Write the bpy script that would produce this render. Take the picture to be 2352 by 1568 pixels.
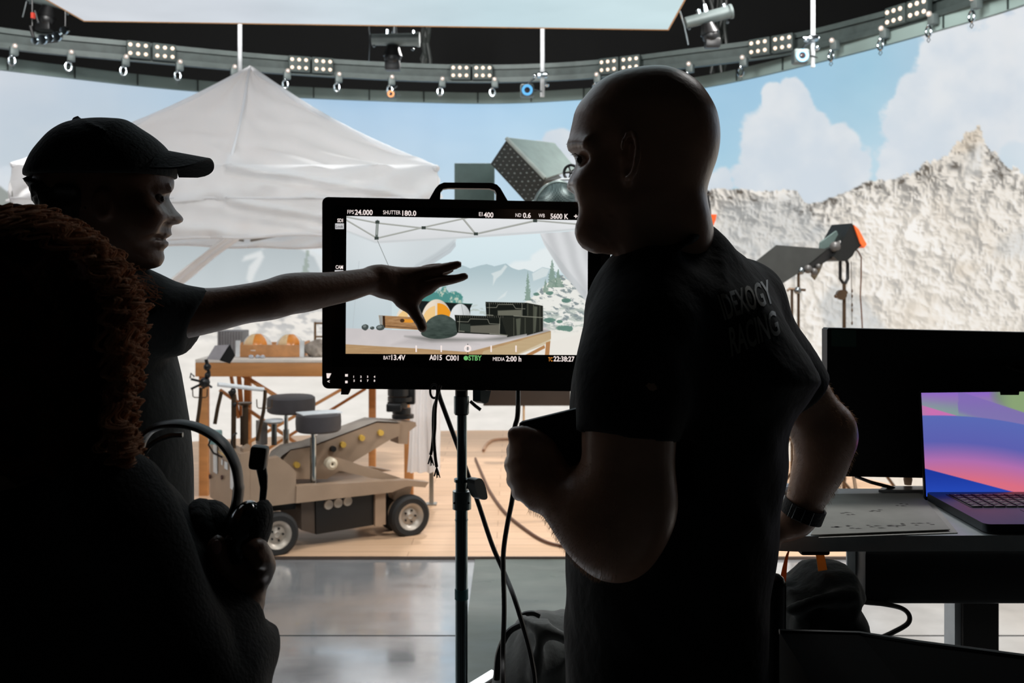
import bpy, bmesh, math, random
import numpy as np
from mathutils import Vector, Matrix, Quaternion
from mathutils.bvhtree import BVHTree
for _o in list(bpy.data.objects): bpy.data.objects.remove(_o)
SC = bpy.context.scene; COL = SC.collection
PI = math.pi
# ------------------------------------------------------------ camera
F, CX, Y0, H = 2300.0, 1176.0, 630.0, 1.54      # focal length in photo pixels, centre column, horizon row, eye height (m)
cam = bpy.data.objects.new('camera', bpy.data.cameras.new('camera')); COL.objects.link(cam)
cam.location = (0, 0, H); cam.rotation_euler = (PI/2, 0, 0)
cam.data.sensor_width = 36; cam.data.lens = 36*F/2352
cam.data.shift_y = -(784-Y0)/2352
cam.data.clip_start = .05; cam.data.clip_end = 60
cam.data.dof.use_dof = True; cam.data.dof.focus_distance = 1.6; cam.data.dof.aperture_fstop = 9
SC.camera = cam
# ------------------------------------------------------------ world, exposure, added fill lights
w = bpy.data.worlds.new('world'); SC.world = w; w.use_nodes = True
w.node_tree.nodes['Background'].inputs[0].default_value = (.55, .7, .68, 1)
w.node_tree.nodes['Background'].inputs[1].default_value = .005
SC.view_settings.view_transform = 'Standard'; SC.view_settings.look = 'None'
SC.view_settings.exposure = 0; SC.view_settings.gamma = 1; SC.view_settings.use_curve_mapping = False
def area(name, loc, target, size, power, col=(1, .985, .965), sy=None):
    l = bpy.data.lights.new(name, 'AREA'); l.shape = 'RECTANGLE'; l.size = size; l.size_y = sy or size; l.energy = power; l.color = col
    o = bpy.data.objects.new(name, l); COL.objects.link(o); o.location = loc
    o.rotation_euler = (Vector(target)-Vector(loc)).to_track_quat('-Z', 'Y').to_euler(); return o
def spot(name, loc, target, power, deg, col=(1, .97, .94), r=.12):
    l = bpy.data.lights.new(name, 'SPOT'); l.energy = power; l.spot_size = math.radians(deg); l.spot_blend = .7; l.color = col; l.shadow_soft_size = r
    o = bpy.data.objects.new(name, l); COL.objects.link(o); o.location = loc
    o.rotation_euler = (Vector(target)-Vector(loc)).to_track_quat('-Z', 'Y').to_euler(); return o
area('set_fill', (-1.6, 3.0, 3.9), (-1.5, 7.0, 1.9), 1.6, 540)  # unseen area fills, added to brighten the tent and floor
area('set_fill', (1.4, 3.6, 4.0), (.6, 7.2, .2), 1.4, 190)
spot('stage_fill_spot', (-3.2, 6.4, 4.3), (-1.2, 7.0, 0), 540, 75)  # unseen spots added overhead to lift the wooden floor
spot('stage_fill_spot', (2.4, 6.6, 4.3), (.6, 7.4, 0), 560, 80)
spot('stage_fill_spot', (-.3, 8.6, 3.9), (-.6, 6.2, 0), 420, 85)

# ------------------------------------------------------------ helpers
def at(px, py, D): return Vector(((px-CX)/F*D, D, H-(py-Y0)/F*D))
def fl(px, D, z=0): return Vector(((px-CX)/F*D, D, z))
def lin(c):
    c = np.asarray(c, dtype=np.float64); c = np.clip(c, 0, None)/255
    return np.where(c <= .04045, c/12.92, ((c+.055)/1.055)**2.4)
def tag(o, label=None, cat=None, group=None, kind=None):
    if label: o['label'] = label
    if cat: o['category'] = cat
    if group: o['group'] = group
    if kind: o['kind'] = kind
    return o
MATS = {}
def mat(name, col, rough=.5, metal=0, var=.12, scale=14, bump=0, bscale=60, emit=0, ecol=None, spec=None, trans=0, coat=0, sheen=0, stretch=None, col2=None, sss=0):
    if name in MATS: return MATS[name]
    m = bpy.data.materials.new(name); m.use_nodes = True; nt = m.node_tree; b = nt.nodes['Principled BSDF']
    tc = nt.nodes.new('ShaderNodeTexCoord'); mp = nt.nodes.new('ShaderNodeMapping'); nt.links.new(tc.outputs['Object'], mp.inputs[0])
    if stretch: mp.inputs['Scale'].default_value = stretch
    n = nt.nodes.new('ShaderNodeTexNoise'); n.inputs['Scale'].default_value = scale; n.inputs['Detail'].default_value = 4; nt.links.new(mp.outputs[0], n.inputs['Vector'])
    r = nt.nodes.new('ShaderNodeValToRGB'); c = lin(col); c2 = lin(col2) if col2 else None
    lo = c*(1-var); hi = np.clip(c*(1+var), 0, 1) if c2 is None else c2
    r.color_ramp.elements[0].position = .3; r.color_ramp.elements[1].position = .7
    r.color_ramp.elements[0].color = (*lo, 1); r.color_ramp.elements[1].color = (*hi, 1)
    nt.links.new(n.outputs[0], r.inputs[0]); nt.links.new(r.outputs[0], b.inputs['Base Color'])
    b.inputs['Roughness'].default_value = rough; b.inputs['Metallic'].default_value = metal
    if spec is not None: b.inputs['Specular IOR Level'].default_value = spec
    if coat: b.inputs['Coat Weight'].default_value = coat; b.inputs['Coat Roughness'].default_value = .1
    if sheen: b.inputs['Sheen Weight'].default_value = sheen; b.inputs['Sheen Roughness'].default_value = .5
    if trans: b.inputs['Transmission Weight'].default_value = trans
    if sss: b.inputs['Subsurface Weight'].default_value = sss; b.inputs['Subsurface Radius'].default_value = (.02, .008, .004); b.inputs['Subsurface Scale'].default_value = .6
    if emit:
        b.inputs['Emission Color'].default_value = (*lin(ecol or col), 1); b.inputs['Emission Strength'].default_value = emit
    if bump:
        nb = nt.nodes.new('ShaderNodeTexNoise'); nb.inputs['Scale'].default_value = bscale; nb.inputs['Detail'].default_value = 5
        nt.links.new(mp.outputs[0], nb.inputs['Vector'])
        bu = nt.nodes.new('ShaderNodeBump'); bu.inputs['Strength'].default_value = bump; bu.inputs['Distance'].default_value = .01
        nt.links.new(nb.outputs[0], bu.inputs['Height']); nt.links.new(bu.outputs[0], b.inputs['Normal'])
    MATS[name] = m; return m
def screen_mat(name, strength=1.0, gloss=False):
    m = bpy.data.materials.new(name); m.use_nodes = True; nt = m.node_tree; b = nt.nodes['Principled BSDF']
    a = nt.nodes.new('ShaderNodeAttribute'); a.attribute_name = 'picture'
    b.inputs['Base Color'].default_value = (.01, .01, .01, 1); b.inputs['Roughness'].default_value = .55; b.inputs['Specular IOR Level'].default_value = .15
    nt.links.new(a.outputs['Color'], b.inputs['Emission Color']); b.inputs['Emission Strength'].default_value = strength
    MATS[name] = m; return m
def empty(name, loc=(0, 0, 0), rz=0, **k):
    o = bpy.data.objects.new(name, None); COL.objects.link(o); o.location = loc; o.rotation_euler = (0, 0, rz)
    o.empty_display_size = .1; tag(o, **k); return o
ORG = {}
def world_of(o):
    if o is None: return Matrix.Identity(4)
    m = Matrix.Translation(o.location) @ o.rotation_euler.to_matrix().to_4x4()
    return world_of(o.parent) @ m
def mesh_obj(name, verts, faces, m, parent=None, smooth=False, base=True):
    """link a mesh given in world coordinates; its origin is its parent's frame, or its own base when top-level"""
    V = np.asarray(verts, dtype=np.float64).reshape(-1, 3)
    if parent is not None:
        inv = np.array(world_of(parent).inverted()); V = V @ inv[:3, :3].T + inv[:3, 3]; off = (0, 0, 0)
    else:
        off = ((V[:, 0].min()+V[:, 0].max())/2, (V[:, 1].min()+V[:, 1].max())/2, V[:, 2].min()); V = V-np.array(off)
    me = bpy.data.meshes.new(name)
    if isinstance(faces, np.ndarray) and faces.ndim == 2:
        k = faces.shape[1]; me.vertices.add(len(V)); me.vertices.foreach_set('co', V.astype(np.float32).ravel())
        me.loops.add(faces.size); me.loops.foreach_set('vertex_index', faces.astype(np.int32).ravel())
        me.polygons.add(len(faces)); me.polygons.foreach_set('loop_start', (np.arange(len(faces))*k).astype(np.int32))
        me.polygons.foreach_set('loop_total', np.full(len(faces), k, dtype=np.int32)); me.update(calc_edges=True)
    else: me.from_pydata([tuple(v) for v in V], [], [tuple(int(i) for i in f) for f in faces])
    if smooth is True: me.polygons.foreach_set('use_smooth', [True]*len(me.polygons))
    me.materials.append(m); me.update()
    o = bpy.data.objects.new(name, me); COL.objects.link(o); o.location = off
    if parent is not None: o.parent = parent
    if smooth == 'auto': me.polygons.foreach_set('use_smooth', [True]*len(me.polygons)); auto_sharp(me)
    return o
def auto_sharp(me, ang=35):
    bm = bmesh.new(); bm.from_mesh(me)
    for e in bm.edges:
        if len(e.link_faces) == 2 and e.calc_face_angle(0) > math.radians(ang): e.smooth = False
    bm.to_mesh(me); bm.free()
def frame_of(axis):
    z = Vector(axis).normalized(); x = z.orthogonal().normalized() if abs(z.z) > .99 else z.cross(Vector((0, 0, 1))).normalized()
    return x, z.cross(x).normalized(), z
class MB:
    def __init__(s): s.v = []; s.f = []
    def add(s, vs, fs):
        n = len(s.v); s.v += [tuple(v) for v in vs]; s.f += [tuple(i+n for i in f) for f in fs]; return s
    def box(s, c, size, rot=None, bev=0):
        """box with optional chamfered edges; rot is a 3x3 matrix"""
        hx, hy, hz = [a/2 for a in size]; b = min(bev, hx*.9, hy*.9, hz*.9)
        R = rot or Matrix.Identity(3); c = Vector(c)
        if b <= 0:
            vs = [c+R@Vector((x*hx, y*hy, z*hz)) for x in (-1, 1) for y in (-1, 1) for z in (-1, 1)]
            return s.add(vs, [(0, 1, 3, 2), (4, 6, 7, 5), (0, 4, 5, 1), (2, 3, 7, 6), (0, 2, 6, 4), (1, 5, 7, 3)])
        bm = bmesh.new(); bmesh.ops.create_cube(bm, size=2)
        for v in bm.verts: v.co = Vector((v.co.x*hx, v.co.y*hy, v.co.z*hz))
        bmesh.ops.bevel(bm, geom=bm.edges[:], offset=b, segments=2, profile=.5, affect='EDGES')
        bm.verts.index_update(); s.add([c+R@v.co for v in bm.verts], [[v.index for v in f.verts] for f in bm.faces]); bm.free(); return s
    def cyl(s, a, b, r, r2=None, n=16, cap=True):
        a = Vector(a); b = Vector(b); r2 = r if r2 is None else r2; x, y, z = frame_of(b-a); vs = []
        for p, rr in ((a, r), (b, r2)):
            for i in range(n): t = 2*PI*i/n; vs.append(p+x*math.cos(t)*rr+y*math.sin(t)*rr)
        fs = [(i, (i+1) % n, n+(i+1) % n, n+i) for i in range(n)]
        if cap: fs += [tuple(range(n))[::-1], tuple(range(n, 2*n))]
        return s.add(vs, fs)
    def tube(s, pts, r, n=8, close=False):
        pts = [Vector(p) for p in pts]; m = len(pts); rs = r if isinstance(r, (list, tuple)) else [r]*m
        T = []
        for i in range(m):
            a = pts[(i-1) % m] if (close or i > 0) else pts[i]; b = pts[(i+1) % m] if (close or i < m-1) else pts[i]
            T.append((b-a).normalized() if (b-a).length > 1e-9 else Vector((0, 0, 1)))
        x = T[0].orthogonal().normalized(); vs = []
        for i in range(m):
            if i: x = (x-T[i]*x.dot(T[i])); x = x.normalized() if x.length > 1e-6 else T[i].orthogonal().normalized()
            y = T[i].cross(x)
            for k in range(n): t = 2*PI*k/n; vs.append(pts[i]+x*math.cos(t)*rs[i]+y*math.sin(t)*rs[i])
        fs = []
        for i in range(m if close else m-1):
            j = (i+1) % m
            for k in range(n): fs.append((i*n+k, i*n+(k+1) % n, j*n+(k+1) % n, j*n+k))
        if not close: fs += [tuple(range(n))[::-1], tuple(range((m-1)*n, m*n))]
        return s.add(vs, fs)
    def lathe(s, prof, c, axis=(0, 0, 1), n=24, cap=True):
        x, y, z = frame_of(axis); c = Vector(c); vs = []; m = len(prof)
        for r, h in prof:
            for i in range(n): t = 2*PI*i/n; vs.append(c+x*math.cos(t)*r+y*math.sin(t)*r+z*h)
        fs = [(j*n+i, j*n+(i+1) % n, (j+1)*n+(i+1) % n, (j+1)*n+i) for j in range(m-1) for i in range(n)]
        if cap and prof[0][0] > 1e-6: fs.append(tuple(range(n))[::-1])
        if cap and prof[-1][0] > 1e-6: fs.append(tuple(range((m-1)*n, m*n)))
        return s.add(vs, fs)
    def sph(s, c, r, n=12, R=None):
        r = (r, r, r) if not isinstance(r, (tuple, list)) else r; c = Vector(c); vs = []; m = max(4, n//2); R = R or Matrix.Identity(3)
        for j in range(m+1):
            p = PI*j/m
            for i in range(n): t = 2*PI*i/n; vs.append(c+R@Vector((math.sin(p)*math.cos(t)*r[0], math.sin(p)*math.sin(t)*r[1], math.cos(p)*r[2])))
        return s.add(vs, [(j*n+i, j*n+(i+1) % n, (j+1)*n+(i+1) % n, (j+1)*n+i) for j in range(m) for i in range(n)])
    def prism(s, pts, ext):
        """polygon of world points extruded by vector ext"""
        pts = [Vector(p) for p in pts]; n = len(pts); e = Vector(ext)
        return s.add(pts+[p+e for p in pts], [tuple(range(n)), tuple(range(n, 2*n))[::-1]]+[(i, n+i, n+(i+1) % n, (i+1) % n) for i in range(n)])
    def grid(s, P, close_u=False):
        """P[i][j] points"""
        a = len(P); b = len(P[0]); vs = [p for row in P for p in row]
        return s.add(vs, [(i*b+j, ((i+1) % a)*b+j, ((i+1) % a)*b+j+1, i*b+j+1) for i in range(a if close_u else a-1) for j in range(b-1)])
    def build(s, name, m, parent=None, smooth='auto', fix=True):
        o = mesh_obj(name, s.v, s.f, m, parent, False)
        me = o.data; bm = bmesh.new(); bm.from_mesh(me)
        bmesh.ops.remove_doubles(bm, verts=bm.verts, dist=1e-6)
        if fix: bmesh.ops.recalc_face_normals(bm, faces=bm.faces[:])
        for f in bm.faces: f.smooth = bool(smooth)
        if smooth == 'auto':
            for e in bm.edges:
                if len(e.link_faces) == 2 and e.calc_face_angle(0) > math.radians(38): e.smooth = False
        bm.to_mesh(me); bm.free(); return o
def copy_tree(o, loc=None, rz=None, parent=None, **k):
    c = o.copy(); COL.objects.link(c)
    if parent is not None: c.parent = parent
    for ch in [x for x in bpy.data.objects if x.parent == o]: copy_tree(ch, parent=c)
    if loc is not None: c.location = loc
    if rz is not None: c.rotation_euler[2] = rz
    tag(c, **k); return c
def spline(pts, n=8, close=False):
    """Catmull-Rom through points (any dimension)"""
    P = np.asarray(pts, dtype=float); m = len(P); out = []
    for i in range(m if close else m-1):
        p0 = P[(i-1) % m] if (close or i > 0) else 2*P[0]-P[1]; p1 = P[i]; p2 = P[(i+1) % m]
        p3 = P[(i+2) % m] if (close or i+2 < m) else 2*P[-1]-P[-2]
        for k in range(n):
            t = k/n; out.append(.5*((2*p1)+(-p0+p2)*t+(2*p0-5*p1+4*p2-p3)*t*t+(-p0+3*p1-3*p2+p3)*t**3))
    if not close: out.append(P[-1])
    return np.array(out)
class Plane:
    """a real plane in the room; converts a photo pixel on it into its 3-D point"""
    def __init__(s, a, b, c): s.o = Vector(a); s.n = (Vector(b)-s.o).cross(Vector(c)-s.o).normalized(); s.n = s.n if s.n.y < 0 else -s.n
    def p(s, px, py, off=0):
        d = Vector(((px-CX)/F, 1, -(py-Y0)/F)); e = Vector((0, 0, H)); t = (s.o-e).dot(s.n)/d.dot(s.n); return e+d*t+s.n*off
    def prism(s, mb, poly, near, far): return mb.prism([s.p(x, y, near) for x, y in poly], s.n*(far-near))
    def tube(s, mb, poly, r, off=0, n=8): return mb.tube([s.p(q[0], q[1], off) for q in poly], r, n)
# noise
RNG = np.random.default_rng(5)
_G2 = RNG.random((256, 256)); _G3 = RNG.random((48, 48, 48))
def vn2(x, y):
    xi = np.floor(x).astype(int); yi = np.floor(y).astype(int); u = x-xi; v = y-yi; u = u*u*(3-2*u); v = v*v*(3-2*v)
    a = _G2[xi % 256, yi % 256]; b = _G2[(xi+1) % 256, yi % 256]; c = _G2[xi % 256, (yi+1) % 256]; d = _G2[(xi+1) % 256, (yi+1) % 256]
    return (a*(1-u)+b*u)*(1-v)+(c*(1-u)+d*u)*v
def fbm2(x, y, o=5):
    s = 0; a = .5
    for i in range(o): s = s+a*vn2(x+17.3*i, y+9.1*i); x = x*2.03; y = y*2.03; a *= .5
    return s/(1-.5**o)
def vn3(x, y, z):
    x, y, z = np.broadcast_arrays(x, y, z); xi = np.floor(x).astype(int); yi = np.floor(y).astype(int); zi = np.floor(z).astype(int)
    u = x-xi; v = y-yi; w_ = z-zi; u = u*u*(3-2*u); v = v*v*(3-2*v); w_ = w_*w_*(3-2*w_); s = 0
    for i in (0, 1):
        for j in (0, 1):
            for k in (0, 1): s = s+_G3[(xi+i) % 48, (yi+j) % 48, (zi+k) % 48]*(u if i else 1-u)*(v if j else 1-v)*(w_ if k else 1-w_)
    return s
def sst(e0, e1, x): t = np.clip((x-e0)/(e1-e0), 0, 1); return t*t*(3-2*t)
def poly_mask(X, Y, poly, soft=1.0):
    """anti-aliased coverage of a polygon"""
    d = poly_sdf(X, Y, np.asarray(poly, dtype=float)); return np.clip(.5-d/soft, 0, 1)
def poly_sdf(X, Y, P):
    d2 = np.full(X.shape, 1e18); ins = np.zeros(X.shape, bool); n = len(P)
    for i in range(n):
        ax, ay = P[i]; bx, by = P[(i+1) % n]; ex, ey = bx-ax, by-ay; L = ex*ex+ey*ey
        if L < 1e-18: continue
        t = np.clip(((X-ax)*ex+(Y-ay)*ey)/L, 0, 1); d2 = np.minimum(d2, (X-ax-t*ex)**2+(Y-ay-t*ey)**2)
        if ay != by: c = ((ay > Y) != (by > Y)) & (X < (bx-ax)*(Y-ay)/(by-ay)+ax); ins ^= c
    d = np.sqrt(d2); return np.where(ins, -d, d)
def line_mask(X, Y, pts, wd, soft=1.0):
    m = np.zeros(X.shape)
    for (ax, ay), (bx, by) in zip(pts[:-1], pts[1:]):
        ex, ey = bx-ax, by-ay; t = np.clip(((X-ax)*ex+(Y-ay)*ey)/(ex*ex+ey*ey), 0, 1)
        m = np.maximum(m, np.clip((wd/2-np.hypot(X-ax-t*ex, Y-ay-t*ey))/soft+.5, 0, 1))
    return m
def over(img, col, m): return img*(1-m[..., None])+np.asarray(col, dtype=float)*m[..., None]
def picture_mesh(name, P, img, m, parent=None):
    """grid of points P[rows, cols, 3] carrying a picture (display RGB 0-255) as a colour attribute"""
    a, b = P.shape[:2]; idx = np.arange(a*b).reshape(a, b)
    fs = np.stack([idx[:-1, :-1], idx[1:, :-1], idx[1:, 1:], idx[:-1, 1:]], -1).reshape(-1, 4)
    o = mesh_obj(name, P.reshape(-1, 3), fs, m, parent, smooth=True)
    ca = o.data.color_attributes.new('picture', 'FLOAT_COLOR', 'POINT')
    c = np.ones((a*b, 4)); c[:, :3] = lin(np.clip(img, 0, 255)).reshape(-1, 3); ca.data.foreach_set('color', c.astype(np.float32).ravel())
    return o
# text as flat mesh
def text_geo(body, size=1.0, bold=0, align='LEFT', extr=0):
    cu = bpy.data.curves.new('t', 'FONT'); cu.body = body; cu.size = size; cu.offset = bold; cu.align_x = align; cu.extrude = extr; cu.resolution_u = 3
    o = bpy.data.objects.new('t', cu); COL.objects.link(o); dg = bpy.context.evaluated_depsgraph_get(); dg.update()
    me = o.evaluated_get(dg).to_mesh(); vs = [v.co.copy() for v in me.vertices]; fs = [tuple(p.vertices) for p in me.polygons]
    o.evaluated_get(dg).to_mesh_clear(); bpy.data.objects.remove(o); bpy.data.curves.remove(cu); return vs, fs
def text_on(mb, body, org, ux, uy, h, width=None, bold=0, align='LEFT'):
    """lay text on a plane: org point, unit vectors, cap height h, optional total width"""
    vs, fs = text_geo(body, 1.0, bold, 'LEFT')
    if not vs: return
    xs = [v.x for v in vs]; ys = [v.y for v in vs]; x0 = min(xs); sx = h/.7
    if width: sx = width/(max(xs)-x0)
    sh = 0 if align == 'LEFT' else -(max(xs)-x0)/2*sx
    mb.add([org+ux*((v.x-x0)*sx+sh)+uy*(v.y*h/.7) for v in vs], fs)

# ------------------------------------------------------------ implicit surfaces for organic forms
class Sculpt:
    def __init__(s, lo, hi, h):
        s.h = h; s.lo = np.array(lo, float); n = np.ceil((np.array(hi)-s.lo)/h).astype(int)+1
        s.ax = [s.lo[i]+h*np.arange(n[i]) for i in range(3)]; s.f = np.full(tuple(n), 1.0, np.float32)
    def reg(s, lo, hi, mar):
        sl = []
        for i in range(3):
            a = int(np.clip(math.floor((lo[i]-mar-s.lo[i])/s.h), 0, len(s.ax[i])-1)); b = int(np.clip(math.ceil((hi[i]+mar-s.lo[i])/s.h)+1, a+1, len(s.ax[i])))
            sl.append(slice(a, b))
        X, Y, Z = s.ax[0][sl[0]][:, None, None], s.ax[1][sl[1]][None, :, None], s.ax[2][sl[2]][None, None, :]
        return tuple(sl), X, Y, Z
    def put(s, sl, d, k, sub=False):
        a = s.f[sl]
        if sub: a = -a
        if k > 0: hh = np.maximum(k-np.abs(a-d), 0)/k; r = np.minimum(a, d)-hh*hh*k*.25
        else: r = np.minimum(a, d)
        s.f[sl] = -r if sub else r
    def cut(s, sl, d, k=.0):       # remove where d<0 (d = distance to removed volume)
        a = s.f[sl]; b = -d
        if k > 0: hh = np.maximum(k-np.abs(a-b), 0)/k; r = np.maximum(a, b)+hh*hh*k*.25
        else: r = np.maximum(a, b)
        s.f[sl] = r
    def cap(s, a, b, ra, rb=None, k=.015, flat=None, cut=False):
        """tapered capsule; flat=(unit vector, factor) squashes it along a direction"""
        a = np.array(a); b = np.array(b); rb = ra if rb is None else rb; R = max(ra, rb)
        if (np.maximum(a, b) < s.lo-R).any(): return s
        sl, X, Y, Z = s.reg(np.minimum(a, b)-R, np.maximum(a, b)+R, k+3*s.h)
        e = b-a; L = float(e@e) or 1e-12
        px, py, pz = X-a[0], Y-a[1], Z-a[2]; t = np.clip((px*e[0]+py*e[1]+pz*e[2])/L, 0, 1)
        qx, qy, qz = px-t*e[0], py-t*e[1], pz-t*e[2]
        if flat is not None:
            n = np.array(flat[0], float); n /= np.linalg.norm(n); dn = qx*n[0]+qy*n[1]+qz*n[2]; g = 1/flat[1]-1
            qx, qy, qz = qx+dn*g*n[0], qy+dn*g*n[1], qz+dn*g*n[2]
        d = np.sqrt(qx*qx+qy*qy+qz*qz)-(ra+(rb-ra)*t)
        (s.cut if cut else s.put)(sl, d, k); return s
    def chain(s, pts, rs, k=.012, flat=None):
        if len(pts) > 2 and len(pts) < 12:
            q = spline([(*p, r) for p, r in zip(pts, rs)], 5); pts = [p[:3] for p in q]; rs = [float(p[3]) for p in q]
        P = np.array(pts, float); Rm = max(rs); lo, hi = P.min(0)-Rm, P.max(0)+Rm
        if (hi < s.lo).any(): return s
        sl, X, Y, Z = s.reg(lo, hi, k+3*s.h); D = None
        for i in range(len(pts)-1):
            a, b = P[i], P[i+1]; ra, rb = rs[i], rs[i+1]; e = b-a; L = float(e@e) or 1e-12; px, py, pz = X-a[0], Y-a[1], Z-a[2]
            t = np.clip((px*e[0]+py*e[1]+pz*e[2])/L, 0, 1); qx, qy, qz = px-t*e[0], py-t*e[1], pz-t*e[2]
            if flat is not None:
                n = np.array(flat[0], float); n /= np.linalg.norm(n); dn = qx*n[0]+qy*n[1]+qz*n[2]; g = 1/flat[1]-1; qx, qy, qz = qx+dn*g*n[0], qy+dn*g*n[1], qz+dn*g*n[2]
            d = np.sqrt(qx*qx+qy*qy+qz*qz)-(ra+(rb-ra)*t); D = d if D is None else np.minimum(D, d)
        s.put(sl, D, k); return s
    def ell(s, c, r, R=None, k=.015, cut=False):
        c = np.array(c); r = np.array(r, float); m = r.max(); sl, X, Y, Z = s.reg(c-m, c+m, k+3*s.h)
        px, py, pz = X-c[0], Y-c[1], Z-c[2]
        if R is not None:
            M = np.array(R); px, py, pz = (M[0, 0]*px+M[1, 0]*py+M[2, 0]*pz, M[0, 1]*px+M[1, 1]*py+M[2, 1]*pz, M[0, 2]*px+M[1, 2]*py+M[2, 2]*pz)
        k0 = np.sqrt((px/r[0])**2+(py/r[1])**2+(pz/r[2])**2); k1 = np.sqrt((px/r[0]**2)**2+(py/r[1]**2)**2+(pz/r[2]**2)**2)+1e-9
        d = np.maximum(k0*(k0-1)/k1, -r.min()) if True else 0
        (s.cut if cut else s.put)(sl, d, k); return s
    def inflate(s, poly, D, T, R, k=.02, sm=4, shift=None, pw=2.0):
        """rounded body whose front outline is poly (photo pixels at distance D); T half depth (number or f(z)); R rim radius"""
        P = np.array(poly, float)
        if sm: P = spline(P, sm, True)
        W = np.stack([(P[:, 0]-CX)/F*D, H-(P[:, 1]-Y0)/F*D], 1)
        Tm = T if not callable(T) else .3
        lo = (W[:, 0].min(), D-Tm-.05, W[:, 1].min()); hi = (W[:, 0].max(), D+Tm+.05, W[:, 1].max())
        sl, X, Y, Z = s.reg(lo, hi, k+3*s.h)
        x2, z2 = np.meshgrid(s.ax[0][sl[0]], s.ax[2][sl[2]], indexing='ij'); q = poly_sdf(x2, z2, W)
        u = np.clip(1+q/R, 0, None)[:, None, :]
        t = T(z2)[:, None, :] if callable(T) else T
        yc = D+(shift(x2, z2)[:, None, :] if shift else 0)
        g = (u**pw+(np.abs(Y-yc)/t)**2)**.5-1
        d = g*np.minimum(R, t); s.put(sl, d, k); return s
    def noise(s, amp, freq, band=.03, f=None):
        idx = np.argwhere(np.abs(s.f) < band); x = s.ax[0][idx[:, 0]]; y = s.ax[1][idx[:, 1]]; z = s.ax[2][idx[:, 2]]
        v = f(x, y, z) if f else (vn3(x*freq+5, y*freq+5, z*freq+5)-.5)+.5*(vn3(x*freq*2.1, y*freq*2.1+9, z*freq*2.1)-.5)
        s.f[idx[:, 0], idx[:, 1], idx[:, 2]] += (amp*v).astype(np.float32); return s
    def mesh(s):
        f = s.f; f[0] = 1; f[-1] = 1; f[:, 0] = 1; f[:, -1] = 1; f[:, :, 0] = 1; f[:, :, -1] = 1
        g = f < 0; c = np.zeros(tuple(n-1 for n in g.shape), np.uint8)
        for i in (0, 1):
            for j in (0, 1):
                for k in (0, 1): c += g[i:g.shape[0]-1+i, j:g.shape[1]-1+j, k:g.shape[2]-1+k]
        act = np.argwhere((c > 0) & (c < 8)); vid = np.full(c.shape, -1, np.int32); vid[act[:, 0], act[:, 1], act[:, 2]] = np.arange(len(act))
        acc = np.zeros((len(act), 3)); cnt = np.zeros(len(act))
        cor = {(i, j, k): f[act[:, 0]+i, act[:, 1]+j, act[:, 2]+k].astype(float) for i in (0, 1) for j in (0, 1) for k in (0, 1)}
        for (i, j, k), a in cor.items():
            for ax in range(3):
                e = [i, j, k]
                if e[ax]: continue
                e[ax] = 1; b = cor[tuple(e)]; m = (a < 0) != (b < 0); t = np.where(m, a/(np.where(m, a-b, 1)), 0)
                p = np.array([i, j, k], float)[None].repeat(len(act), 0); p[:, ax] += t; acc[m] += p[m]; cnt[m] += 1
        V = s.lo+(act+acc/cnt[:, None])*s.h; Q = []
        for ax in range(3):
            o1, o2 = [(1, 2), (2, 0), (0, 1)][ax]
            A = g[tuple(slice(0, -1) if q == ax else slice(1, -1) for q in range(3))]; B = g[tuple(slice(1, None) if q == ax else slice(1, -1) for q in range(3))]
            e = np.argwhere(A != B); inside = A[e[:, 0], e[:, 1], e[:, 2]]
            base = e.copy(); base[:, o1] += 1; base[:, o2] += 1
            def vv(d1, d2): q = base.copy(); q[:, o1] -= d1; q[:, o2] -= d2; return vid[q[:, 0], q[:, 1], q[:, 2]]
            quad = np.stack([vv(1, 1), vv(0, 1), vv(0, 0), vv(1, 0)], 1)
            quad[~inside] = quad[~inside][:, ::-1]; Q.append(quad)
        return V, np.concatenate(Q)
    def build(s, name, m, parent=None):
        V, Q = s.mesh(); return mesh_obj(name, V, Q, m, parent, smooth=True)
# ------------------------------------------------------------ shared materials
M_black = mat('black_metal', (22, 24, 24), .45, .3, bump=.1)
M_plastic = mat('black_plastic', (14, 14, 15), .42)
M_chrome = mat('chrome', (190, 200, 205), .16, 1)
M_steel = mat('brushed_steel', (120, 126, 128), .3, 1)
M_grey = mat('grey_painted_metal', (95, 105, 104), .5, .2)
M_rail = mat('dark_green_grey_frame', (58, 68, 66), .6, .1, var=.2)
M_white = mat('white_paint', (225, 228, 230), .5)
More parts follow.
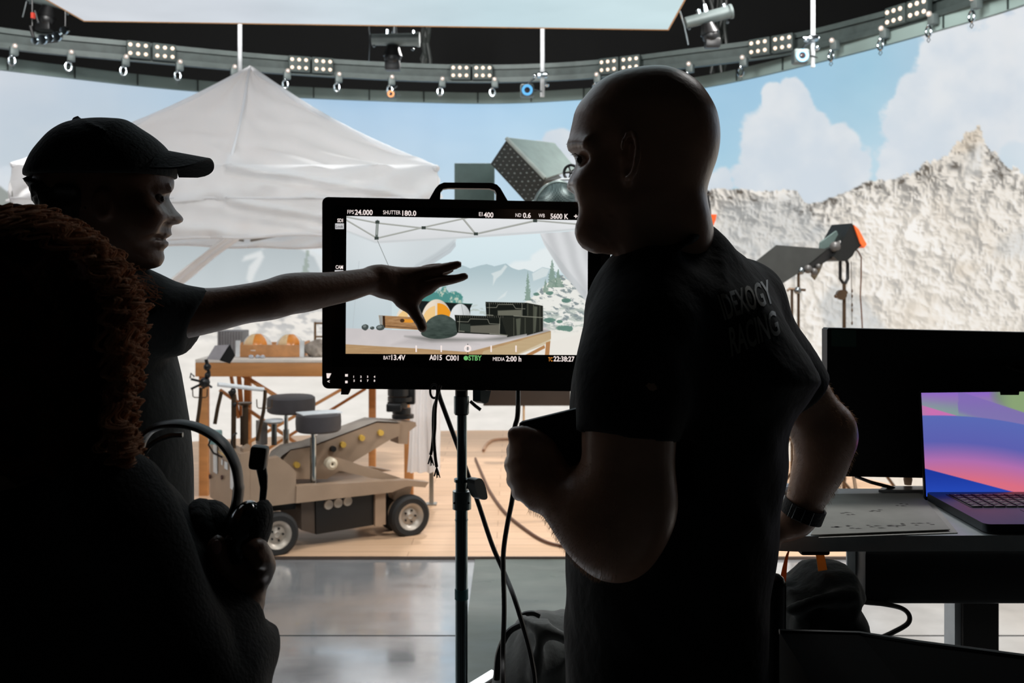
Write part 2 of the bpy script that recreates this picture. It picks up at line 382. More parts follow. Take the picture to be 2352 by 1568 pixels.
# ------------------------------------------------------------ curved LED wall
WALL = spline([(-6.3, 4.2), (-6.1, 5.6), (-5.35, 7.1), (-4.2, 8.2), (-2.7, 9.26), (-.54, 9.8), (.6, 9.62), (1.67, 9.04), (2.47, 7.84), (3.0, 6.74), (3.2, 6.2), (3.38, 5.3), (3.4, 4.3), (3.25, 3.2)], 24)
WT = 3.21
def resample(C, n):
    L = np.r_[0, np.cumsum(np.hypot(*np.diff(C, axis=0).T))]; s = np.linspace(0, L[-1], n); return np.stack([np.interp(s, L, C[:, 0]), np.interp(s, L, C[:, 1])], 1), s
def offset(C, d):
    t = np.gradient(C, axis=0); t /= np.hypot(t[:, 0], t[:, 1])[:, None]; return C+d*np.stack([t[:, 1], -t[:, 0]], 1)
def ridge(pts, X): p = np.array(pts, float); return np.interp(X, p[:, 0], p[:, 1])
def paint_world(X, Y):
    """picture on the LED wall, in photo pixel units"""
    sky_top = np.stack([np.interp(X, [-600, 0, 450, 1000, 1300, 1750, 2000, 2352, 3200], v) for v in ([190, 196, 186, 163, 165, 160, 165, 196, 190], [200, 206, 206, 199, 205, 199, 203, 208, 205], [212, 217, 223, 230, 232, 224, 222, 222, 222])], -1)
    sky_low = np.stack([np.interp(X, [-600, 300, 800, 1100, 1650, 2352, 3200], v) for v in ([206, 205, 200, 190, 178, 200, 200], [214, 214, 218, 215, 212, 216, 214], [220, 220, 232, 232, 228, 226, 224])], -1)
    t = sst(150, 480, Y)[..., None]; img = sky_top*(1-t)+sky_low*t
    n = fbm2(X/90, Y/70, 6); img += (fbm2(X/300+8, Y/160, 4)-.5)[..., None]*np.array([34, 22, 12])
    # clouds
    cl = np.zeros(X.shape)
    def blob(cx, cy, rx, ry, a=1):
        return a*(1-np.hypot((X-cx)/rx, (Y-cy)/ry))
    bl = [(1828, 240, 42, 75), (1800, 300, 90, 90), (1850, 330, 60, 100), (1760, 350, 70, 110), (1772, 240, 26, 60), (1930, 350, 55, 62), (1955, 400, 62, 75), (1900, 430, 110, 70), (1800, 420, 120, 60), (1715, 410, 60, 40), (1660, 420, 40, 42), (1630, 430, 24, 30), (2035, 402, 32, 30),
          (2100, 230, 55, 80), (2150, 200, 80, 110), (2230, 160, 120, 130), (2120, 300, 90, 90), (2200, 320, 150, 110), (2300, 200, 170, 200), (2090, 370, 90, 60), (2150, 130, 70, 50),
          (1285, 335, 48, 55), (1310, 370, 50, 60), (1240, 345, 36, 26), (1350, 400, 90, 60), (-60, 420, 140, 60), (30, 450, 90, 40)]
    f = np.full(X.shape, -2.0)
    for b in bl: f = np.maximum(f, blob(*b))
    f = f+(n-.5)*.95+(fbm2(X/26, Y/24, 4)-.5)*.35; m = sst(.02, .22, f)
    shade = sst(.0, .9, fbm2(X/60+3, Y/60+40, 4)+(Y-300)/700)
    cc = np.stack([226-18*shade, 229-12*shade, 232-6*shade], -1); far = sst(2230, 2352, X)*.5
    img = img*(1-m[..., None]*.95)+cc*m[..., None]*.95
    # distant hills left and centre
    hz = ridge([(-900, 380), (-300, 450), (0, 428), (22, 445), (60, 470), (200, 520), (480, 560), (560, 548), (640, 552), (720, 575), (760, 600), (830, 545), (900, 520), (1000, 560), (1100, 520), (1200, 560), (1300, 520), (1400, 545), (1560, 520), (1700, 560)], X)+14*(n-.5)
    m = sst(-4, 5, Y-hz)*(1-sst(1560, 1700, X))
    t = sst(430, 760, Y)[..., None]; hc = np.array([168, 178, 182])*(1-t)+np.array([206, 214, 217])*t
    k_ = (1-sst(20, 150, X))[..., None]; hc = hc*(1-k_)+(np.array([150, 156, 152])*(1-t)+np.array([200, 205, 205])*t)*k_
    img = img*(1-m[..., None])+hc*m[..., None]
    sn = poly_mask(X, Y, [(612, 556), (600, 575), (562, 588), (556, 600), (590, 592), (572, 612), (566, 640), (576, 655), (586, 628), (598, 606), (606, 590), (600, 574), (625, 558)], 6)
    img = over(img, (226, 229, 229), sn*.85)
    sn = poly_mask(X, Y, [(632, 552), (655, 566), (690, 572), (722, 590), (745, 640), (900, 600), (900, 540), (632, 540)], 6); img = over(img, (228, 232, 233), sn*.8)
    for px, py, hh, ww in ((704, 575, 50, 8), (1500, 560, 60, 9), (860, 560, 44, 7), (420, 700, 20, 5)):
        k = np.clip((Y-py)/hh, 0, 1); tm = (np.abs(X-px-3*(n-.5)*6) < ww*(.25+.75*k)*(.6+.8*vn2(X/3, Y/4))) & (Y > py) & (Y < py+hh); img = over(img, (148, 162, 152), tm*.7)
    # ground
    gz = ridge([(-900, 600), (0, 640), (400, 720), (520, 735), (700, 690), (745, 660), (900, 640), (1200, 680), (1500, 640), (1620, 600)], X)+20*(n-.5)
    m = sst(-8, 10, Y-gz)*(X < 1700); st = fbm2(X/26+Y/50, Y/9, 5); gs = fbm2(X/120, Y/14+3, 4)
    rk = sst(.42, .6, fbm2((X+Y)/20, (Y-X*.3)/10, 5))*(1-sst(740, 800, Y))
    gc = np.stack([243-14*st-46*rk, 238-13*st-42*rk, 231-13*st-36*rk], -1)+(gs-.5)[..., None]*14
    img = img*(1-m[..., None])+np.clip(gc, 0, 248)*m[..., None]
    # right hand mountain
    hz = ridge([(1250, 720), (1400, 600), (1560, 470), (1605, 455), (1620, 440), (1635, 432), (1655, 430), (1675, 436), (1700, 433), (1745, 440), (1790, 436), (1812, 433), (1830, 437), (1848, 462), (1858, 466), (1880, 465), (1910, 452), (1960, 432), (1985, 418), (2010, 414), (2050, 412), (2075, 404), (2083, 392), (2092, 404), (2110, 390), (2120, 374), (2128, 366), (2136, 374), (2150, 366), (2168, 362), (2182, 348), (2196, 330), (2208, 322), (2220, 305), (2236, 296), (2248, 291), (2256, 300), (2260, 325), (2272, 340), (2288, 346), (2296, 366), (2312, 380), (2322, 384), (2330, 378), (2345, 394), (2380, 410), (2500, 380), (2700, 300), (3200, 420)], X)
    hz = hz+(9+12*sst(2040, 2120, X))*(fbm2(X/8, X*0+3, 4)-.5)
    m = sst(-1.5, 2.5, Y-hz)*sst(1330, 1570, X+40*(n-.5))
    wx = 34*(fbm2(X/80, Y/80+60, 4)-.5); wy = 34*(fbm2(X/80+30, Y/80, 4)-.5)
    def hgt(x, y):
        x = x+wx; y = y+wy; rg = lambda q: 1-np.abs(2*q-1)
        return 46*rg(vn2((x+.5*y)/92+4, (y-.3*x)/120))+26*rg(vn2((x+.4*y)/40+9, (y-.3*x)/52))+15*rg(vn2((x+.3*y)/19+3, (y-.2*x)/24+8))+8*rg(vn2(x/9.5+7, y/11))+3.5*vn2(x/4.5, y/5)
    e = 1.4; gx = (hgt(X+e, Y)-hgt(X-e, Y))/(2*e); gy = (hgt(X, Y+e)-hgt(X, Y-e))/(2*e); low = sst(560, 900, Y)
    near = 1-sst(0, 130, Y-hz); big = fbm2((X+.8*Y)/150+5, (Y-.3*X)/110, 3)-.5; lamb = (-.75*gx+.55*gy)*(1.0+.45*near-.5*low); v = .68+.34*np.tanh(lamb*.72)-.12*near+.30*big*(1-.4*low)+.10*(fbm2(X/60, Y/60+11, 4)-.5)+.09*low; r3 = fbm2((X+.6*Y)/11, Y/16, 3)
    sh = np.clip(poly_mask(X, Y, [(1660, 470), (1790, 452), (1836, 440), (1870, 500), (1885, 530), (1850, 560), (1800, 580), (1745, 560), (1735, 600), (1640, 560)], 26)*.55
         + poly_mask(X, Y, [(1725, 562), (1800, 560), (1890, 600), (1870, 640), (1725, 640)], 20)*.4+poly_mask(X, Y, [(1880, 510), (1960, 530), (1900, 600), (1850, 560)], 18)*.4
         + poly_mask(X, Y, [(1915, 650), (1990, 690), (2040, 760), (1900, 760), (1880, 700)], 16)*.65+poly_mask(X, Y, [(2290, 560), (2352, 520), (2420, 560), (2352, 590), (2280, 590)], 20)*.4
         + poly_mask(X, Y, [(2225, 330), (2262, 330), (2250, 400), (2215, 410)], 12)*.35, 0, 1)
    pk = poly_mask(X, Y, [(2190, 345), (2236, 294), (2250, 290), (2240, 330), (2222, 372), (2186, 392)], 8)*.5+poly_mask(X, Y, [(2270, 340), (2290, 345), (2300, 368), (2330, 395), (2300, 412), (2282, 390)], 8)*.6+poly_mask(X, Y, [(2110, 388), (2130, 372), (2150, 378), (2140, 420), (2105, 418)], 8)*.35; v = v-.45*pk*(.5+fbm2(X/12, Y/18, 3))
    sh = sh*(.7+.6*r3); rkt = sst(.60, .70, fbm2(X/16+40, Y/13, 4))*(1-sst(0, 95, Y-hz))
    v = np.clip(v-.42*rkt, 0, 1)[..., None]; sh = sh[..., None]
    pal = [(.0, (92, 84, 74)), (.22, (140, 136, 130)), (.42, (184, 180, 174)), (.6, (216, 209, 198)), (.76, (236, 229, 219)), (1, (246, 243, 238))]
    ks = [p[0] for p in pal]; mc = np.concatenate([np.interp(v, ks, [p[1][i] for p in pal]) for i in range(3)], -1)
    tan = sst(.5, .8, fbm2(X/130+2, Y/100+5, 3))*sst(1900, 2250, X)*.5; mc = mc*(1-tan[..., None])+np.array([222, 204, 180])*tan[..., None]
    mc = mc*(1-sh)+(mc*.35+np.array([178, 186, 192])*.62)*sh
    img = img*(1-m[..., None])+mc*m[..., None]
    # pale ground right
    g = sst(860, 985, Y+60*(n-.5))*sst(1250, 1500, X); img = img*(1-.75*g[..., None])+np.array([240, 226, 208])*.75*g[..., None]
    # faint LED module columns
    img *= (1-.012*(vn2(X/38+100, Y*0)))[..., None]
    return img
W, _s = resample(WALL, 1150); ZR = np.linspace(WT, 0.0, 330)
wp = np.zeros((330, 1150, 3)); wp[..., 0] = W[None, :, 0]; wp[..., 1] = W[None, :, 1]; wp[..., 2] = ZR[:, None]
PX = CX+wp[..., 0]/wp[..., 1]*F; PY = Y0-(wp[..., 2]-H)/wp[..., 1]*F
PX = np.clip(PX, -900, 3200)
led = empty('led_wall', (0, 9.8, 0), label='curved led video wall showing blue sky, clouds and pale rocky mountains', cat='video wall')
picture_mesh('screen', wp, paint_world(PX, PY), screen_mat('led_wall_picture', 1.0), led)
def ribbon(C, z0, z1, th, mb=None):
    mb = mb or MB(); A = C; B = offset(C, -th); P = []
    for a, b in zip(A, B): P.append([(a[0], a[1], z0), (a[0], a[1], z1), (b[0], b[1], z1), (b[0], b[1], z0), (a[0], a[1], z0)])
    return mb.grid(P)
Wc, _ = resample(WALL, 160)
mb = MB(); ribbon(offset(Wc, .03), WT+.002, WT+.105, .12, mb); mb.build('top_rail', mat('rail_grey', (128, 146, 142), .6, var=.15, scale=1.2), led)
mb = MB(); Wj, _ = resample(offset(Wc, .036), 34)
for i in range(1, 33):
    t = Wj[i+1]-Wj[i-1]; t /= np.hypot(*t); mb.box((Wj[i][0], Wj[i][1], WT+.054), (.012, .006, .1), Matrix.Rotation(math.atan2(t[1], t[0]), 3, 'Z'))
mb.build('rail_joint', mat('joint_dark', (40, 50, 48), .6), led)
mb = MB(); ribbon(offset(Wc, -.02), .0, WT-.01, .1, mb); mb.build('back_frame', M_black, led)

# ------------------------------------------------------------ room
def struct(o): o['kind'] = 'structure'; return o
def floor_mat(name, col, rough, metal, spec, r0, r1):
    m = mat(name, col, rough, metal, var=.2, scale=3, bump=.02, bscale=9, spec=spec); nt = m.node_tree; b = nt.nodes['Principled BSDF']
    n = nt.nodes.new('ShaderNodeTexNoise'); n.inputs['Scale'].default_value = 2.6; n.inputs['Detail'].default_value = 7
    mp = nt.nodes.new('ShaderNodeMapping'); mp.inputs['Scale'].default_value = (1, 3.4, 1); tc = nt.nodes.new('ShaderNodeTexCoord'); nt.links.new(tc.outputs['Object'], mp.inputs[0]); nt.links.new(mp.outputs[0], n.inputs['Vector'])
    mr = nt.nodes.new('ShaderNodeMapRange'); mr.inputs[1].default_value = .3; mr.inputs[2].default_value = .7; mr.inputs[3].default_value = r0; mr.inputs[4].default_value = r1
    nt.links.new(n.outputs[0], mr.inputs[0]); nt.links.new(mr.outputs[0], b.inputs['Roughness']); return m
mfl = floor_mat('glossy_grey_stage_floor', (205, 206, 208), .16, .72, .6, .10, .22)
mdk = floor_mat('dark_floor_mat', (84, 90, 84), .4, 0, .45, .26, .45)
mb = MB(); mb.box((0, 3.5, -.05), (18, 19, .1)); struct(mb.build('floor', mfl))
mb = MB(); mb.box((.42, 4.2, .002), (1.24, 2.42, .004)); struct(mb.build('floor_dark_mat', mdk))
# wooden stage floor with planks running across
mw = mat('stage_planks', (206, 170, 138), .42, var=.08, scale=5, stretch=(.6, 8, 1), bump=.03, bscale=20)
nt = mw.node_tree; b = nt.nodes['Principled BSDF']; br = nt.nodes.new('ShaderNodeTexBrick'); tc = nt.nodes.new('ShaderNodeTexCoord'); nt.links.new(tc.outputs['Object'], br.inputs['Vector'])
br.inputs['Scale'].default_value = 1; br.inputs['Brick Width'].default_value = 1.3; br.inputs['Row Height'].default_value = .14; br.inputs['Mortar Size'].default_value = .0022; br.offset = .37
br.inputs['Color1'].default_value = (1, 1, 1, 1); br.inputs['Color2'].default_value = (.86, .84, .8, 1); br.inputs['Mortar'].default_value = (.55, .45, .4, 1); br.inputs['Bias'].default_value = -.2
mx = nt.nodes.new('ShaderNodeMix'); mx.data_type = 'RGBA'; mx.blend_type = 'MULTIPLY'; mx.inputs[0].default_value = 1
src = b.inputs['Base Color'].links[0].from_socket; nt.links.new(src, mx.inputs[6]); nt.links.new(br.outputs[0], mx.inputs[7]); nt.links.new(mx.outputs[2], b.inputs['Base Color'])
C2 = [p for p in offset(Wc, .0) if p[1] > 5.42]
mb = MB(); pts = [Vector((p[0], p[1], .0)) for p in C2]; pts = [Vector((pts[0].x, 5.42, 0))]+pts+[Vector((pts[-1].x, 5.42, 0))]
mb.prism([p+Vector((0, 0, .001)) for p in pts], (0, 0, .012)); o = mb.build('floor_wooden_stage', mw); struct(o)
mb = MB(); mb.box((-1, 5.414, .008), (10.6, .014, .014)); struct(mb.build('trim_1', mat('edge_strip', (70, 55, 45), .5)))
mb = MB(); mb.box((0, 4.27, .0008), (14, .008, .0012)); struct(mb.build('trim_2', mat('floor_seam', (20, 22, 22), .6)))
M_void = mat('black_wall_paint', (12, 13, 13), .9)
mb = MB(); mb.box((0, 12.2, 3), (20, .1, 6.2)); struct(mb.build('wall_back', M_void))
mb = MB(); mb.box((0, 5, 6.0), (20, 14.5, .1)); struct(mb.build('ceiling', M_void))
# dark drapes hung behind the truss
mb = MB()
for i, (px, D) in enumerate(((410, 10.6), (900, 10.9), (1600, 10.4))):
    pass
# ------------------------------------------------------------ overhead LED ceiling panel
def ceil_at(px, py, hz=1.8): D = hz*F/(Y0-py); return Vector(((px-CX)/F*D, D, H+hz))
A = ceil_at(193, 48); B = ceil_at(1535, 68)
lp = empty('led_ceiling_panel', (A+B)/2, label='huge flat glowing led panel hanging overhead at the top of the photo', cat='led panel')
d = (B-A).normalized(); bk = Vector((-.02, -1, 0)).normalized(); nU, nV = 90, 60
P = np.array([[A+(B-A)*(i/nU)+bk*(j/nV*4.6)*Vector((1, 1, 1)).length/1.732 for i in range(nU+1)] for j in range(nV+1)])
xs, ys = P[..., 0], P[..., 1]; nn = fbm2(xs*1.3, ys*1.6, 5)
t = np.clip((xs-A.x)/(B.x-A.x), 0, 1); img = np.stack([np.interp(t, [0, .3, .7, 1], v) for v in ([203, 205, 193, 196], [207, 212, 215, 218], [213, 220, 222, 222])], -1)+(nn-.5)[..., None]*26
picture_mesh('screen', P, img, screen_mat('led_ceiling_picture', 1.0), lp)
mb = MB(); q = [A, B, B+bk*4.6, A+bk*4.6]; mb.prism([v+Vector((0, 0, .004)) for v in q], (0, 0, .09)); mb.build('housing', M_black, lp)
mb = MB(); s2 = mat('orange_edge', (205, 150, 90), .5)
for a, c in ((A, B), (A, A+bk*4.6), (B, B+bk*4.6)): mb.tube([a, c], .006, 6)
mb.build('edge_trim', s2, lp)
# ------------------------------------------------------------ lighting truss ring
TR = spline([(-5.9, 4.2), (-5.6, 5.6), (-4.95, 6.8), (-3.99, 7.8), (-3.17, 8.26), (-1.9, 8.85), (-.5, 9.19), (.6, 9.05), (1.57, 8.5), (2.19, 8.06), (2.6, 7.5), (2.88, 7.0), (3.08, 6.3), (3.2, 5.4), (3.25, 4.4)], 12)
Tc, _ = resample(TR, 120)
tr = empty('lighting_truss', (0, 9.1, 3.3), label='long curved dark lighting truss running above the video wall', cat='truss')
for nm, z0, z1, off, th in (('upper_rail', 3.425, 3.465, .0, .05), ('web', 3.345, 3.43, -.03, .02), ('lower_rail', 3.305, 3.35, .0, .05), ('lip', 3.30, 3.312, .03, .03)):
    mb = MB(); ribbon(offset(Tc, off), z0, z1, th, mb); mb.build(nm, mat('truss_grey', (66, 76, 74), .5, .2) if nm != 'web' else M_rail, tr)
def on_truss(px, C=Tc):
    q = CX+C[:, 0]/C[:, 1]*F; i = int(np.argmin(np.abs(q-px))); i = min(max(i, 1), len(C)-2); t = C[i+1]-C[i-1]
    c = C[i]+(C[i+1]-C[i])*((px-q[i])/(q[i+1]-q[i]+1e-9)); return Vector((c[0], c[1], 0)), math.atan2(t[1], t[0])
M_lens = mat('warm_lamp_lens', (235, 215, 195), .3, emit=.75, ecol=(235, 212, 190))
bl0 = empty('blinder_light', (0, 0, 0), cat='stage light', group='twelve-lamp lights on the curved truss')
mb = MB(); mb.box((-.1, 0, 0), (.185, .05, .14), bev=.006); mb.box((.1, 0, 0), (.185, .05, .14), bev=.006); mb.build('housing', M_rail, bl0)
L0 = None
for ix, x in enumerate((-.165, -.105, -.045, .045, .105, .165)):
    for z in (-.035, .035):
        mb = MB(); mb.sph((x, -.028, z), (.0165, .012, .0165), 10); mb.build('lens', M_lens, bl0)
names = ['above the left end of the tent', 'just right of the tent peak', 'above the monitor handle', "behind the bald man's head", 'between the two tracking cameras on the right', 'furthest right above the clouds']
for i, px in enumerate((345, 712, 1083, 1430, 1780, 2100)):
    p, a = on_truss(px); p.z = 3.385
    tt = Vector((math.cos(a), math.sin(a), 0)); p += Vector((math.sin(a), -math.cos(a), 0))*.06
    kw = dict(label=f"twelve-lamp stage light on the curved truss, {names[i]}")
    if i == 0: bl0.location = p; bl0.rotation_euler[2] = a; tag(bl0, **kw)
    else: copy_tree(bl0, p, a, **kw)
# rigging clamps with shackles under the truss
M_bolt = mat('bolt_cream_glint', (230, 215, 205), .25, .6, emit=.25)  # weak emission puts the LED glint into the bolt colour
c0 = empty('rigging_clamp', (0, 0, 0), label='small grey clamp with bolt and hanging shackle under the curved truss', cat='clamp', group='rigging clamps under the truss')
mb = MB(); mb.box((0, 0, -.02), (.06, .05, .07), bev=.006); mb.build('clamp_body', M_grey, c0)
mb = MB(); mb.sph((0, -.035, .015), .02, 12); mb.build('bolt', M_bolt, c0)
mb = MB(); pts = [(-.02, .0, -.06)] + [(.03*math.sin(t)-.02, 0, -.105-.033*math.cos(t)) for t in np.linspace(PI*.85, -PI*.85+2*PI*0, 14)]
mb.tube([(-.02, -.02, -.055)]+[(-.02+.024*math.sin(t), -.02, -.10-.036*math.cos(t)) for t in np.linspace(PI, -PI, 17)], .0085, 8); mb.build('shackle', M_chrome, c0)
mb = MB(); mb.tube([(-.02, -.02, -.135), (-.035, -.02, -.16), (-.02, -.02, -.175), (-.005, -.02, -.16), (-.02, -.02, -.135)], .003, 6); mb.build('chain_link', M_steel, c0)
for i, px in enumerate((28, 163, 287, 410, 535, 657, 776, 898, 1015, 1138, 1378, 1592, 1715, 1930, 2045, 2160, 2262)):
    p, a = on_truss(px); p.z = 3.30; p += Vector((math.sin(a), -math.cos(a), 0))*.062
    if i == 0: c0.location = p; c0.rotation_euler[2] = a
    else: copy_tree(c0, p, a)
# overhead lamps with motors
def rig_lamp(px, py, D, ang, lab, glow=False):
    r = empty('studio_lamp', at(px, py, D), label=lab, cat='lamp'); s = D/F; R = Matrix.Rotation(ang, 3, 'Y'); o = at(px, py, D)
    def q(x, y, z=0): return o+R@Vector((x*s, z*s, y*s))
    mb = MB(); mb.cyl(q(-52, 0), q(52, 0), 13*s, 15*s, 20); mb.cyl(q(52, 0), q(58, 0), 17*s, 17*s, 20); mb.build('barrel', M_grey, r)
    mb = MB(); mb.cyl(q(-17, 6), q(-17, 22), 6*s); mb.cyl(q(0, 8), q(0, 30), 7*s, 5*s); mb.cyl(q(44, 8), q(44, 20), 6*s); mb.build('clamp', M_chrome, r)
    mb = MB(); mb.cyl(q(-4, -14), q(-4, -38), 14*s, 22*s); mb.sph(q(-4, -42), 20*s); mb.box(q(-4, -60), (34*s, 26*s, 22*s), bev=.01); mb.build('motor', M_plastic, r)
    mb = MB(); mb.tube([q(-58, 30), q(-56, -5), q(-58, -50)], 2*s, 6); mb.sph(q(-47, -14), 4*s, 8); mb.sph(q(42, -22), 4*s, 8); mb.build('cable', M_steel, r)
    mb = MB(); mb.cyl(q(0, 28), q(0, 300), 2.2*s); mb.build('suspension_rod', M_plastic, r)
    return r
rig_lamp(906, 91, 7.6, 0, 'dark cylindrical studio lamp hanging at top centre below the led panel')
rig_lamp(1625, 40, 7.0, -.25, 'dark cylindrical studio lamp tilted beside the right corner of the led panel')
rig_lamp(118, 2, 7.9, .2, 'dark studio lamp beside the left corner of the led panel')
# small spot cluster under the left lamp
r = empty('spotlight_bar', at(105, 80, 7.3), label='row of small shiny spotlight heads at the top left corner', cat='stage light')
for x, y, k in ((78, 94, 8), (95, 91, 11), (113, 87, 9), (128, 84, 11), (145, 70, 9)):
    mb = MB(); a = at(x, y, 7.3); s = 7.3/F; mb.lathe([(0, 0), (k*s, .002), (k*s*1.05, .02), (k*s*.7, .06), (0, .065)], a, (.1, 1, .3), 14); mb.build('lamp_head', M_chrome, r)
mb = MB(); mb.tube([at(70, 60, 7.36), at(80, 98, 7.36), at(130, 94, 7.36), at(150, 60, 7.36)], .014); mb.tube([at(80, 25, 7.36), at(88, 52, 7.36)], .01); mb.tube([at(74, -60, 7.36), at(74, 60, 7.36)], .006); mb.tube([at(150, -60, 7.36), at(150, 60, 7.36)], .006); mb.build('yoke', M_plastic, r)
mb = MB(); mb.box(at(76, 36, 7.3), (.02, .03, .04)); mb.build('red_tab', mat('red', (190, 60, 45), .5), r)
# white hanging pipes and tracking cameras
def pipe(px, y0, y1, D, lab):
    r = empty('hanging_pipe', at(px, y1, D), label=lab, cat='pipe'); mb = MB(); p = at(px, y1, D); mb.cyl(p, Vector((p.x, p.y, 5.95)), 5*D/F, n=14); mb.build('tube', M_white, r)
    return r
pipe(551, 58, 172, 8.1, 'white pipe hanging down behind the tent peak')
p1 = pipe(1246, 68, 222, 8.4, 'white pipe hanging above the monitor, left of the bald head')
p2 = pipe(1867, 0, 154, 7.0, 'white pipe hanging near the right clouds')
for root, px, D, ys in ((p1, 1246, 8.4, 172), (p2, 1867, 7.0, 88)):
    s = D/F; mb = MB(); mb.box(at(px, ys, D-.03), (22*s, .06, 12*s), bev=.004); mb.cyl(at(px-22, ys, D-.03), at(px+14, ys, D-.03), 3*s); mb.sph(at(px-16, ys+4, D-.05), 5*s); mb.sph(at(px+10, ys+22, D-.04), 6*s); mb.build('clamp', M_chrome, root)
def tracker(px, py, D, s_, lab, col, rz=0, r0=None):
    r = empty('tracking_camera', at(px, py+17*s_, D), label=lab, cat='camera', group='tracking cameras above the wall'); s = D/F*s_; c = at(px, py, D)
    mb = MB(); mb.box(c+Vector((0, .04, 0)), (31*s, .09, 29*s), bev=4*s); mb.build('body', M_grey, r)
    mb = MB(); mb.lathe([(7*s, 0), (7*s, .008), (12.5*s, .008), (12.5*s, 0), (7*s, 0)], c+Vector((0, -.006, 0)), (0, -1, 0), 24, cap=False); mb.build('ring_light', mat('ring_'+str(col), col, .4, emit=.9), r)
    mb = MB(); mb.sph(c+Vector((0, -.004, 0)), (6*s, .01, 6*s), 14); mb.build('lens', mat('lens_glass', (60, 45, 45), .1, spec=.8), r)
    mb = MB(); mb.tube([c+Vector((2*s, .03, 14*s)), c+Vector((10*s, .03, 24*s)), c+Vector((22*s, .03, 32*s))], 2.5*s, 8); mb.tube([c+Vector((14*s, .03, 3*s)), c+Vector((24*s, .03, 1*s)), c+Vector((34*s, .03, -2*s))], 1.5*s, 6); mb.build('bracket', M_steel, r)
tracker(1211, 207, 8.35, 1.0, 'tracking camera with glowing blue ring, left of the bald head', (95, 175, 230))
tracker(1842, 128, 6.95, 1.15, 'tracking camera with glowing blue ring by the right hanging pipe', (130, 190, 235))
tracker(898, 216, 9.0, .62, 'small tracking camera with orange ring under the truss centre', (225, 130, 50))
# steel beam stubs and cable beyond the truss
for px, py, D, lab in ((1640, 120, 9.4, 'dark bundle of cables hanging behind the truss, right of the bald head'), (975, 215, 9.5, 'dark cable hanging behind the truss near the centre')):
    r = empty('cable_bundle', at(px, py, D), label=lab, cat='cable')
    mb = MB()
    for i in range(7):
        random.seed(i+px); x = px+random.uniform(-26, 26)*(1 if px > 1200 else .3); mb.tube([at(x+random.uniform(-8, 8), y, D+random.uniform(-.1, .1)) for y in range(-40, 205, 35)], 4*D/F, 6)
    mb.build('cable', mat('dull_cable', (48, 52, 50), .5), r)
# ------------------------------------------------------------ canopy tent
def fabric(name, col, tr=.35, bump=.12, bs=9):
    m = bpy.data.materials.new(name); m.use_nodes = True; nt = m.node_tree; b = nt.nodes['Principled BSDF']; out = nt.nodes['Material Output']
    b.inputs['Base Color'].default_value = (*lin(col), 1); b.inputs['Roughness'].default_value = .8; b.inputs['Specular IOR Level'].default_value = .15
    t = nt.nodes.new('ShaderNodeBsdfTranslucent'); t.inputs[0].default_value = (*lin(col), 1); mx = nt.nodes.new('ShaderNodeMixShader'); mx.inputs[0].default_value = tr
    nt.links.new(b.outputs[0], mx.inputs[1]); nt.links.new(t.outputs[0], mx.inputs[2]); nt.links.new(mx.outputs[0], out.inputs[0])
    n = nt.nodes.new('ShaderNodeTexNoise'); n.inputs['Scale'].default_value = bs; n.inputs['Detail'].default_value = 4; tc = nt.nodes.new('ShaderNodeTexCoord'); nt.links.new(tc.outputs['Object'], n.inputs['Vector'])
    bu = nt.nodes.new('ShaderNodeBump'); bu.inputs['Strength'].default_value = bump; bu.inputs['Distance'].default_value = .02; nt.links.new(n.outputs[0], bu.inputs['Height'])
    nt.links.new(bu.outputs[0], b.inputs['Normal']); nt.links.new(bu.outputs[0], t.inputs['Normal']); return m
M_tent = fabric('tent_fabric', (246, 246, 247), .45)
tent = empty('canopy_tent', (-1.8, 6.4, 0), label='white pop-up canopy tent standing on the wooden stage', cat='tent')
FL, FR = at(26, 380, 6.3), at(1005, 388, 6.3); PK = at(575, 157, 7.5); BL_, BR_ = at(150, 424, 8.55), at(985, 440, 8.55)
BL_.z = BR_.z = FL.z
def roof_face(a, b, nu=60, nv=40, sag=.1, seam=None):
    P = []
    for i in range(nu+1):
        u = i/nu; e = a.lerp(b, u); row = []
        for j in range(nv+1):
            v = j/nv; p = e.lerp(PK, v); p.z -= sag*math.sin(PI*min(v*1.05, 1))*(1-.15*math.cos(2*PI*u))
            wr = (vn2(np.array(u*14+v*9), np.array(v*3.))-.5)*.035*(1-v)+(vn2(np.array(u*5*(1+v)+2), np.array(v*11))-.5)*.03
            fold = .03*math.sin((u*38+v*16))*(1-v)**3*(.3+u)
            n = Vector((0, -.6, .8)); p = p+n*float(wr+fold); 
            if seam and abs(u-seam) < .012: p = p+n*.012
            row.append(p)
        P.append(row)
    return P
mb = MB(); mb.grid(roof_face(FL, FR, 80, 44, .07, .51)); mb.grid(roof_face(FR, BR_, 30, 24)); mb.grid(roof_face(BL_, FL, 30, 24)); mb.grid(roof_face(BR_, BL_, 30, 24))
mb.build('roof', M_tent, tent, smooth=True, fix=False)
mb = MB(); sp = [FL.lerp(FR, .51).lerp(PK, t)+Vector((0, -.012, -.07*math.sin(PI*min(t*1.05, 1))+.012)) for t in np.linspace(0, 1, 14)]; mb.tube(sp, .009, 6)
mb.tube([FR, *[FR.lerp(PK, t)+Vector((0, 0, -.06*math.sin(PI*t))) for t in np.linspace(.1, .95, 9)], PK], .02, 8); mb.tube([FL, *[FL.lerp(PK, t)+Vector((0, 0, -.06*math.sin(PI*t))) for t in np.linspace(.1, .95, 9)], PK], .02, 8)
mb.build('seam', M_tent, tent)
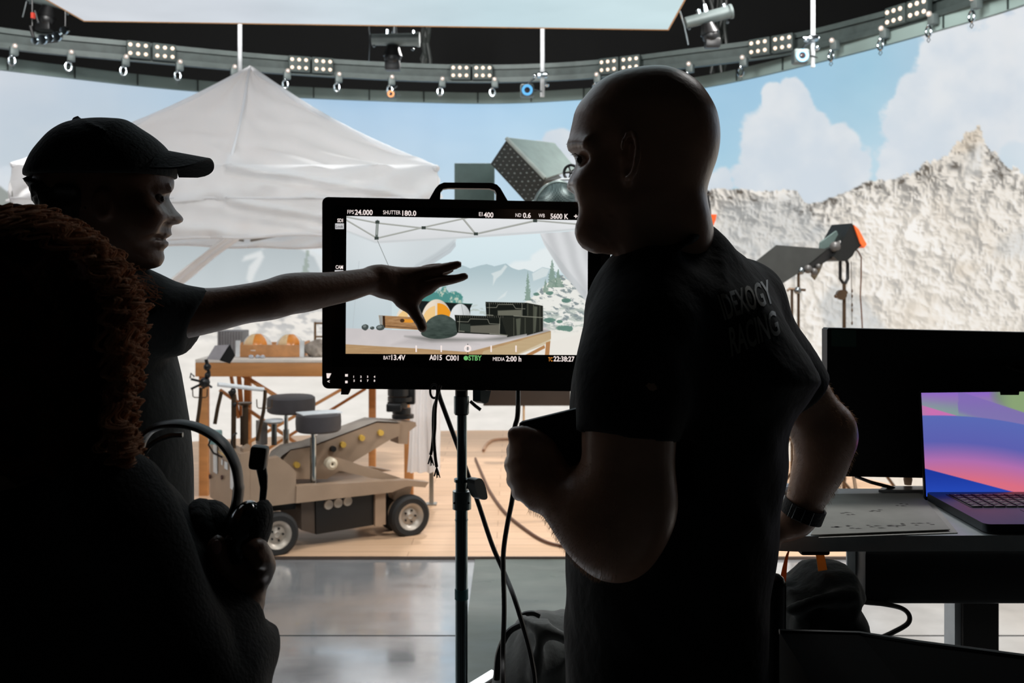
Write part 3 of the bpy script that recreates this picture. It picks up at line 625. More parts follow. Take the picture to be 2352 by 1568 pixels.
def skirt(a, b, z0, z1, nu=150, nv=16, amp=.03, sw=1):
    P = []
    d = (b-a).normalized(); n = Vector((d.y, -d.x, 0))
    for i in range(nu+1):
        u = i/nu; row = []
        for j in range(nv+1):
            v = j/nv; p = a.lerp(b, u); p.z = z0+(z1-z0)*v if True else 0
            p.z += (.012*math.sin(u*9+1)+.006*math.sin(u*31))*v
            k = amp*(math.sin(u*34+3*math.sin(u*7)+v*6*sw)*.6+(float(vn2(np.array(u*30), np.array(v*4+7)))-.5)*1.4)*(.25+v)
            if u > .5: k += .045*math.exp(-((v-(u-.5)*2.2)/.10)**2)*(u < .95)-.03*math.exp(-((v-(u-.5)*2.2-.22)/.08)**2)
            row.append(p+n*k)
        P.append(row)
    return P
zt = FL.z
for nm, a, b in (('front_valance', FL, FR), ('side_valance', FR, BR_), ('side_valance', BL_, FL), ('back_valance', BR_, BL_)):
    fr = nm == 'front_valance'; mb = MB(); mb.grid(skirt(a, b, zt+.005, zt-.215, 160 if fr else 60)); mb.build(nm, M_tent, tent, smooth=True, fix=False)
    mb = MB(); P = skirt(a, b, zt-.205, zt-.445, 160 if fr else 60, 14, .036, -1.6); mb.grid(P); mb.build('valance_flap', M_tent, tent, smooth=True, fix=False)
    mb = MB(); mb.tube([r[-1] for r in P][::2], .011, 6); mb.tube([p.lerp(p, 0)+Vector((0, -.01 if fr else 0, 0)) for p in [r[0] for r in P][::2]], .008, 6); mb.build('hem', M_tent, tent)
# gathered side curtain at the left, hanging curtain at the right front pole
def curtain(name, top, bot, n=70, m=26, amp=.02, fq=30):
    P = []
    for i in range(n+1):
        u = i/n; row = []
        for j in range(m+1):
            v = j/m; w_ = 1-.0*v; a = top[0].lerp(top[1], u); b = bot[0].lerp(bot[1], u); p = a.lerp(b, v); p.y += amp*math.sin(u*fq+2*math.sin(v*3))*(.5+.5*v); p.x += .006*math.sin(v*9+u*8); row.append(p)
        P.append(row)
    mb = MB(); mb.grid(P); return mb.build(name, M_tent, tent, smooth=True, fix=False)
curtain('gathered_curtain', (at(506, 548, 6.5), at(550, 548, 6.5)), (at(330, 690, 6.9), at(400, 668, 6.9)), fq=14)
curtain('hanging_curtain', (at(958, 540, 6.55), at(1006, 540, 6.55)), (at(934, 1085, 6.6), at(1012, 1085, 6.6)), fq=26)
M_leg = mat('tent_pole', (150, 148, 142), .35, .6)
for p in (at(991, 1160, 6.65), at(34, 500, 6.4), at(170, 500, 8.4), at(960, 500, 8.4)):
    mb = MB(); mb.box((p.x, p.y, zt/2-.02), (.028, .028, zt-.05)); mb.box((p.x, p.y, .018), (.07, .07, .008)); mb.build('leg', M_leg, tent)
mb = MB()
for a, b in ((FL, FR), (FR, BR_), (BR_, BL_), (BL_, FL)):
    for k in range(2):
        p, q = a.lerp(b, k/2+.01), a.lerp(b, k/2+.49); z1, z0 = zt-.12, zt-.40
        cx_ = Vector((-1.85, 7.4, 0)); f_ = lambda v, z: Vector((v.x+(cx_.x-v.x)*.07, v.y+(cx_.y-v.y)*.09, z)); mb.tube([f_(p, z1), f_(q, z0)], .012, 6); mb.tube([f_(p, z0), f_(q, z1)], .012, 6)
mb.build('scissor_frame', M_leg, tent)

# ------------------------------------------------------------ wooden work table and what lies on it
M_pine = mat('pine_wood', (196, 138, 84), .55, var=.14, scale=4, stretch=(1, 6, 6), bump=.05)
M_top = mat('pale_table_top', (226, 220, 212), .5, var=.05)
TZ = .957; TD = 6.9
tb = empty('work_table', (-1.6, 7.25, 0), label='long pine work table with crossed braces behind the camera dolly', cat='table')
xl, xr = at(450, 0, TD).x, at(955, 0, TD).x
mb = MB(); mb.box(((xl+xr)/2, TD+.38, TZ-.012), (xr-xl, .80, .024), bev=.004); mb.build('tabletop', M_top, tb)
for nm, c, s in (('apron', ((xl+xr)/2, TD, TZ-.072), (xr-xl, .035, .095)), ('apron', ((xl+xr)/2, TD+.75, TZ-.072), (xr-xl, .035, .095)), ('apron', (xl+.02, TD+.38, TZ-.072), (.035, .72, .095)), ('apron', (xr-.02, TD+.38, TZ-.072), (.035, .72, .095))):
    mb = MB(); mb.box(c, s, bev=.003); mb.build(nm, M_pine, tb)
for x, y in ((at(466, 0, TD).x, TD+.03), (at(466, 0, TD).x+.12, TD+.72), (at(832, 0, TD).x, TD+.5), (xr-.05, TD+.03)):
    mb = MB(); mb.box((x, y, (TZ-.12)/2+.012), (.062 if y < 7 else .05, .045, TZ-.11), bev=.003); mb.build('leg', M_pine, tb)
def bar(mb, a, b, w_, t_):
    a, b = Vector(a), Vector(b); x, y, z = frame_of(b-a); R = Matrix((x, y, z)).transposed()
    mb.box((a+b)/2, (w_, t_, (b-a).length), R, bev=.002)
for q in ((552, 858, 800, 1012, TD+.1), (505, 895, 722, 1046, TD+.65), (560, 1022, 800, 885, TD+.12), (600, 1040, 840, 892, TD+.62), (464, 1100, 560, 1046, TD+.04), (548, 858, 560, 1000, TD+.7), (530, 858, 548, 960, TD+.68)):
    mb = MB(); w_ = .03 if q[4] > TD+.3 else .042; bar(mb, at(q[0], q[1], q[4]), at(q[2], q[3], q[4]), w_, .022); mb.build('brace', M_pine, tb)
def T(px, D): return Vector(((px-CX)/F*D, D, TZ))
cr = empty('wooden_crate', T(630, 7.12), label='open wooden crate on the work table holding the hard hats', cat='crate')
s = 7.05/F; M_crate = mat('crate_wood', (200, 142, 92), .6, var=.2, bump=.1); c = T(632, 7.2)
for off, sz in (((0, -.15, .045), (.44, .014, .085)), ((0, .15, .045), (.44, .014, .085)), ((-.215, 0, .05), (.014, .29, .1)), ((.215, 0, .05), (.014, .29, .1)), ((0, 0, .007), (.43, .3, .012))):
    mb = MB(); mb.box(c+Vector(off), sz, bev=.002); mb.build('board', M_crate, cr)
mb = MB(); mb.box(c+Vector((.225, -.15, .06)), (.03, .022, .115)); mb.box(c+Vector((-.225, -.15, .06)), (.03, .022, .115)); mb.build('corner_bracket', M_white, cr)
M_hat = mat('white_helmet_plastic', (232, 226, 218), .25, coat=.4); M_or = mat('orange_helmet_plastic', (226, 138, 40), .3, coat=.4)
def helmet(px, D, z, r, rz, lab):
    o = empty('hard_hat', Vector(((px-CX)/F*D, D, z)), label=lab, cat='helmet'); o_ = Vector(o.location)
    mb = MB(); prof = [(r*math.cos(t)*1.0, r*1.0*math.sin(t)) for t in np.linspace(0, PI/2, 12)]; prof[-1] = (0, r)
    mb.lathe([(r*.96, -.0)]+prof, o_, n=28); mb.build('shell', M_hat, o)
    P = []; q = r*1.02
    for i in range(15):
        a = rz+math.radians(-18+i*4.2); P.append([o_+Vector((q*math.sin(a)*math.cos(t), -q*math.cos(a)*math.cos(t), q*math.sin(t))) for t in np.linspace(.02, 1.25, 12)])
    mb = MB(); mb.grid(P); mb.build('orange_panel', M_or, o, smooth=True)
    P = []
    for i in range(13):
        a = rz+math.radians(-62+i*3.7); P.append([o_+Vector((q*math.sin(a)*math.cos(t), -q*math.cos(a)*math.cos(t), q*math.sin(t))) for t in np.linspace(.02, 1.2, 12)])
    mb = MB(); mb.grid(P); mb.build('cream_panel', mat('cream_helmet_plastic', (236, 205, 160), .3), o, smooth=True)
    mb = MB(); mb.lathe([(r*.9, -.008), (r*1.12, -.012), (r*1.12, -.006), (r*.98, .004)], o_, n=28); mb.build('brim', M_hat, o)
helmet(591, 7.16, TZ+.057, .106, .25, 'left hard hat of white, cream and orange in the wooden crate')
helmet(666, 7.16, TZ+.06, .1, .3, 'right hard hat of white, cream and orange in the wooden crate')
o = empty('storage_tub', T(534, 7.42), label='grey ribbed storage box on the left end of the work table', cat='box'); mb = MB(); p = T(536, 7.44); mb.box(p+Vector((0, 0, .085)), (.18, .2, .165), bev=.004); mb.build('tub', mat('grey_tub', (118, 116, 118), .5), o)
for k in range(9): mb = MB(); mb.box(p+Vector((-.08+k*.02, -.103, .085)), (.007, .008, .16)); mb.build('rib', mat('grey_tub_rib', (140, 138, 140), .5), o)
def rock(name, c, r, lab, m, seed):
    S = Sculpt((c[0]-r[0]*1.3, c[1]-r[1]*1.3, c[2]-r[2]*.9), (c[0]+r[0]*1.3, c[1]+r[1]*1.3, c[2]+r[2]*1.3), min(r)/14); S.ell(c, r, k=0)
    S.noise(min(r)*.7, 1.2/min(r), .2*min(r)*4, lambda x, y, z: vn3(x/min(r)+seed, y/min(r)+seed, z/min(r))-.5+.4*(vn3(x*2.6/min(r), y*2.6/min(r)+seed, z*2.6/min(r))-.5)); o = S.build(name, m); tag(o, lab, 'rock'); return o
M_rock = mat('grey_rock', (150, 140, 130), .9, var=.3, scale=20, bump=.5, bscale=30)
rock('rock', T(726, 7.1)+Vector((0, 0, .052)), (.078, .08, .06), 'rounded grey rock on the work table beside the big monitor', M_rock, 3)
for i, px in enumerate((577, 592, 603)):
    o = rock('pebble', T(px, 6.96)+Vector((0, 0, .011)), (.018, .014, .013), 'small shiny stone on the table edge in front of the crate', mat('pale_stone', (190, 195, 205), .3), 10+i*3); o['category'] = 'stone'; o['group'] = 'small stones before the crate'
o = empty('wooden_stand', T(735, 7.4), label='small upright wooden stand on the table against the big monitor edge', cat='stand')
p = T(733, 7.45); mb = MB()
for a, b in (((-.03, 0, 0), (-.03, 0, .23)), ((.04, 0, 0), (.04, 0, .23)), ((-.03, 0, .22), (.04, 0, .22)), ((-.03, 0, .12), (.04, 0, .12))): bar(mb, p+Vector(a), p+Vector(b), .014, .014)
mb.build('rails', mat('dark_wood', (120, 92, 62), .6), o)

# ------------------------------------------------------------ camera dolly
A_, B_ = Vector((-1.286, 5.47, .12)), Vector((-.603, 5.88, .12)); SP = Plane(A_, B_, A_+Vector((0, 0, 1)))
U = (B_-A_); U.z = 0; U.normalize(); N = SP.n                      # N points to the viewer's side of the dolly
M_tan = mat('tan_painted_metal', (158, 134, 112), .45, .1, var=.1, scale=6, coat=.1)
M_tyre = mat('black_rubber', (26, 25, 24), .75, bump=.1); M_hub = mat('grey_wheel_hub', (168, 158, 146), .4, .3)
dl = empty('camera_dolly', (-.95, 5.85, 0), label='tan four-wheeled camera dolly with two black seats and a raised boom arm', cat='dolly')
def wheel(c, r, w_=.075):
    mb = MB(); mb.lathe([(r*.62, -w_*.45), (r*.86, -w_/2), (r*.97, -w_*.36), (r, -w_*.15), (r, w_*.15), (r*.97, w_*.36), (r*.86, w_/2), (r*.62, w_*.45)], c, N, 36, cap=False); t = mb.build('tyre', M_tyre, dl)
    mb = MB(); mb.lathe([(0, w_*.20), (r*.12, w_*.30), (r*.2, w_*.18), (r*.4, w_*.1), (r*.5, w_*.34), (r*.64, w_*.46), (r*.66, w_*.3), (r*.66, -w_*.4), (0, -w_*.4)], c, N, 30); mb.build('wheel_rim', M_hub, t)
    mb = MB()
    for k in range(5): a = 2*PI*k/5; q = c+U*math.cos(a)*r*.28+Vector((0, 0, math.sin(a)*r*.28))+N*w_*.17; mb.cyl(q, q+N*.008, r*.05, n=8)
    mb.build('bolts', M_plastic, t)
wheel(SP.p(634, 1226, .0), .122); wheel(SP.p(939, 1184, .0), .124)
wheel(SP.p(939, 1184, -.16), .122); wheel(SP.p(634, 1226, -.52), .122); wheel(SP.p(939, 1184, -.52), .122)
def dp(name, poly, a, b, m=M_tan, parent=dl):
    mb = MB(); SP.prism(mb, poly, a, b); o = mb.build(name, m, parent, smooth=False); return o
dp('side_panel', [(598, 1050), (613, 1052), (637, 1047), (662, 1066), (677, 1082), (677, 1153), (613, 1161), (598, 1160)], .02, -.03)
dp('front_box', [(566, 1060), (600, 1052), (600, 1160), (566, 1176)], .02, -.56)
fb = dp('front_plate', [(548, 1040), (570, 1036), (570, 1182), (548, 1190)], .03, -.60)
dp('front_upright', [(559, 1030), (575, 1022), (578, 1060), (560, 1066)], .0, -.06)
dp('deck', [(677, 1114), (712, 1112), (929, 1100), (980, 1105), (972, 1117), (930, 1114), (895, 1128), (676, 1153)], .03, -.03)
dp('deck', [(677, 1114), (929, 1102), (972, 1110), (895, 1120), (676, 1146)], -.45, -.5)
mb = MB(); mb.prism([SP.p(684, 1128, -.03), SP.p(935, 1108, -.03), SP.p(935, 1108, -.03)-N*.43, SP.p(684, 1128, -.03)-N*.43], (0, 0, -.012)); mb.build('deck_plate', M_tan, dl, smooth=False)
dp('battery_box', [(728, 1153), (861, 1132), (861, 1207), (729, 1229)], -.02, -.42, M_plastic)
dp('battery_box_side', [(696, 1155), (727, 1153), (728, 1229), (697, 1220)], -.03, -.40, mat('dark_brown_metal', (70, 58, 48), .5))
dp('bracket', [(862, 1128), (886, 1126), (886, 1204), (862, 1208)], .0, -.05)
dp('axle_block', [(904, 1118), (960, 1110), (948, 1150), (930, 1160), (912, 1150)], -.06, -.12)
dp('front_axle', [(600, 1158), (690, 1150), (690, 1175), (600, 1185)], -.08, -.5, M_black)
for k in range(3):
    mb = MB(); c = SP.p(757+k*22, 1160-k*4, -.015); mb.lathe([(0, 0), (.026, .004), (.03, -.01)], c, N, 16); mb.build('gauge', M_hub, dl)
# boom arm
dp('boom_arm', [(668, 1075), (690, 1045), (742, 1036), (892, 979), (947, 981), (945, 1010), (925, 1018), (840, 1070), (775, 1112), (690, 1112), (678, 1095)], -.17, -.21)
dp('boom_arm', [(668, 1075), (690, 1045), (742, 1036), (892, 979), (947, 981), (945, 1010), (925, 1018), (840, 1070), (775, 1112), (690, 1112), (678, 1095)], -.31, -.35)
mb = MB()
tp = [(655, 1085), (668, 1058), (690, 1042), (742, 1032), (892, 975), (950, 978)]
mb.grid([[SP.p(x, y, -.165), SP.p(x, y, -.355)] for x, y in tp]); o = mb.build('boom_cover', mat('boom_cover_grey', (150, 140, 130), .5), dl, smooth=True, fix=False)
dp('lower_link', [(752, 1070), (764, 1052), (790, 1056), (844, 1074), (929, 1101), (900, 1106), (862, 1101), (778, 1082)], -.05, -.08)
mb = MB(); mb.lathe([(.008, .03), (.018, .035), (.034, .02), (.034, -.02), (.008, -.02), (.008, .03)], SP.p(764, 1066, -.03), N, 24, cap=False); mb.build('pivot_ring', mat('ivory_ring', (205, 190, 165), .4), dl)
for x, y in ((811, 1030), (855, 1014), (899, 1002), (703, 1078), (788, 1040)):
    mb = MB(); mb.cyl(SP.p(x, y, -.17), SP.p(x, y, -.145), .017, n=14); mb.build('bolt', mat('yellow_bolt', (205, 165, 70), .5) if x != 788 else M_plastic, dl)
dp('boom_head', [(945, 976), (988, 979), (990, 988), (972, 1002), (970, 1031), (948, 1030)], -.2, -.32)
mb = MB(); q = SP.p(963, 950, -.26)
for i, (x, y, a, h_) in enumerate(((958, 905, 26, 26), (962, 926, 30, 10), (955, 940, 24, 12), (965, 955, 22, 12), (968, 968, 26, 8))):
    k = 5.95/F; mb.cyl(SP.p(x, y+h_/2, -.26), SP.p(x, y-h_/2, -.26), a*k, n=20)
mb.box(SP.p(945, 945, -.24), (.09, .1, .05), bev=.008); mb.box(SP.p(984, 915, -.24), (.05, .06, .12), bev=.008); mb.build('camera_mount', M_plastic, dl)
# seats
for px, py, off, hw, hh in ((740, 972, -.06, 51, 42), (725, 947, -.42, 54, 38)):
    c = SP.p(px, py, off); k = c.y/F; mb = MB(); r = hw*k; h_ = hh*k
    mb.lathe([(r*.9, -h_/2), (r, -h_*.4), (r*1.02, 0), (r, h_*.4), (r*.9, h_/2), (0, h_*.52)], c, n=32); st = mb.build('seat', mat('dark_grey_vinyl', (62, 58, 60), .6), dl)
    mb = MB(); mb.cyl(Vector((c.x-.03, c.y, .45)), Vector((c.x-.03, c.y, c.z-h_/2)), .012, n=12); mb.cyl(Vector((c.x-.03, c.y, .3)), Vector((c.x-.03, c.y, .62)), .018, n=12); mb.build('seat_post', M_chrome, st)
c = SP.p(742, 952, -.06); mb = MB(); mb.box(c+Vector((0, 0, .005)), (.23, .13, .006), Matrix.Rotation(.5, 3, 'Z')); o = mb.build('paper_sheet', M_white); tag(o, 'white sheet lying on the nearer black dolly seat', 'paper')
c = SP.p(675, 985, -.35); mb = MB(); mb.lathe([(0, .012), (.05, .01), (.055, 0), (.04, -.012), (0, -.014)], c, n=20); sp_ = mb.build('foot_pad', M_white, dl); mb = MB(); mb.cyl(Vector((c.x, c.y, .55)), Vector((c.x, c.y, c.z)), .016); mb.build('foot_pad_post', M_steel, dl)
dp('grey_battery', [(652, 992), (668, 990), (668, 1046), (652, 1050)], -.42, -.52, mat('ribbed_grey', (110, 104, 100), .6))
# steering column, handles, hooks
M_brz = mat('bronze_metal', (92, 74, 58), .35, .7)
for nm, pts, r, off in (('column', [(555, 1062), (556, 912)], .014, -.16), ('column', [(578, 1040), (578, 932)], .017, -.12), ('handle', [(603, 1018), (613, 972), (618, 949), (621, 920), (622, 900)], .0105, -.1), ('handle', [(490, 1000), (496, 958), (499, 930), (500, 905)], .0105, -.36), ('handle', [(527, 990), (534, 950), (543, 912)], .011, -.3), ('handlebar', [(516, 888), (560, 893), (600, 898), (624, 900)], .012, -.14), ('rod', [(571, 1030), (571, 962)], .006, -.14)):
    mb = MB(); SP.tube(mb, pts, r, off); mb.build(nm, M_white if nm == 'handlebar' else M_brz, dl)
mb = MB(); c = SP.p(577, 932, -.12); mb.lathe([(.02, -.012), (.038, -.002), (.038, .006), (0, .008)], c, n=20); mb.build('column_cap', M_brz, dl)
for cx, cy, off in ((620, 921, -.1), (498, 908, -.36)):
    mb = MB(); SP.tube(mb, [(cx-18, cy), (cx-17, cy+18), (cx-13, cy+21), (cx+13, cy+21), (cx+17, cy+18), (cx+18, cy)], .0035, off, 6); mb.build('hook', M_brz, dl)
mb = MB(); SP.tube(mb, [(545, 905), (555, 925), (562, 935)], .008, -.16); mb.sph(SP.p(553, 905, -.15), .018, 10); mb.sph(SP.p(556, 936, -.15), .014, 10); mb.build('clamp', M_plastic, dl)
mb = MB(); SP.tube(mb, [(556, 1064), (548, 1050), (543, 1020), (548, 1005), (556, 1000)], .006, -.1, 6); SP.tube(mb, [(520, 1020), (512, 1040), (524, 1060), (545, 1070)], .006, -.3, 6); mb.build('hose', M_plastic, dl)
mb = MB(); mb.box(SP.p(533, 1024, -.34), (.07, .05, .08), bev=.01); mb.build('water_bottle_cap', mat('pale_teal_plastic', (165, 205, 205), .2, trans=.3), dl)
mb = MB(); mb.cyl(SP.p(556, 1062, -.42), SP.p(556, 1064, -.16), .02, n=12); mb.build('yellow_roll', mat('pale_yellow', (226, 190, 120), .6), dl)
# front face plate labels and holes: lie on the plate that faces left-front
fu = -U; base = SP.p(548, 1115, -.3)
def face_pt(a, z): return SP.p(548, 1115, 0)-N*a+fu*.004+Vector((0, 0, z-SP.p(548, 1115, 0).z))
for a0, a1, z0, z1, m_ in ((.05, .14, .37, .55, M_white), (.42, .5, .40, .56, M_white), (.2, .26, .46, .50, M_white), (.3, .33, .47, .5, M_white)):
    mb = MB(); mb.prism([face_pt(a0, z0), face_pt(a1, z0), face_pt(a1, z1), face_pt(a0, z1)], fu*.003); mb.build('label', m_, dl, smooth=False)
for a, z in ((.31, .4), (.03, .36), (.57, .36), (.12, .6), (.5, .58)):
    mb = MB(); p = face_pt(a, z); mb.cyl(p, p+fu*.008, .013, n=12); mb.build('hole_plug', mat('dark_red_plug', (70, 35, 30), .6), dl)
mb = MB(); text_on(mb, '50', SP.p(628, 1075, .024), U, Vector((0, 0, 1)), .03)
# onboard monitor clamped on the dolly handle
om = empty('onboard_monitor', SP.p(503, 890, -.3), label='small black monitor with grey sun flap clamped on the dolly handle', cat='monitor')
mb = MB(); SP.prism(mb, [(529, 833), (556, 797), (569, 823), (556, 843), (541, 838)], -.24, -.30); mb.build('housing', M_plastic, om, smooth=False)
mb = MB(); SP.prism(mb, [(499, 832), (519, 799), (552, 797), (529, 834)], -.22, -.225); mb.build('sun_flap', mat('grey_flap', (150, 146, 150), .5), om, smooth=False)
mb = MB(); SP.tube(mb, [(511, 868), (507, 848), (504, 834)], .01, -.28); mb.sph(SP.p(507, 852, -.28), .022, 10); mb.sph(SP.p(503, 890, -.3), .03, 12); mb.sph(SP.p(509, 872, -.29), .018, 10)
for q in ((470, 882), (470, 906), (520, 902), (508, 868), (500, 905)): SP.tube(mb, [(503, 890), q], .007, -.3, 6)
SP.tube(mb, [(478, 876), (470, 868), (468, 880)], .005, -.3, 6); mb.build('clamp_arm', M_plastic, om)
# dolly cables on the floor
def floor_cable(name, pts, r, m, lab, start=None):
    """pts: photo pixels of a cable lying on the stage floor"""
    P = spline(pts, 6); mb = MB(); W_ = []
    for x, y in P: D = (H-r-.015)*F/(y-Y0); W_.append(at(x, y, D))
    if start: W_ = [Vector(q) for q in start]+W_
    mb.tube(W_, r, 8); o = mb.build(name, m); tag(o, lab, 'cable'); return o
M_cab = mat('black_cable', (18, 16, 15), .5); M_cabb = mat('brown_lit_cable', (92, 58, 38), .5)
floor_cable('floor_cable', [(1092, 1052), (1110, 1094), (1128, 1132), (1160, 1176), (1200, 1210), (1246, 1240), (1290, 1253), (1340, 1258), (1400, 1262)], .009, M_cabb, 'brown cable curving over the wooden floor to the bald man')
floor_cable('floor_tube', [(1110, 1034), (1117, 1020), (1130, 1011), (1150, 1008), (1180, 1008), (1230, 1010)], .012, mat('tan_tube', (170, 130, 100), .5), 'tan bent tube lying on the wooden floor behind the man\'s hand')

# ------------------------------------------------------------ studio lights on stands
def bars(name, segs, m, parent):
    mb = MB()
    for s_ in segs: mb.tube([at(*q) for q in s_[0]], s_[1], 8)
    return mb.build(name, m, parent)
sb = empty('softbox_light', at(1200, 470, 6.2), label='large black honeycomb studio light with grey barn door above the monitor', cat='studio light')
a, b, c, d = at(1163, 322, 6.0), at(1252, 414, 5.9), at(1222, 480, 6.15), at(1127, 376, 6.25); e, g = at(1320, 392, 6.35), at(1272, 334, 6.45)
mb = MB(); back = (e+g)/2-(a+b)/2; mb.prism([a, b, c, d], back*.45); mb.build('housing', mat('softbox_black', (34, 40, 38), .6), sb, smooth=False)
mb = MB(); nrm = (b-a).cross(e-a).normalized(); nrm = nrm if nrm.z > 0 else -nrm; up_ = Vector((0, 0, .006)); mb.prism([a+up_, b+up_, e+up_, g+up_], nrm*.012); mb.build('barn_door', mat('sage_barn_door', (118, 132, 128), .45), sb, smooth=False)
mb = MB(); mb.tube([a+up_*2, b+up_*2], .012, 8); mb.tube([a+up_*2, g+up_*2, e+up_*2, b+up_*2], .006, 6); mb.build('door_edge', mat('door_edge', (150, 156, 150), .4), sb)
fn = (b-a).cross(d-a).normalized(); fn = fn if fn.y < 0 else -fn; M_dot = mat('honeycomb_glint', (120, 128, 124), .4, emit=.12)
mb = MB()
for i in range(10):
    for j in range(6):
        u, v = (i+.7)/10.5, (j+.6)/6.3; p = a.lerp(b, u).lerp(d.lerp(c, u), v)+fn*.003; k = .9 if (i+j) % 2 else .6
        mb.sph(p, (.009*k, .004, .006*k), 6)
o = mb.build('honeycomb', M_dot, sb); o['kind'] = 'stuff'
bars('yoke', [([(1262, 450, 6.25), (1290, 480, 6.25), (1346, 500, 6.25)], .014)], M_black, sb); mb = MB(); p = at(1346, 500, 6.25); mb.cyl((p.x, p.y, .014), p, .014); mb.build('stand_pole', M_black, sb)
bd = empty('flag_board', at(1085, 470, 6.5), label='flat dark green-grey board standing behind the monitor handle', cat='board')
mb = MB(); mb.box(at(1090, 440, 6.5), (92*6.5/F, .02, 130*6.5/F), bev=.002); mb.build('board', mat('green_grey_board', (66, 84, 80), .6), bd); mb = MB(); p = at(1062, 470, 6.52); mb.cyl((p.x, p.y, .014), p, .012); mb.build('stand_pole', M_black, bd)
ml = empty('mesh_dome_light', at(1275, 470, 4.2), label='round mesh-covered studio light peeking over the monitor by the man\'s nose', cat='studio light')
c = at(1276, 474, 4.2); k = 4.2/F; mb = MB(); mb.lathe([(52*k*math.cos(t), 58*k*math.sin(t)) for t in np.linspace(0, PI/2-.01, 12)], c, (.15, -.35, 1), 40)
mm = mat('wire_mesh', (108, 122, 120), .4, .4); nt = mm.node_tree; bb = nt.nodes['Principled BSDF']; ck = nt.nodes.new('ShaderNodeTexChecker'); ck.inputs['Scale'].default_value = 170; tc = nt.nodes.new('ShaderNodeTexCoord'); nt.links.new(tc.outputs['Object'], ck.inputs[0])
ck.inputs[1].default_value = (*lin((98, 112, 110)), 1); ck.inputs[2].default_value = (*lin((52, 62, 62)), 1); nt.links.new(ck.outputs[0], bb.inputs['Base Color']); mb.build('mesh_dome', mm, ml)
ax = Vector((.15, -.35, 1)).normalized(); x_, y_, z_ = frame_of(ax); mb = MB(); mb.tube([c+x_*math.cos(t)*53*k+y_*math.sin(t)*53*k for t in np.linspace(0, 2*PI, 33)[:-1]], .008, 8, True); mb.tube([c+x_*math.cos(t)*52*k+ax*math.sin(t)*59*k for t in np.linspace(0, PI, 20)], .006, 8); mb.build('rim', mat('rim_grey', (128, 142, 138), .4, .4), ml)
mb = MB(); cc = at(1311, 396, 4.2); x_, y_, z_ = frame_of(Vector((-.5, -1, 0))); mb.tube([cc+x_*math.cos(t)*17*k+y_*math.sin(t)*17*k for t in np.linspace(0, 2*PI, 25)[:-1]], .006, 8, True)
for t in range(5): mb.tube([cc, cc+x_*math.cos(t*1.26)*17*k+y_*math.sin(t*1.26)*17*k], .0035, 6)
mb.sph(cc, .009, 8); mb.build('hand_wheel', M_plastic, ml)
mb = MB(); mb.tube([at(1268, 420, 4.19), at(1290, 412, 4.19), at(1318, 411, 4.19)], .006, 8); mb.build('arm', M_white, ml); mb = MB(); p = at(1352, 480, 4.2); mb.cyl((p.x, p.y, .004), p, .012); mb.tube([at(1300, 470, 4.2), at(1352, 480, 4.2)], .01); mb.build('stand_pole', M_black, ml)
# right hand lamp with large flag
lt = empty('barn_door_light', at(1900, 640, 6.9), label='black studio lamp with big square barn door before the rocky mountains', cat='studio light')
LP = Plane(at(1900, 600, 6.9), at(1700, 600, 6.7), at(1900, 300, 6.9))
def lpz(name, poly, a, b, m): mb = MB(); LP.prism(mb, poly, a, b); return mb.build(name, m, lt, smooth=False)
lpz('barn_door', [(1690, 630), (1775, 563), (1893, 572), (1848, 612), (1771, 662), (1730, 690)], .05, .04, mat('barn_door_dark', (52, 54, 52), .6))
lpz('barn_door', [(1886, 556), (1922, 530), (1928, 545), (1900, 575), (1884, 572)], .0, -.02, mat('barn_door_green', (88, 104, 100), .5))
lpz('housing', [(1921, 545), (1938, 514), (1949, 526), (1962, 562), (1945, 578), (1940, 588), (1926, 600), (1905, 598), (1897, 590)], .09, -.14, M_black)
lpz('lens_tube', [(1843, 610), (1890, 572), (1905, 566), (1912, 592), (1897, 595), (1852, 622)], .05, -.05, M_plastic)
lpz('back_cover', [(1941, 518), (1952, 528), (1970, 562), (1964, 570), (1956, 560)], .10, -.12, mat('orange_cover', (232, 98, 40), .4, emit=.25))
lpz('lower_door', [(1866, 618), (1893, 598), (1884, 622), (1872, 643), (1864, 634)], .0, -.01, mat('brass_door', (120, 108, 84), .5))
mb = MB(); LP.tube(mb, [(1934, 590), (1934, 640), (1940, 649), (1946, 650), (1951, 640), (1951, 605), (1946, 593), (1940, 588)], .012, -.02); mb.build('yoke', M_plastic, lt)
for q in ((1906, 568, .04), (1918, 562, .03), (1914, 580, .03), (1928, 584, .028), (1844, 618, .03), (1858, 624, .026), (1868, 612, .02)):
    mb = MB(); mb.sph(LP.p(q[0], q[1], .06), q[2], 10); mb.build('knob', mat('knob_grey', (74, 72, 70), .4), lt)
mb = MB(); LP.tube(mb, [(1964, 572), (1971, 577), (1978, 590), (1978, 630), (1976, 680), (1979, 720), (1981, 760)], .005, 0, 6); LP.tube(mb, [(1981, 760), (1985, 900), (1990, 1050)], .005, 0, 6); mb.build('power_cable', M_cabb, lt)
p = LP.p(1943, 655, -.02); mb = MB(); mb.cyl((p.x, p.y, .014), p+Vector((0, 0, .01)), .0125); mb.build('stand_pole', M_brz, lt)
mb = MB(); mb.lathe([(.02, -.02), (.035, -.02), (.035, .02), (.02, .02)], LP.p(1932, 677, .0), (0, 1, 0), 16); mb.sph(LP.p(1920, 680, 0), .014); mb.cyl(LP.p(1932, 677, 0), LP.p(1944, 670, 0), .015); mb.build('clamp', M_brz, lt)
mb = MB()
for y in (668, 680, 700, 712, 742): mb.sph(LP.p(1957, y, .0), (.007, .007, .014), 8)
mb.tube([LP.p(1955, 600, 0), LP.p(1957, 742, 0)], .0025, 5); mb.build('chain', M_brz, lt)
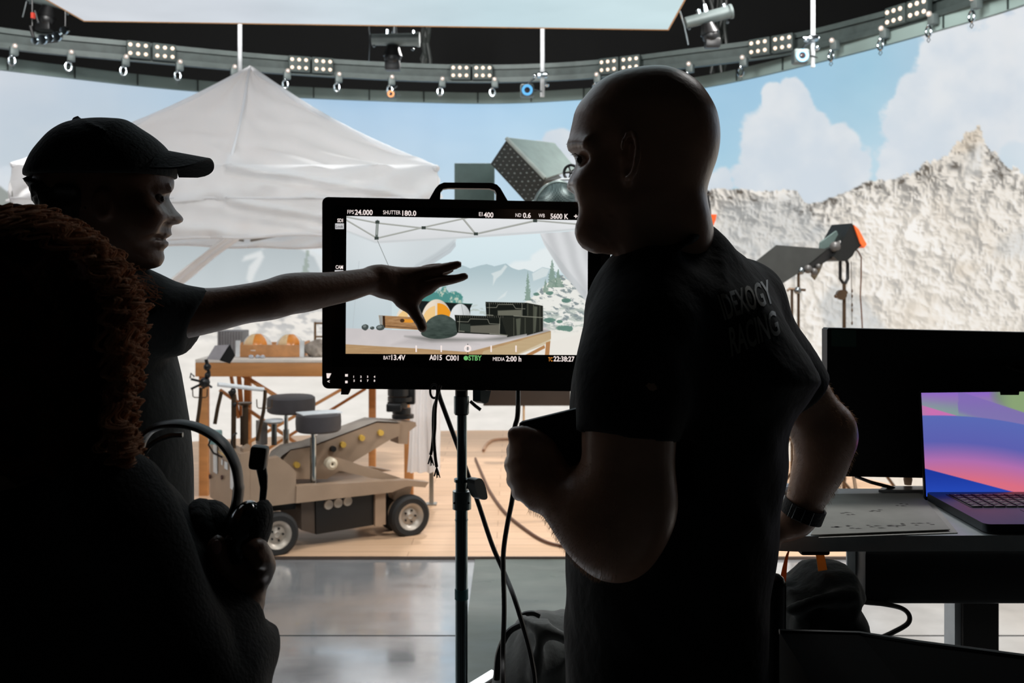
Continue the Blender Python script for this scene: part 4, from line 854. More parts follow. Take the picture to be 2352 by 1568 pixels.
for k in range(3):
    a_ = 2*PI*k/3+.4; mb = MB(); mb.tube([(p.x, p.y, .55), (p.x+.45*math.cos(a_), p.y+.45*math.sin(a_), .03)], .011, 8); mb.build('leg', M_brz, lt)
fs = empty('flag_stand', fl(1826, 6.85), label='thin double light stand with crossbar under the big barn door', cat='stand')
for px, y0 in ((1834, 622), (1819, 664)):
    p = at(px, y0, 6.8); mb = MB(); mb.cyl((p.x, p.y, .014), p, .0095); mb.build('pole', M_brz, fs)
bars('crossbar', [([(1808, 668, 6.79), (1813, 663, 6.79), (1850, 666, 6.79)], .009)], M_brz, fs); mb = MB(); mb.sph(at(1832, 667, 6.79), .026, 10); mb.sph(at(1840, 622, 6.79), .026, 10); mb.build('clamp', M_steel, fs)
for k in range(3):
    p = fl(1834, 6.8); a_ = 2*PI*k/3+.1; mb = MB(); mb.tube([(p.x, p.y, .5), (p.x+.4*math.cos(a_), p.y+.4*math.sin(a_), .03)], .01, 8); mb.build('leg', M_brz, fs)
oc = empty('orange_work_lamp', at(1632, 520, 6.6), label='small orange cup-shaped lamp hanging by the back of the bald man\'s neck', cat='lamp')
c = at(1632, 505, 6.6); k = 6.6/F; mb = MB(); mb.lathe([(0, -16*k), (6*k, -14*k), (12*k, 0), (14*k, 12*k), (0, 13*k)], c, n=20); mb.build('cup', mat('orange_plastic', (235, 95, 40), .4, emit=.2), oc)
mb = MB(); mb.tube([at(1631, 492, 6.6), at(1629, 470, 6.6), at(1626, 448, 6.6)], .008, 8); mb.sph(at(1625, 441, 6.6), .015, 10); mb.build('rod', M_plastic, oc); mb = MB(); p = at(1600, 441, 6.62); mb.cyl((p.x, p.y, .014), p, .008); mb.build('stand_pole', M_plastic, oc)
# big screen seen behind the monitor stand
tv = empty('display_panel', fl(1210, 8.2, .013), label='flat black display on a thin post seen below the big monitor', cat='display')
c = at(1210, 868, 8.2); mb = MB(); mb.box(c, (200*8.2/F, .05, 126*8.2/F), bev=.006); mb.build('panel', mat('dark_brown_panel', (36, 30, 28), .5), tv); mb = MB(); p = at(1203, 930, 8.2); mb.cyl((p.x, p.y, .02), p, .009); mb.build('post', mat('sand_post', (180, 150, 110), .5), tv); mb = MB(); mb.box((p.x, p.y, .02), (.3, .2, .012)); mb.build('base', M_brz, tv)
mb = MB(); c = at(1098, 936, 5.0); mb.box(c, (.05, .03, .016), Matrix.Rotation(.7, 3, 'Y'), bev=.003)
# ------------------------------------------------------------ large field monitor on its stand
MTL, MTR, MBL = at(742, 452, 2.08), at(1402, 465, 2.13), at(740, 892, 2.08); MP = Plane(MTL, MTR, MBL); mn = MP.n
ux = (MTR-MTL).normalized(); uy = mn.cross(ux).normalized(); uy = uy if uy.z > 0 else -uy
mon = empty('field_monitor', MP.p(1062, 900, -.03), label='big black field monitor with carry handle showing a tent scene', cat='monitor')
def rr(x0, y0, x1, y1, r, n=6, sl=0):
    out = []
    for cx, cy, a in ((x1-r, y0+r, -90), (x1-r, y1-r, 0), (x0+r, y1-r, 90), (x0+r, y0+r, 180)):
        for i in range(n+1): t = math.radians(a+90*i/n); out.append((cx+r*math.cos(t), cy+r*math.sin(t)))
    return out
def skew(poly): return [(x, y+(x-740)*(.0197-.0087*((y-452)/440))) for x, y in poly]
mb = MB(); MP.prism(mb, skew(rr(740, 452, 1402, 892, 14)), 0, -.055); mb.build('housing', M_plastic, mon)
mb = MB(); sh = lambda pts: [(x, y) for x, y in pts]
outer = [(984, 460), (1000, 432), (1008, 423), (1020, 418), (1130, 419), (1142, 423), (1150, 431), (1168, 462)]
inner = [(1011, 460), (1012, 440), (1018, 433), (1030, 431), (1125, 432), (1137, 436), (1141, 444), (1141, 462)]
P = [[MP.p(*o_, -.008) for o_ in outer], [MP.p(*i_, -.008) for i_ in inner]]; n_ = len(outer); pts = P[0]+P[1][::-1]; mb.prism(pts, -mn*.03); mb.build('carry_handle', M_plastic, mon)
mb = MB(); MP.prism(mb, [(784, 890), (806, 891), (800, 906), (783, 906)], .0, -.04); mb.build('foot', M_plastic, mon)
# picture shown on the monitor
def paint_monitor(X, Y):
    img = np.zeros(X.shape+(3,)); t = sst(520, 760, Y)[..., None]
    n = fbm2(X/60, Y/50, 5); n2 = fbm2(X/10+9, Y/8, 4)
    img[:] = (216, 232, 237); img = img*(1-t)+np.array([196, 214, 220])*t
    cl = sst(.0, .35, np.maximum.reduce([1-np.hypot((X-1210)/60, (Y-615)/26), 1-np.hypot((X-1260)/60, (Y-600)/30), 1-np.hypot((X-1180)/50, (Y-620)/16)])+(n-.5)*.8); img = over(img, (229, 236, 237), cl*.9)
    hz = ridge([(795, 640), (1040, 600), (1060, 608), (1080, 616), (1100, 610), (1118, 606), (1135, 611), (1150, 607), (1162, 605), (1175, 614), (1190, 620), (1205, 617), (1225, 624), (1245, 613), (1262, 616), (1290, 632), (1360, 640)], X)+2*(n2-.5)
    m = sst(-1, 1.5, Y-hz); t = sst(600, 700, Y)[..., None]; mc = np.array([172, 192, 198])*(1-t)+np.array([203, 217, 220])*t; img = img*(1-m[..., None])+mc*m[..., None]
    for p in ([(1160, 608), (1150, 620), (1128, 628), (1133, 634), (1132, 655), (1140, 640), (1152, 630), (1165, 612)], [(1222, 628), (1245, 614), (1262, 618), (1255, 634), (1225, 645)], [(1150, 680), (1165, 668), (1160, 680), (1140, 690)], [(1232, 668), (1240, 660), (1234, 676)]): img = over(img, (220, 228, 228), poly_mask(X, Y, p, 3)*.75)
    # rocky slope right
    hz = ridge([(1190, 720), (1200, 697), (1230, 676), (1250, 655), (1270, 640), (1292, 632), (1360, 690)], X)+5*(n2-.5)
    m = sst(-1, 1.5, Y-hz)*(X > 1190); r = fbm2((X+1.2*Y)/16, (Y-.5*X)/7, 4); rc = np.stack([232-95*sst(.48, .66, r), 232-84*sst(.48, .66, r), 226-76*sst(.48, .66, r)], -1); img = img*(1-m[..., None])+rc*m[..., None]
    m = sst(735, 765, Y+14*(n2-.5))*(X > 1080); img = over(img, (233, 230, 222), m); st = sst(.5, .6, fbm2(X/14, Y/4+4, 4))*sst(690, 710, Y)*(1-sst(752, 766, Y))*(X > 1060); img = over(img, (178, 188, 180), st*.7)
    for cx, cy, rx, ry in ((1298, 754, 24, 8), (1262, 735, 16, 6), (1285, 738, 8, 4), (1262, 673, 9, 5), (1232, 675, 9, 5), (1300, 690, 12, 6)): img = over(img, (92, 128, 116), sst(.0, .25, 1-np.hypot((X-cx)/rx, (Y-cy)/ry)+(n2-.5)*.8)*.9)
    # conifers
    for cx, y0, y1, w_ in ((1212, 622, 690, 9), (1268, 596, 660, 14), (1282, 618, 660, 14), (1253, 640, 672, 8)):
        k = (Y-y0)/(y1-y0); tm = np.clip((w_*(.12+.88*k)*(.55+.8*vn2(X/2.5, Y/3))-np.abs(X-cx))/2, 0, 1)*(Y > y0)*(Y < y1); img = over(img, (122, 146, 132), tm*.8)
    # left bushes
    f = np.maximum.reduce([1-np.hypot((X-1010)/55, (Y-700)/42), 1-np.hypot((X-1040)/26, (Y-690)/26), 1-np.hypot((X-975)/30, (Y-690)/22)]); m = sst(.0, .2, f+(n2-.5)*.6); img = over(img, (78, 140, 134), m); img = over(img, (186, 198, 182), m*sst(.45, .7, fbm2(X/7, Y/7, 3))*(X > 1005))
    # tent interior
    wall = poly_mask(X, Y, [(790, 490), (1048, 490), (1048, 552), (1040, 565), (1000, 598), (960, 626), (900, 660), (900, 760), (790, 760)], 1.5); tt = sst(540, 760, Y)[..., None]; wc = np.array([212, 219, 222])*(1-tt)+np.array([190, 203, 208])*tt-4*np.sin(X/37)[..., None]; img = img*(1-wall[..., None])+wc*wall[..., None]
    img = over(img, (186, 192, 196), poly_mask(X, Y, [(1046, 555), (1030, 572), (975, 606), (930, 640), (985, 612), (1035, 580), (1047, 565)], 2)*.8); img = over(img, (176, 184, 188), poly_mask(X, Y, [(1044, 550), (1000, 582), (955, 608), (940, 622), (1000, 594), (1044, 562)], 6)*.5)
    roof = poly_mask(X, Y, [(790, 490), (1360, 490), (1360, 527), (1300, 530), (1240, 536), (1150, 542), (1048, 548), (870, 559), (850, 552), (790, 530)], 1.2); rc = np.array([226, 228, 230])-(12*sst(500, 560, Y)+6*(n-.5))[..., None]; img = img*(1-roof[..., None])+rc*roof[..., None]
    img = over(img, (196, 202, 204), line_mask(X, Y, [(790, 528), (862, 556), (1048, 546), (1240, 533), (1352, 524)], 4, 3)*.7)
    # curtain right
    m = poly_mask(X, Y, [(1240, 536), (1300, 532), (1360, 526), (1360, 700), (1343, 688), (1325, 665), (1290, 625), (1262, 580), (1250, 562)], 1.5); cc = np.array([206, 208, 210])+(9*np.sin((X-1240-.35*(Y-540))/5.5+2*(n-.5)))[..., None]*np.ones(3); img = img*(1-m[..., None])+cc*m[..., None]
    img = over(img, (170, 176, 178), poly_mask(X, Y, [(1242, 540), (1262, 580), (1290, 625), (1343, 690), (1346, 670), (1300, 615), (1270, 575)], 4)*.35)
    # scissor frame
    for p, w_ in (([(790, 497), (866, 512), (973, 524), (1092, 537)], 3.4), ([(790, 502), (866, 547)], 3.4), ([(866, 547), (973, 522), (1078, 499)], 3.4), ([(1060, 498), (1092, 537)], 4), ([(1094, 537), (1229, 507)], 4), ([(1225, 506), (1352, 517)], 3.4)):
        img = over(img, (152, 154, 148), line_mask(X, Y, p, w_, 1.2)); img = over(img, (200, 202, 198), line_mask(X, Y, [(a, b-.8) for a, b in p], 1.1, 1)*.7)
    img = over(img, (96, 104, 100), line_mask(X, Y, [(867, 508), (865, 546)], 6, 1.2)); img = over(img, (170, 176, 172), line_mask(X, Y, [(866.5, 514), (865.5, 538)], 2.5, 1.2))
    for c in ((867, 510), (865, 547), (973, 523), (1093, 537), (1229, 507)): img = over(img, (58, 66, 62), np.clip(5.2-np.maximum(np.abs(X-c[0]), np.abs(Y-c[1])*1.4), 0, 1))
    img = over(img, (120, 126, 124), line_mask(X, Y, [(867, 552), (895, 616)], 1.2, 1)); img = over(img, (176, 184, 188), line_mask(X, Y, [(825, 600), (815, 700), (810, 758)], 1.2, 2)*.6)
    # dark case behind
    img = over(img, (26, 30, 30), poly_mask(X, Y, [(962, 690), (1070, 697), (1085, 697), (1080, 708), (1080, 740), (962, 740)], 1)); img = over(img, (70, 120, 110), line_mask(X, Y, [(962, 690), (1085, 698)], 1.2, 1))
    # table
    m = poly_mask(X, Y, [(790, 753), (900, 757), (1060, 762), (1252, 752), (1265, 760), (1100, 812), (1078, 820), (790, 800)], 1); tc_ = np.stack([212-20*n, 205-18*n, 204-16*n], -1)-30*poly_mask(X, Y, [(940, 775), (1010, 772), (1060, 782), (1100, 790), (900, 792)], 10)[..., None]*.5; img = img*(1-m[..., None])+tc_*m[..., None]
    m = poly_mask(X, Y, [(788, 790), (960, 800), (1075, 808), (1262, 760), (1265, 760), (1265, 778), (1150, 830), (788, 830)], 1.5); wd = np.stack([190-26*fbm2(X/30, Y/3, 4), 158-28*fbm2(X/30, Y/3, 4), 118-26*fbm2(X/30, Y/3, 4)], -1); img = img*(1-m[..., None])+wd*m[..., None]
    img = over(img, (196, 176, 140), poly_mask(X, Y, [(1110, 806), (1264, 762), (1264, 786), (1150, 830), (1100, 830)], 1.5)*.7); img = over(img, (232, 228, 220), poly_mask(X, Y, [(1210, 830), (1245, 795), (1264, 785), (1360, 760), (1360, 830)], 1)*1.0)
    img = over(img, (176, 128, 84), poly_mask(X, Y, [(1254, 786), (1264, 783), (1260, 830), (1250, 830)], 1)); img = over(img, (176, 128, 84), poly_mask(X, Y, [(1200, 818), (1250, 792), (1252, 799), (1212, 820)], 1))
    img = over(img, (56, 60, 54), poly_mask(X, Y, [(930, 772), (1110, 778), (1250, 758), (1262, 760), (1150, 782), (990, 784)], 8)*.45)
    # hats
    def dome(cx, cy, rx, ry, c):
        d = np.hypot((X-cx)/rx, (Y-cy)/ry); return np.clip((1-d)*rx/1.4, 0, 1)*(Y < cy+1)
    for cx, cy, rx, ry, k in ((940, 740, 32, 42, 0), (1003, 742, 37, 56, 0), (1057, 738, 26, 42, 1)):
        m = dome(cx, cy, rx, ry, 0); base = np.array([232, 218, 200] if k == 0 else [222, 225, 226])*(1-.16*sst(-.4, 1, (X-cx)/rx))[..., None]; img = img*(1-m[..., None])+base*m[..., None]
        if k == 0:
            img = over(img, (232, 152, 40), m*sst(.02, .06, (X-cx)/rx)*(np.hypot((X-cx-4)/(rx*.9), (Y-cy)/(ry*.82)) < 1)); img = over(img, (240, 190, 110), m*(np.abs((X-cx)/rx+.45) < .35)*(np.hypot((X-cx)/(rx*.9), (Y-cy)/(ry*.72)) < 1)*.7)
        else: img = over(img, (160, 164, 164), m*line_mask(X, Y, [(1060, 700), (1064, 720), (1063, 738)], 1.2, 1))
    # crate
    m = poly_mask(X, Y, [(870, 724), (968, 729), (968, 758), (874, 752)], 1); wc = np.stack([186-50*fbm2(X/14, Y/2.2, 4), 146-50*fbm2(X/14, Y/2.2, 4), 104-44*fbm2(X/14, Y/2.2, 4)], -1); img = img*(1-m[..., None])+wc*m[..., None]
    img = over(img, (96, 66, 42), line_mask(X, Y, [(884, 748), (968, 755)], 1.6, 1)); img = over(img, (150, 150, 146), poly_mask(X, Y, [(871, 724), (879, 724), (879, 752), (873, 750)], 1)); img = over(img, (52, 36, 26), poly_mask(X, Y, [(879, 725), (884, 725), (885, 752), (880, 751)], 1))
    img = over(img, (224, 148, 50), line_mask(X, Y, [(926, 736), (946, 737)], 8, 1)); img = over(img, (70, 48, 32), line_mask(X, Y, [(923, 736), (925, 736)], 8, 1))
    # dark boulder
    d = poly_sdf(X, Y, spline([(978, 742), (990, 730), (1010, 722), (1028, 725), (1045, 736), (1052, 750), (1050, 766), (1036, 774), (1010, 778), (985, 776), (968, 768), (970, 755)], 4, True)); m = np.clip(.5-d/1.4, 0, 1); bc = np.stack([50+34*fbm2(X/14, Y/5, 4), 60+36*fbm2(X/14, Y/5, 4), 56+34*fbm2(X/14, Y/5, 4)], -1)-16*sst(745, 778, Y)[..., None]; img = img*(1-m[..., None])+bc*m[..., None]
    for cx, cy, rx, ry in ((839, 751, 9, 7), (855, 753, 6, 4), (873, 752, 10, 7)): img = over(img, (70, 78, 76), sst(.0, .15, 1-np.hypot((X-cx)/rx, (Y-cy)/ry)+(n2-.5)*.5)); img = over(img, (150, 158, 158), sst(.5, .7, 1-np.hypot((X-cx+2)/rx, (Y-cy+2)/ry)+(n2-.5)*.9)*.6)
    # storage crates
    def crate(q, side):
        nonlocal img
        img = over(img, (24, 27, 24), poly_mask(X, Y, q, 1)); img = over(img, (36, 38, 33), poly_mask(X, Y, side, 1))
    crate([(1115, 693), (1210, 695), (1210, 730), (1117, 726)], [(1210, 695), (1247, 702), (1247, 760), (1210, 770)]); crate([(1044, 723), (1165, 727), (1165, 770), (1050, 764)], [(1150, 727), (1247, 728), (1245, 760), (1165, 774)])
    img = over(img, (104, 104, 92), poly_mask(X, Y, [(1143, 713), (1198, 711), (1198, 725), (1143, 724)], 2)); img = over(img, (100, 98, 88), poly_mask(X, Y, [(1080, 748), (1148, 745), (1147, 767), (1080, 763)], 2)); img = over(img, (52, 58, 52), poly_mask(X, Y, [(1056, 742), (1080, 744), (1080, 763), (1056, 760)], 3))
    for q in ([(1118, 706), (1140, 706), (1144, 699), (1178, 699), (1184, 708), (1206, 709)], [(1124, 696), (1124, 725)], [(1199, 697), (1199, 726)], [(1050, 738), (1075, 739), (1080, 732), (1120, 733), (1124, 743), (1148, 744)], [(1056, 725), (1054, 762)], [(1148, 729), (1147, 768)]): img = over(img, (146, 146, 132), line_mask(X, Y, q, 1.1, 1)*.9)
    for x in range(1118, 1208, 5): img = over(img, (120, 118, 104), line_mask(X, Y, [(x, 695), (x, 698)], 1, 1)*.8)
    for x in range(1050, 1160, 5): img = over(img, (110, 108, 96), line_mask(X, Y, [(x, 725), (x, 729)], 1, 1)*.8)
    for q in ([(1212, 697), (1212, 724)], [(1225, 700), (1225, 765)], [(1240, 702), (1240, 760)], [(1180, 730), (1180, 770)], [(1206, 730), (1206, 766)]): img = over(img, (96, 98, 84), line_mask(X, Y, q, 1.6, 1)*.7)
    img = over(img, (112, 116, 100), poly_mask(X, Y, [(1185, 732), (1196, 730), (1194, 768), (1187, 770)], 2)*.6); img = over(img, (112, 116, 100), poly_mask(X, Y, [(1226, 703), (1234, 704), (1230, 762), (1226, 763)], 2)*.6)
    for q in ([(1054, 760), (1066, 761)], [(1125, 766), (1150, 768), (1165, 770)], [(1118, 723), (1132, 724)], [(1180, 725), (1247, 729)]): img = over(img, (140, 140, 126), line_mask(X, Y, q, 2.2, 1)*.8)
    return img
scr = []
gx, gy = np.linspace(0, 1, 620), np.linspace(0, 1, 350); TLp, TRp, BLp, BRp = (796, 496), (1350, 506), (794, 812), (1349, 815)
XX = (1-gy[:, None])*(TLp[0]+(TRp[0]-TLp[0])*gx)+gy[:, None]*(BLp[0]+(BRp[0]-BLp[0])*gx); YY = (1-gy[:, None])*(TLp[1]+(TRp[1]-TLp[1])*gx)+gy[:, None]*(BLp[1]+(BRp[1]-BLp[1])*gx)
def plane_grid(PL, X, Y, off):
    n = np.array(PL.n); o = np.array(PL.o); d = np.stack([(X-CX)/F, np.ones_like(X), -(Y-Y0)/F], -1); e = np.array([0, 0, H]); t = ((o-e)@n)/(d@n); return e+d*t[..., None]+n*off
picture_mesh('screen', plane_grid(MP, XX, YY, .0015), paint_monitor(XX, YY), screen_mat('monitor_picture', 1.0), mon)
mb = MB(); MP.prism(mb, skew(rr(762, 472, 1380, 842, 4)), .0007, .0); mb.build('screen_glass', mat('screen_black_glass', (6, 6, 7), .12, spec=.5), mon)
M_osd = mat('screen_text_white', (255, 240, 235), .5, emit=.9); M_osdo = mat('screen_text_orange', (240, 150, 60), .5, emit=.8); M_osdg = mat('screen_text_green', (130, 215, 130), .5, emit=.7); M_osdd = mat('etched_grey', (40, 40, 40), .5)
def osd(body, x, y, w_, h_, m, bold=.012):
    mb = MB(); a = MP.p(x, y, .002); b = MP.p(x+w_, y+w_*.0155, .002); text_on(mb, body, a, (b-a).normalized(), uy, h_*2.1/F, (b-a).length, bold); mb.build('screen_text', m, mon, smooth=False, fix=False)
for q in (('FPS', 798, 491, 15, 9, M_osd, 0), ('24.000', 815, 493, 41, 11.5, M_osd, .02), ('SHUTTER', 880, 492, 40, 9, M_osd, 0), ('180.0', 924, 495, 32, 11.5, M_osd, .02), ('EI', 1100, 496, 8, 9, M_osd, 0), ('400', 1111, 499, 22, 11.5, M_osd, .02), ('ND', 1184, 498, 13, 8.5, M_osd, 0), ('0.6', 1201, 500, 18, 11.5, M_osd, .02), ('WB', 1237, 499, 14, 8.5, M_osd, 0), ('5600 K', 1264, 502, 41, 11.5, M_osd, .02), ('+0.0', 1318, 502, 30, 11, M_osd, .02),
          ('SDI', 775, 510, 13, 8, M_osd, .02), ('CAM', 771, 617, 17, 8, M_osd, .02), ('BAT', 881, 825, 16, 8.5, M_osd, 0), ('13.4V', 899, 826, 32, 11.5, M_osd, .02), ('A015', 986, 826, 29, 11.5, M_osd, .02), ('C001', 1024, 827, 29, 11.5, M_osd, .02), ('STBY', 1076, 827, 30, 11.5, M_osdg, .02), ('MEDIA', 1132, 828, 27, 8.5, M_osd, 0), ('2:00 h', 1162, 829, 35, 11.5, M_osd, .02), ('TC', 1259, 829, 10, 9, M_osdo, .02), ('22:38:27', 1271, 829, 48, 11.5, M_osd, .02), ('SMALLHD', 1045, 865, 50, 7, M_osdd, .0)): osd(*q)
mb = MB(); MP.prism(mb, rr(770, 513, 790, 526, 1), .0022, .0012); MP.prism(mb, rr(769, 620, 789, 626, 1), .0022, .0012); MP.prism(mb, rr(769, 688, 789, 695, 1), .0022, .0012); MP.prism(mb, rr(1354, 560, 1375, 570, 1), .0022, .0012); mb.build('screen_button', mat('screen_button_white', (220, 220, 222), .5, emit=.75), mon, smooth=False)
mb = MB(); a = MP.p(771.5, 523, .003); text_on(mb, 'Look', a, ux, uy, 6.5*2.1/F, 17*2.1/F, .01); mb.build('button_text', mat('button_text_black', (30, 30, 34), .5), mon, smooth=False, fix=False)
mb = MB(); mb.cyl(MP.p(1070, 822, .001), MP.p(1070, 822, .002), 5.2*2.1/F, n=20); mb.build('status_dot', M_osdg, mon, smooth=False)
for x in (956, 1013.5, 1128, 1185): mb = MB(); MP.prism(mb, rr(x-1.6, 793, x+1.6, 808, .5), .003, .002); mb.build('screen_tick', M_osd, mon, smooth=False)
mb = MB(); MP.prism(mb, [(1073.5, 789), (1075, 789), (1075, 812), (1073.5, 812)], .0025, .002); mb.build('screen_tick', M_plastic, mon)
mb = MB(); c = MP.p(1074, 800, .003); k = 2.1/F; mb.lathe([(4.2*k, 0), (4.2*k, .001), (8.2*k, .001), (8.2*k, 0), (4.2*k, 0)], c, mn, 24, cap=False); mb.build('screen_ring', M_osd, mon, smooth=False)
mb = MB(); MP.prism(mb, [(750, 857), (761, 857), (756, 868), (751, 868)], .0022, .001); mb.build('lit_icon', M_osd, mon, smooth=False); mb = MB(); MP.prism(mb, rr(793, 874, 798.5, 879.5, .6), .0022, .001); mb.build('lit_icon', M_osd, mon, smooth=False); mb = MB(); mb.box(MP.p(796, 861.5, .0018), (.0055, .001, .005)); mb.build('lit_icon', M_osd, mon, smooth=False)
mb = MB(); text_on(mb, '<', MP.p(752, 879, .002), ux, uy, .0065, None, .02); mb.build('lit_icon', M_osd, mon, smooth=False, fix=False)
for i, (ch, ch2) in enumerate(zip('1234', '5678')):
    mb = MB(); text_on(mb, ch, MP.p(812+i*15.5, 867, .002), ux, uy, .0042, None, .03); text_on(mb, ch2, MP.p(812+i*15.5, 876, .002), ux, uy, .0042, None, .03); mb.build('lit_number', M_osd, mon, smooth=False, fix=False)
# stand under the monitor
sd = 2.12; st = empty('monitor_stand', fl(1060, sd), label='tall chrome light stand holding the big field monitor', cat='stand'); bx = at(1060, 0, sd).x; k = sd/F
def col_(name, y0, y1, r, m, par=st, cx=1060):
    a, b = at(cx, y1, sd), at(cx, y0, sd); mb = MB(); mb.cyl(a, b, r*k, n=28); return mb.build(name, m, par)
M_dchr = mat('dark_chrome', (120, 135, 138), .14, 1)
col_('socket', 896, 912, 14.5, M_black); col_('collar', 910, 949, 17.5, mat('satin_grey_metal', (112, 122, 124), .28, .9)); col_('collar_rim', 948, 952, 15.5, M_plastic)
col_('upper_tube', 950, 1106, 11.5, M_dchr, cx=1061); col_('clamp_cap', 1099, 1106, 17, M_dchr); col_('clamp_body', 1104, 1132, 13.5, mat('satin_grey_metal', (0, 0, 0))); col_('lower_collar', 1127, 1168, 21.5, mat('satin_grey_metal', (0, 0, 0)), cx=1061)
col_('red_band', 1168, 1186, 13.8, mat('dark_red_tape', (80, 8, 14), .4)); lt_ = col_('lower_tube', 1170, 2000, 14.3, M_dchr); col_('ring', 1192, 1195, 15.2, M_dchr); col_('teal_tape', 1352, 1375, 15.6, mat('teal_tape', (28, 92, 100), .5))
mb = MB(); a = at(1072, 1114, sd-.02); mb.cyl(a, at(1094, 1118, sd-.02), 8*k, n=14); mb.box(at(1083, 1104, sd-.01), (22*k, .02, 6*k), bev=.001); mb.build('clamp_screw', M_plastic, st)
mb = MB(); K = Plane(at(1090, 1120, sd-.03), at(1100, 1120, sd-.02), at(1090, 1000, sd-.03)); K.prism(mb, spline([(1082, 1105), (1088, 1098), (1098, 1098), (1106, 1112), (1112, 1140), (1104, 1146), (1094, 1142), (1086, 1126)], 3, True).tolist(), .01, -.012); mb.build('clamp_knob', mat('knob_green_grey', (38, 46, 46), .4), st)
mb = MB(); K.prism(mb, [(1094, 896), (1118, 896), (1112, 922), (1104, 926), (1094, 921)], .012, -.01); mb.tube([at(1080, 921, sd), at(1092, 932, sd), at(1104, 941, sd)], 4*k); mb.build('tilt_lever', mat('lever_grey', (70, 82, 84), .35, .5), st)
for y in (1155,): mb = MB(); mb.cyl(at(1044, y, sd-.018), at(1043.5, y, sd-.021), 2.4*k); mb.cyl(at(1076, y, sd-.018), at(1076.5, y, sd-.021), 2.4*k); mb.build('set_screw', M_plastic, st)
foot = Vector((bx, sd, 0))
for a_ in (1.9, 3.9, 5.6):
    mb = MB(); mb.tube([foot+Vector((0, 0, .42)), foot+Vector((.52*math.cos(a_), .52*math.sin(a_), .03))], .011, 10); lg = mb.build('leg', M_dchr, st); mb = MB(); mb.sph(foot+Vector((.52*math.cos(a_), .52*math.sin(a_), .02)), .018, 10); mb.build('rubber_foot', M_plastic, lg)
mb = MB(); mb.cyl(foot+Vector((0, 0, .36)), foot+Vector((0, 0, .46)), .022, n=20); mb.build('leg_collar', M_black, st)
# light tube lying at the bottom beside the stand
o = empty('light_tube', at(1130, 1548, 2.6), label='bright white tube light low beside the chrome stand at bottom edge', cat='light'); mb = MB(); mb.tube([at(1060, 1590, 2.55), at(1131, 1546, 2.65)], .010, 10); mb.build('glowing_tube', mat('glowing_white', (240, 245, 245), .4, emit=1.0), o); mb = MB(); mb.tube([at(1062, 1604, 2.56), at(1133, 1560, 2.66)], .008, 8); mb.build('backing', M_plastic, o)
mb = MB(); mb.cyl(at(1100, 1570, 2.63), Vector((at(1100, 0, 2.63).x, 2.63, 0)), .012); mb.build('support', M_black, o)
# cables hanging from the monitor
def cable(name, pts, r, m, lab, n=8):
    P = spline([tuple(at(*q)) for q in pts], 8); mb = MB(); mb.tube(P, r, n); o = mb.build(name, m); tag(o, lab, 'cable'); return o
M_cord = mat('dark_cord', (24, 22, 22), .45)
cable('video_cable', [(1190, 880, 2.18), (1190, 930, 2.1), (1188, 960, 2.08), (1182, 985, 2.08), (1180, 1040, 2.08), (1180, 1110, 2.08), (1176, 1150, 2.08), (1166, 1200, 2.08), (1157, 1260, 2.08), (1156, 1310, 2.08), (1158, 1400, 2.06), (1155, 1500, 2.05), (1156, 1600, 2.0), (1160, 1900, 2.0), (1150, 2250, 2.0)], .0052, M_cord, 'dark cable hanging straight down past the man\'s fingers')
cable('power_cable', [(1005, 880, 2.2), (1008, 905, 2.2), (1020, 940, 2.2), (1046, 1010, 2.2), (1075, 1090, 2.2), (1100, 1160, 2.2), (1130, 1250, 2.18), (1158, 1315, 2.16), (1180, 1370, 2.1), (1205, 1450, 2.08), (1222, 1520, 2.06), (1230, 1600, 2.05), (1240, 1900, 2.05), (1200, 2200, 2.0)], .0052, M_cord, 'dark cable running diagonally behind the chrome stand and down in front of the bag')
tc0 = empty('knotted_cord', at(1000, 890, 2.05), label='short dark cords with frayed tassel ends hanging under the monitor', cat='cord')
for nm, pts in (('cord', [(1006, 885, 2.06), (1003, 915, 2.05), (997, 935, 2.04), (995, 965, 2.04), (995, 1000, 2.04), (992, 1030, 2.04), (989, 1044, 2.04)]), ('cord', [(1012, 885, 2.05), (1004, 910, 2.04), (1000, 940, 2.03), (999, 980, 2.03), (997, 1010, 2.03), (1000, 1050, 2.03), (1003, 1072, 2.03)])):
    mb = MB(); mb.tube(spline([tuple(at(*q)) for q in pts], 6), .0032, 8); c_ = mb.build(nm, M_cord, tc0)
    mb = MB(); e_ = pts[-1]; random.seed(4)
    for q in range(16): dx = random.uniform(-9, 9); mb.tube([at(e_[0], e_[1], e_[2]), at(e_[0]+dx*.5, e_[1]+10, e_[2]+random.uniform(-.01, .01)), at(e_[0]+dx, e_[1]+random.uniform(18, 26), e_[2])], .0009, 5)
    mb.build('tassel', M_cord, c_)
mb = MB(); mb.tube([at(997+9*math.cos(t), 898+16*math.sin(t), 2.07) for t in np.linspace(0, 2*PI, 24)[:-1]], .0025, 8, True); mb.build('cord_loop', M_cord, tc0)
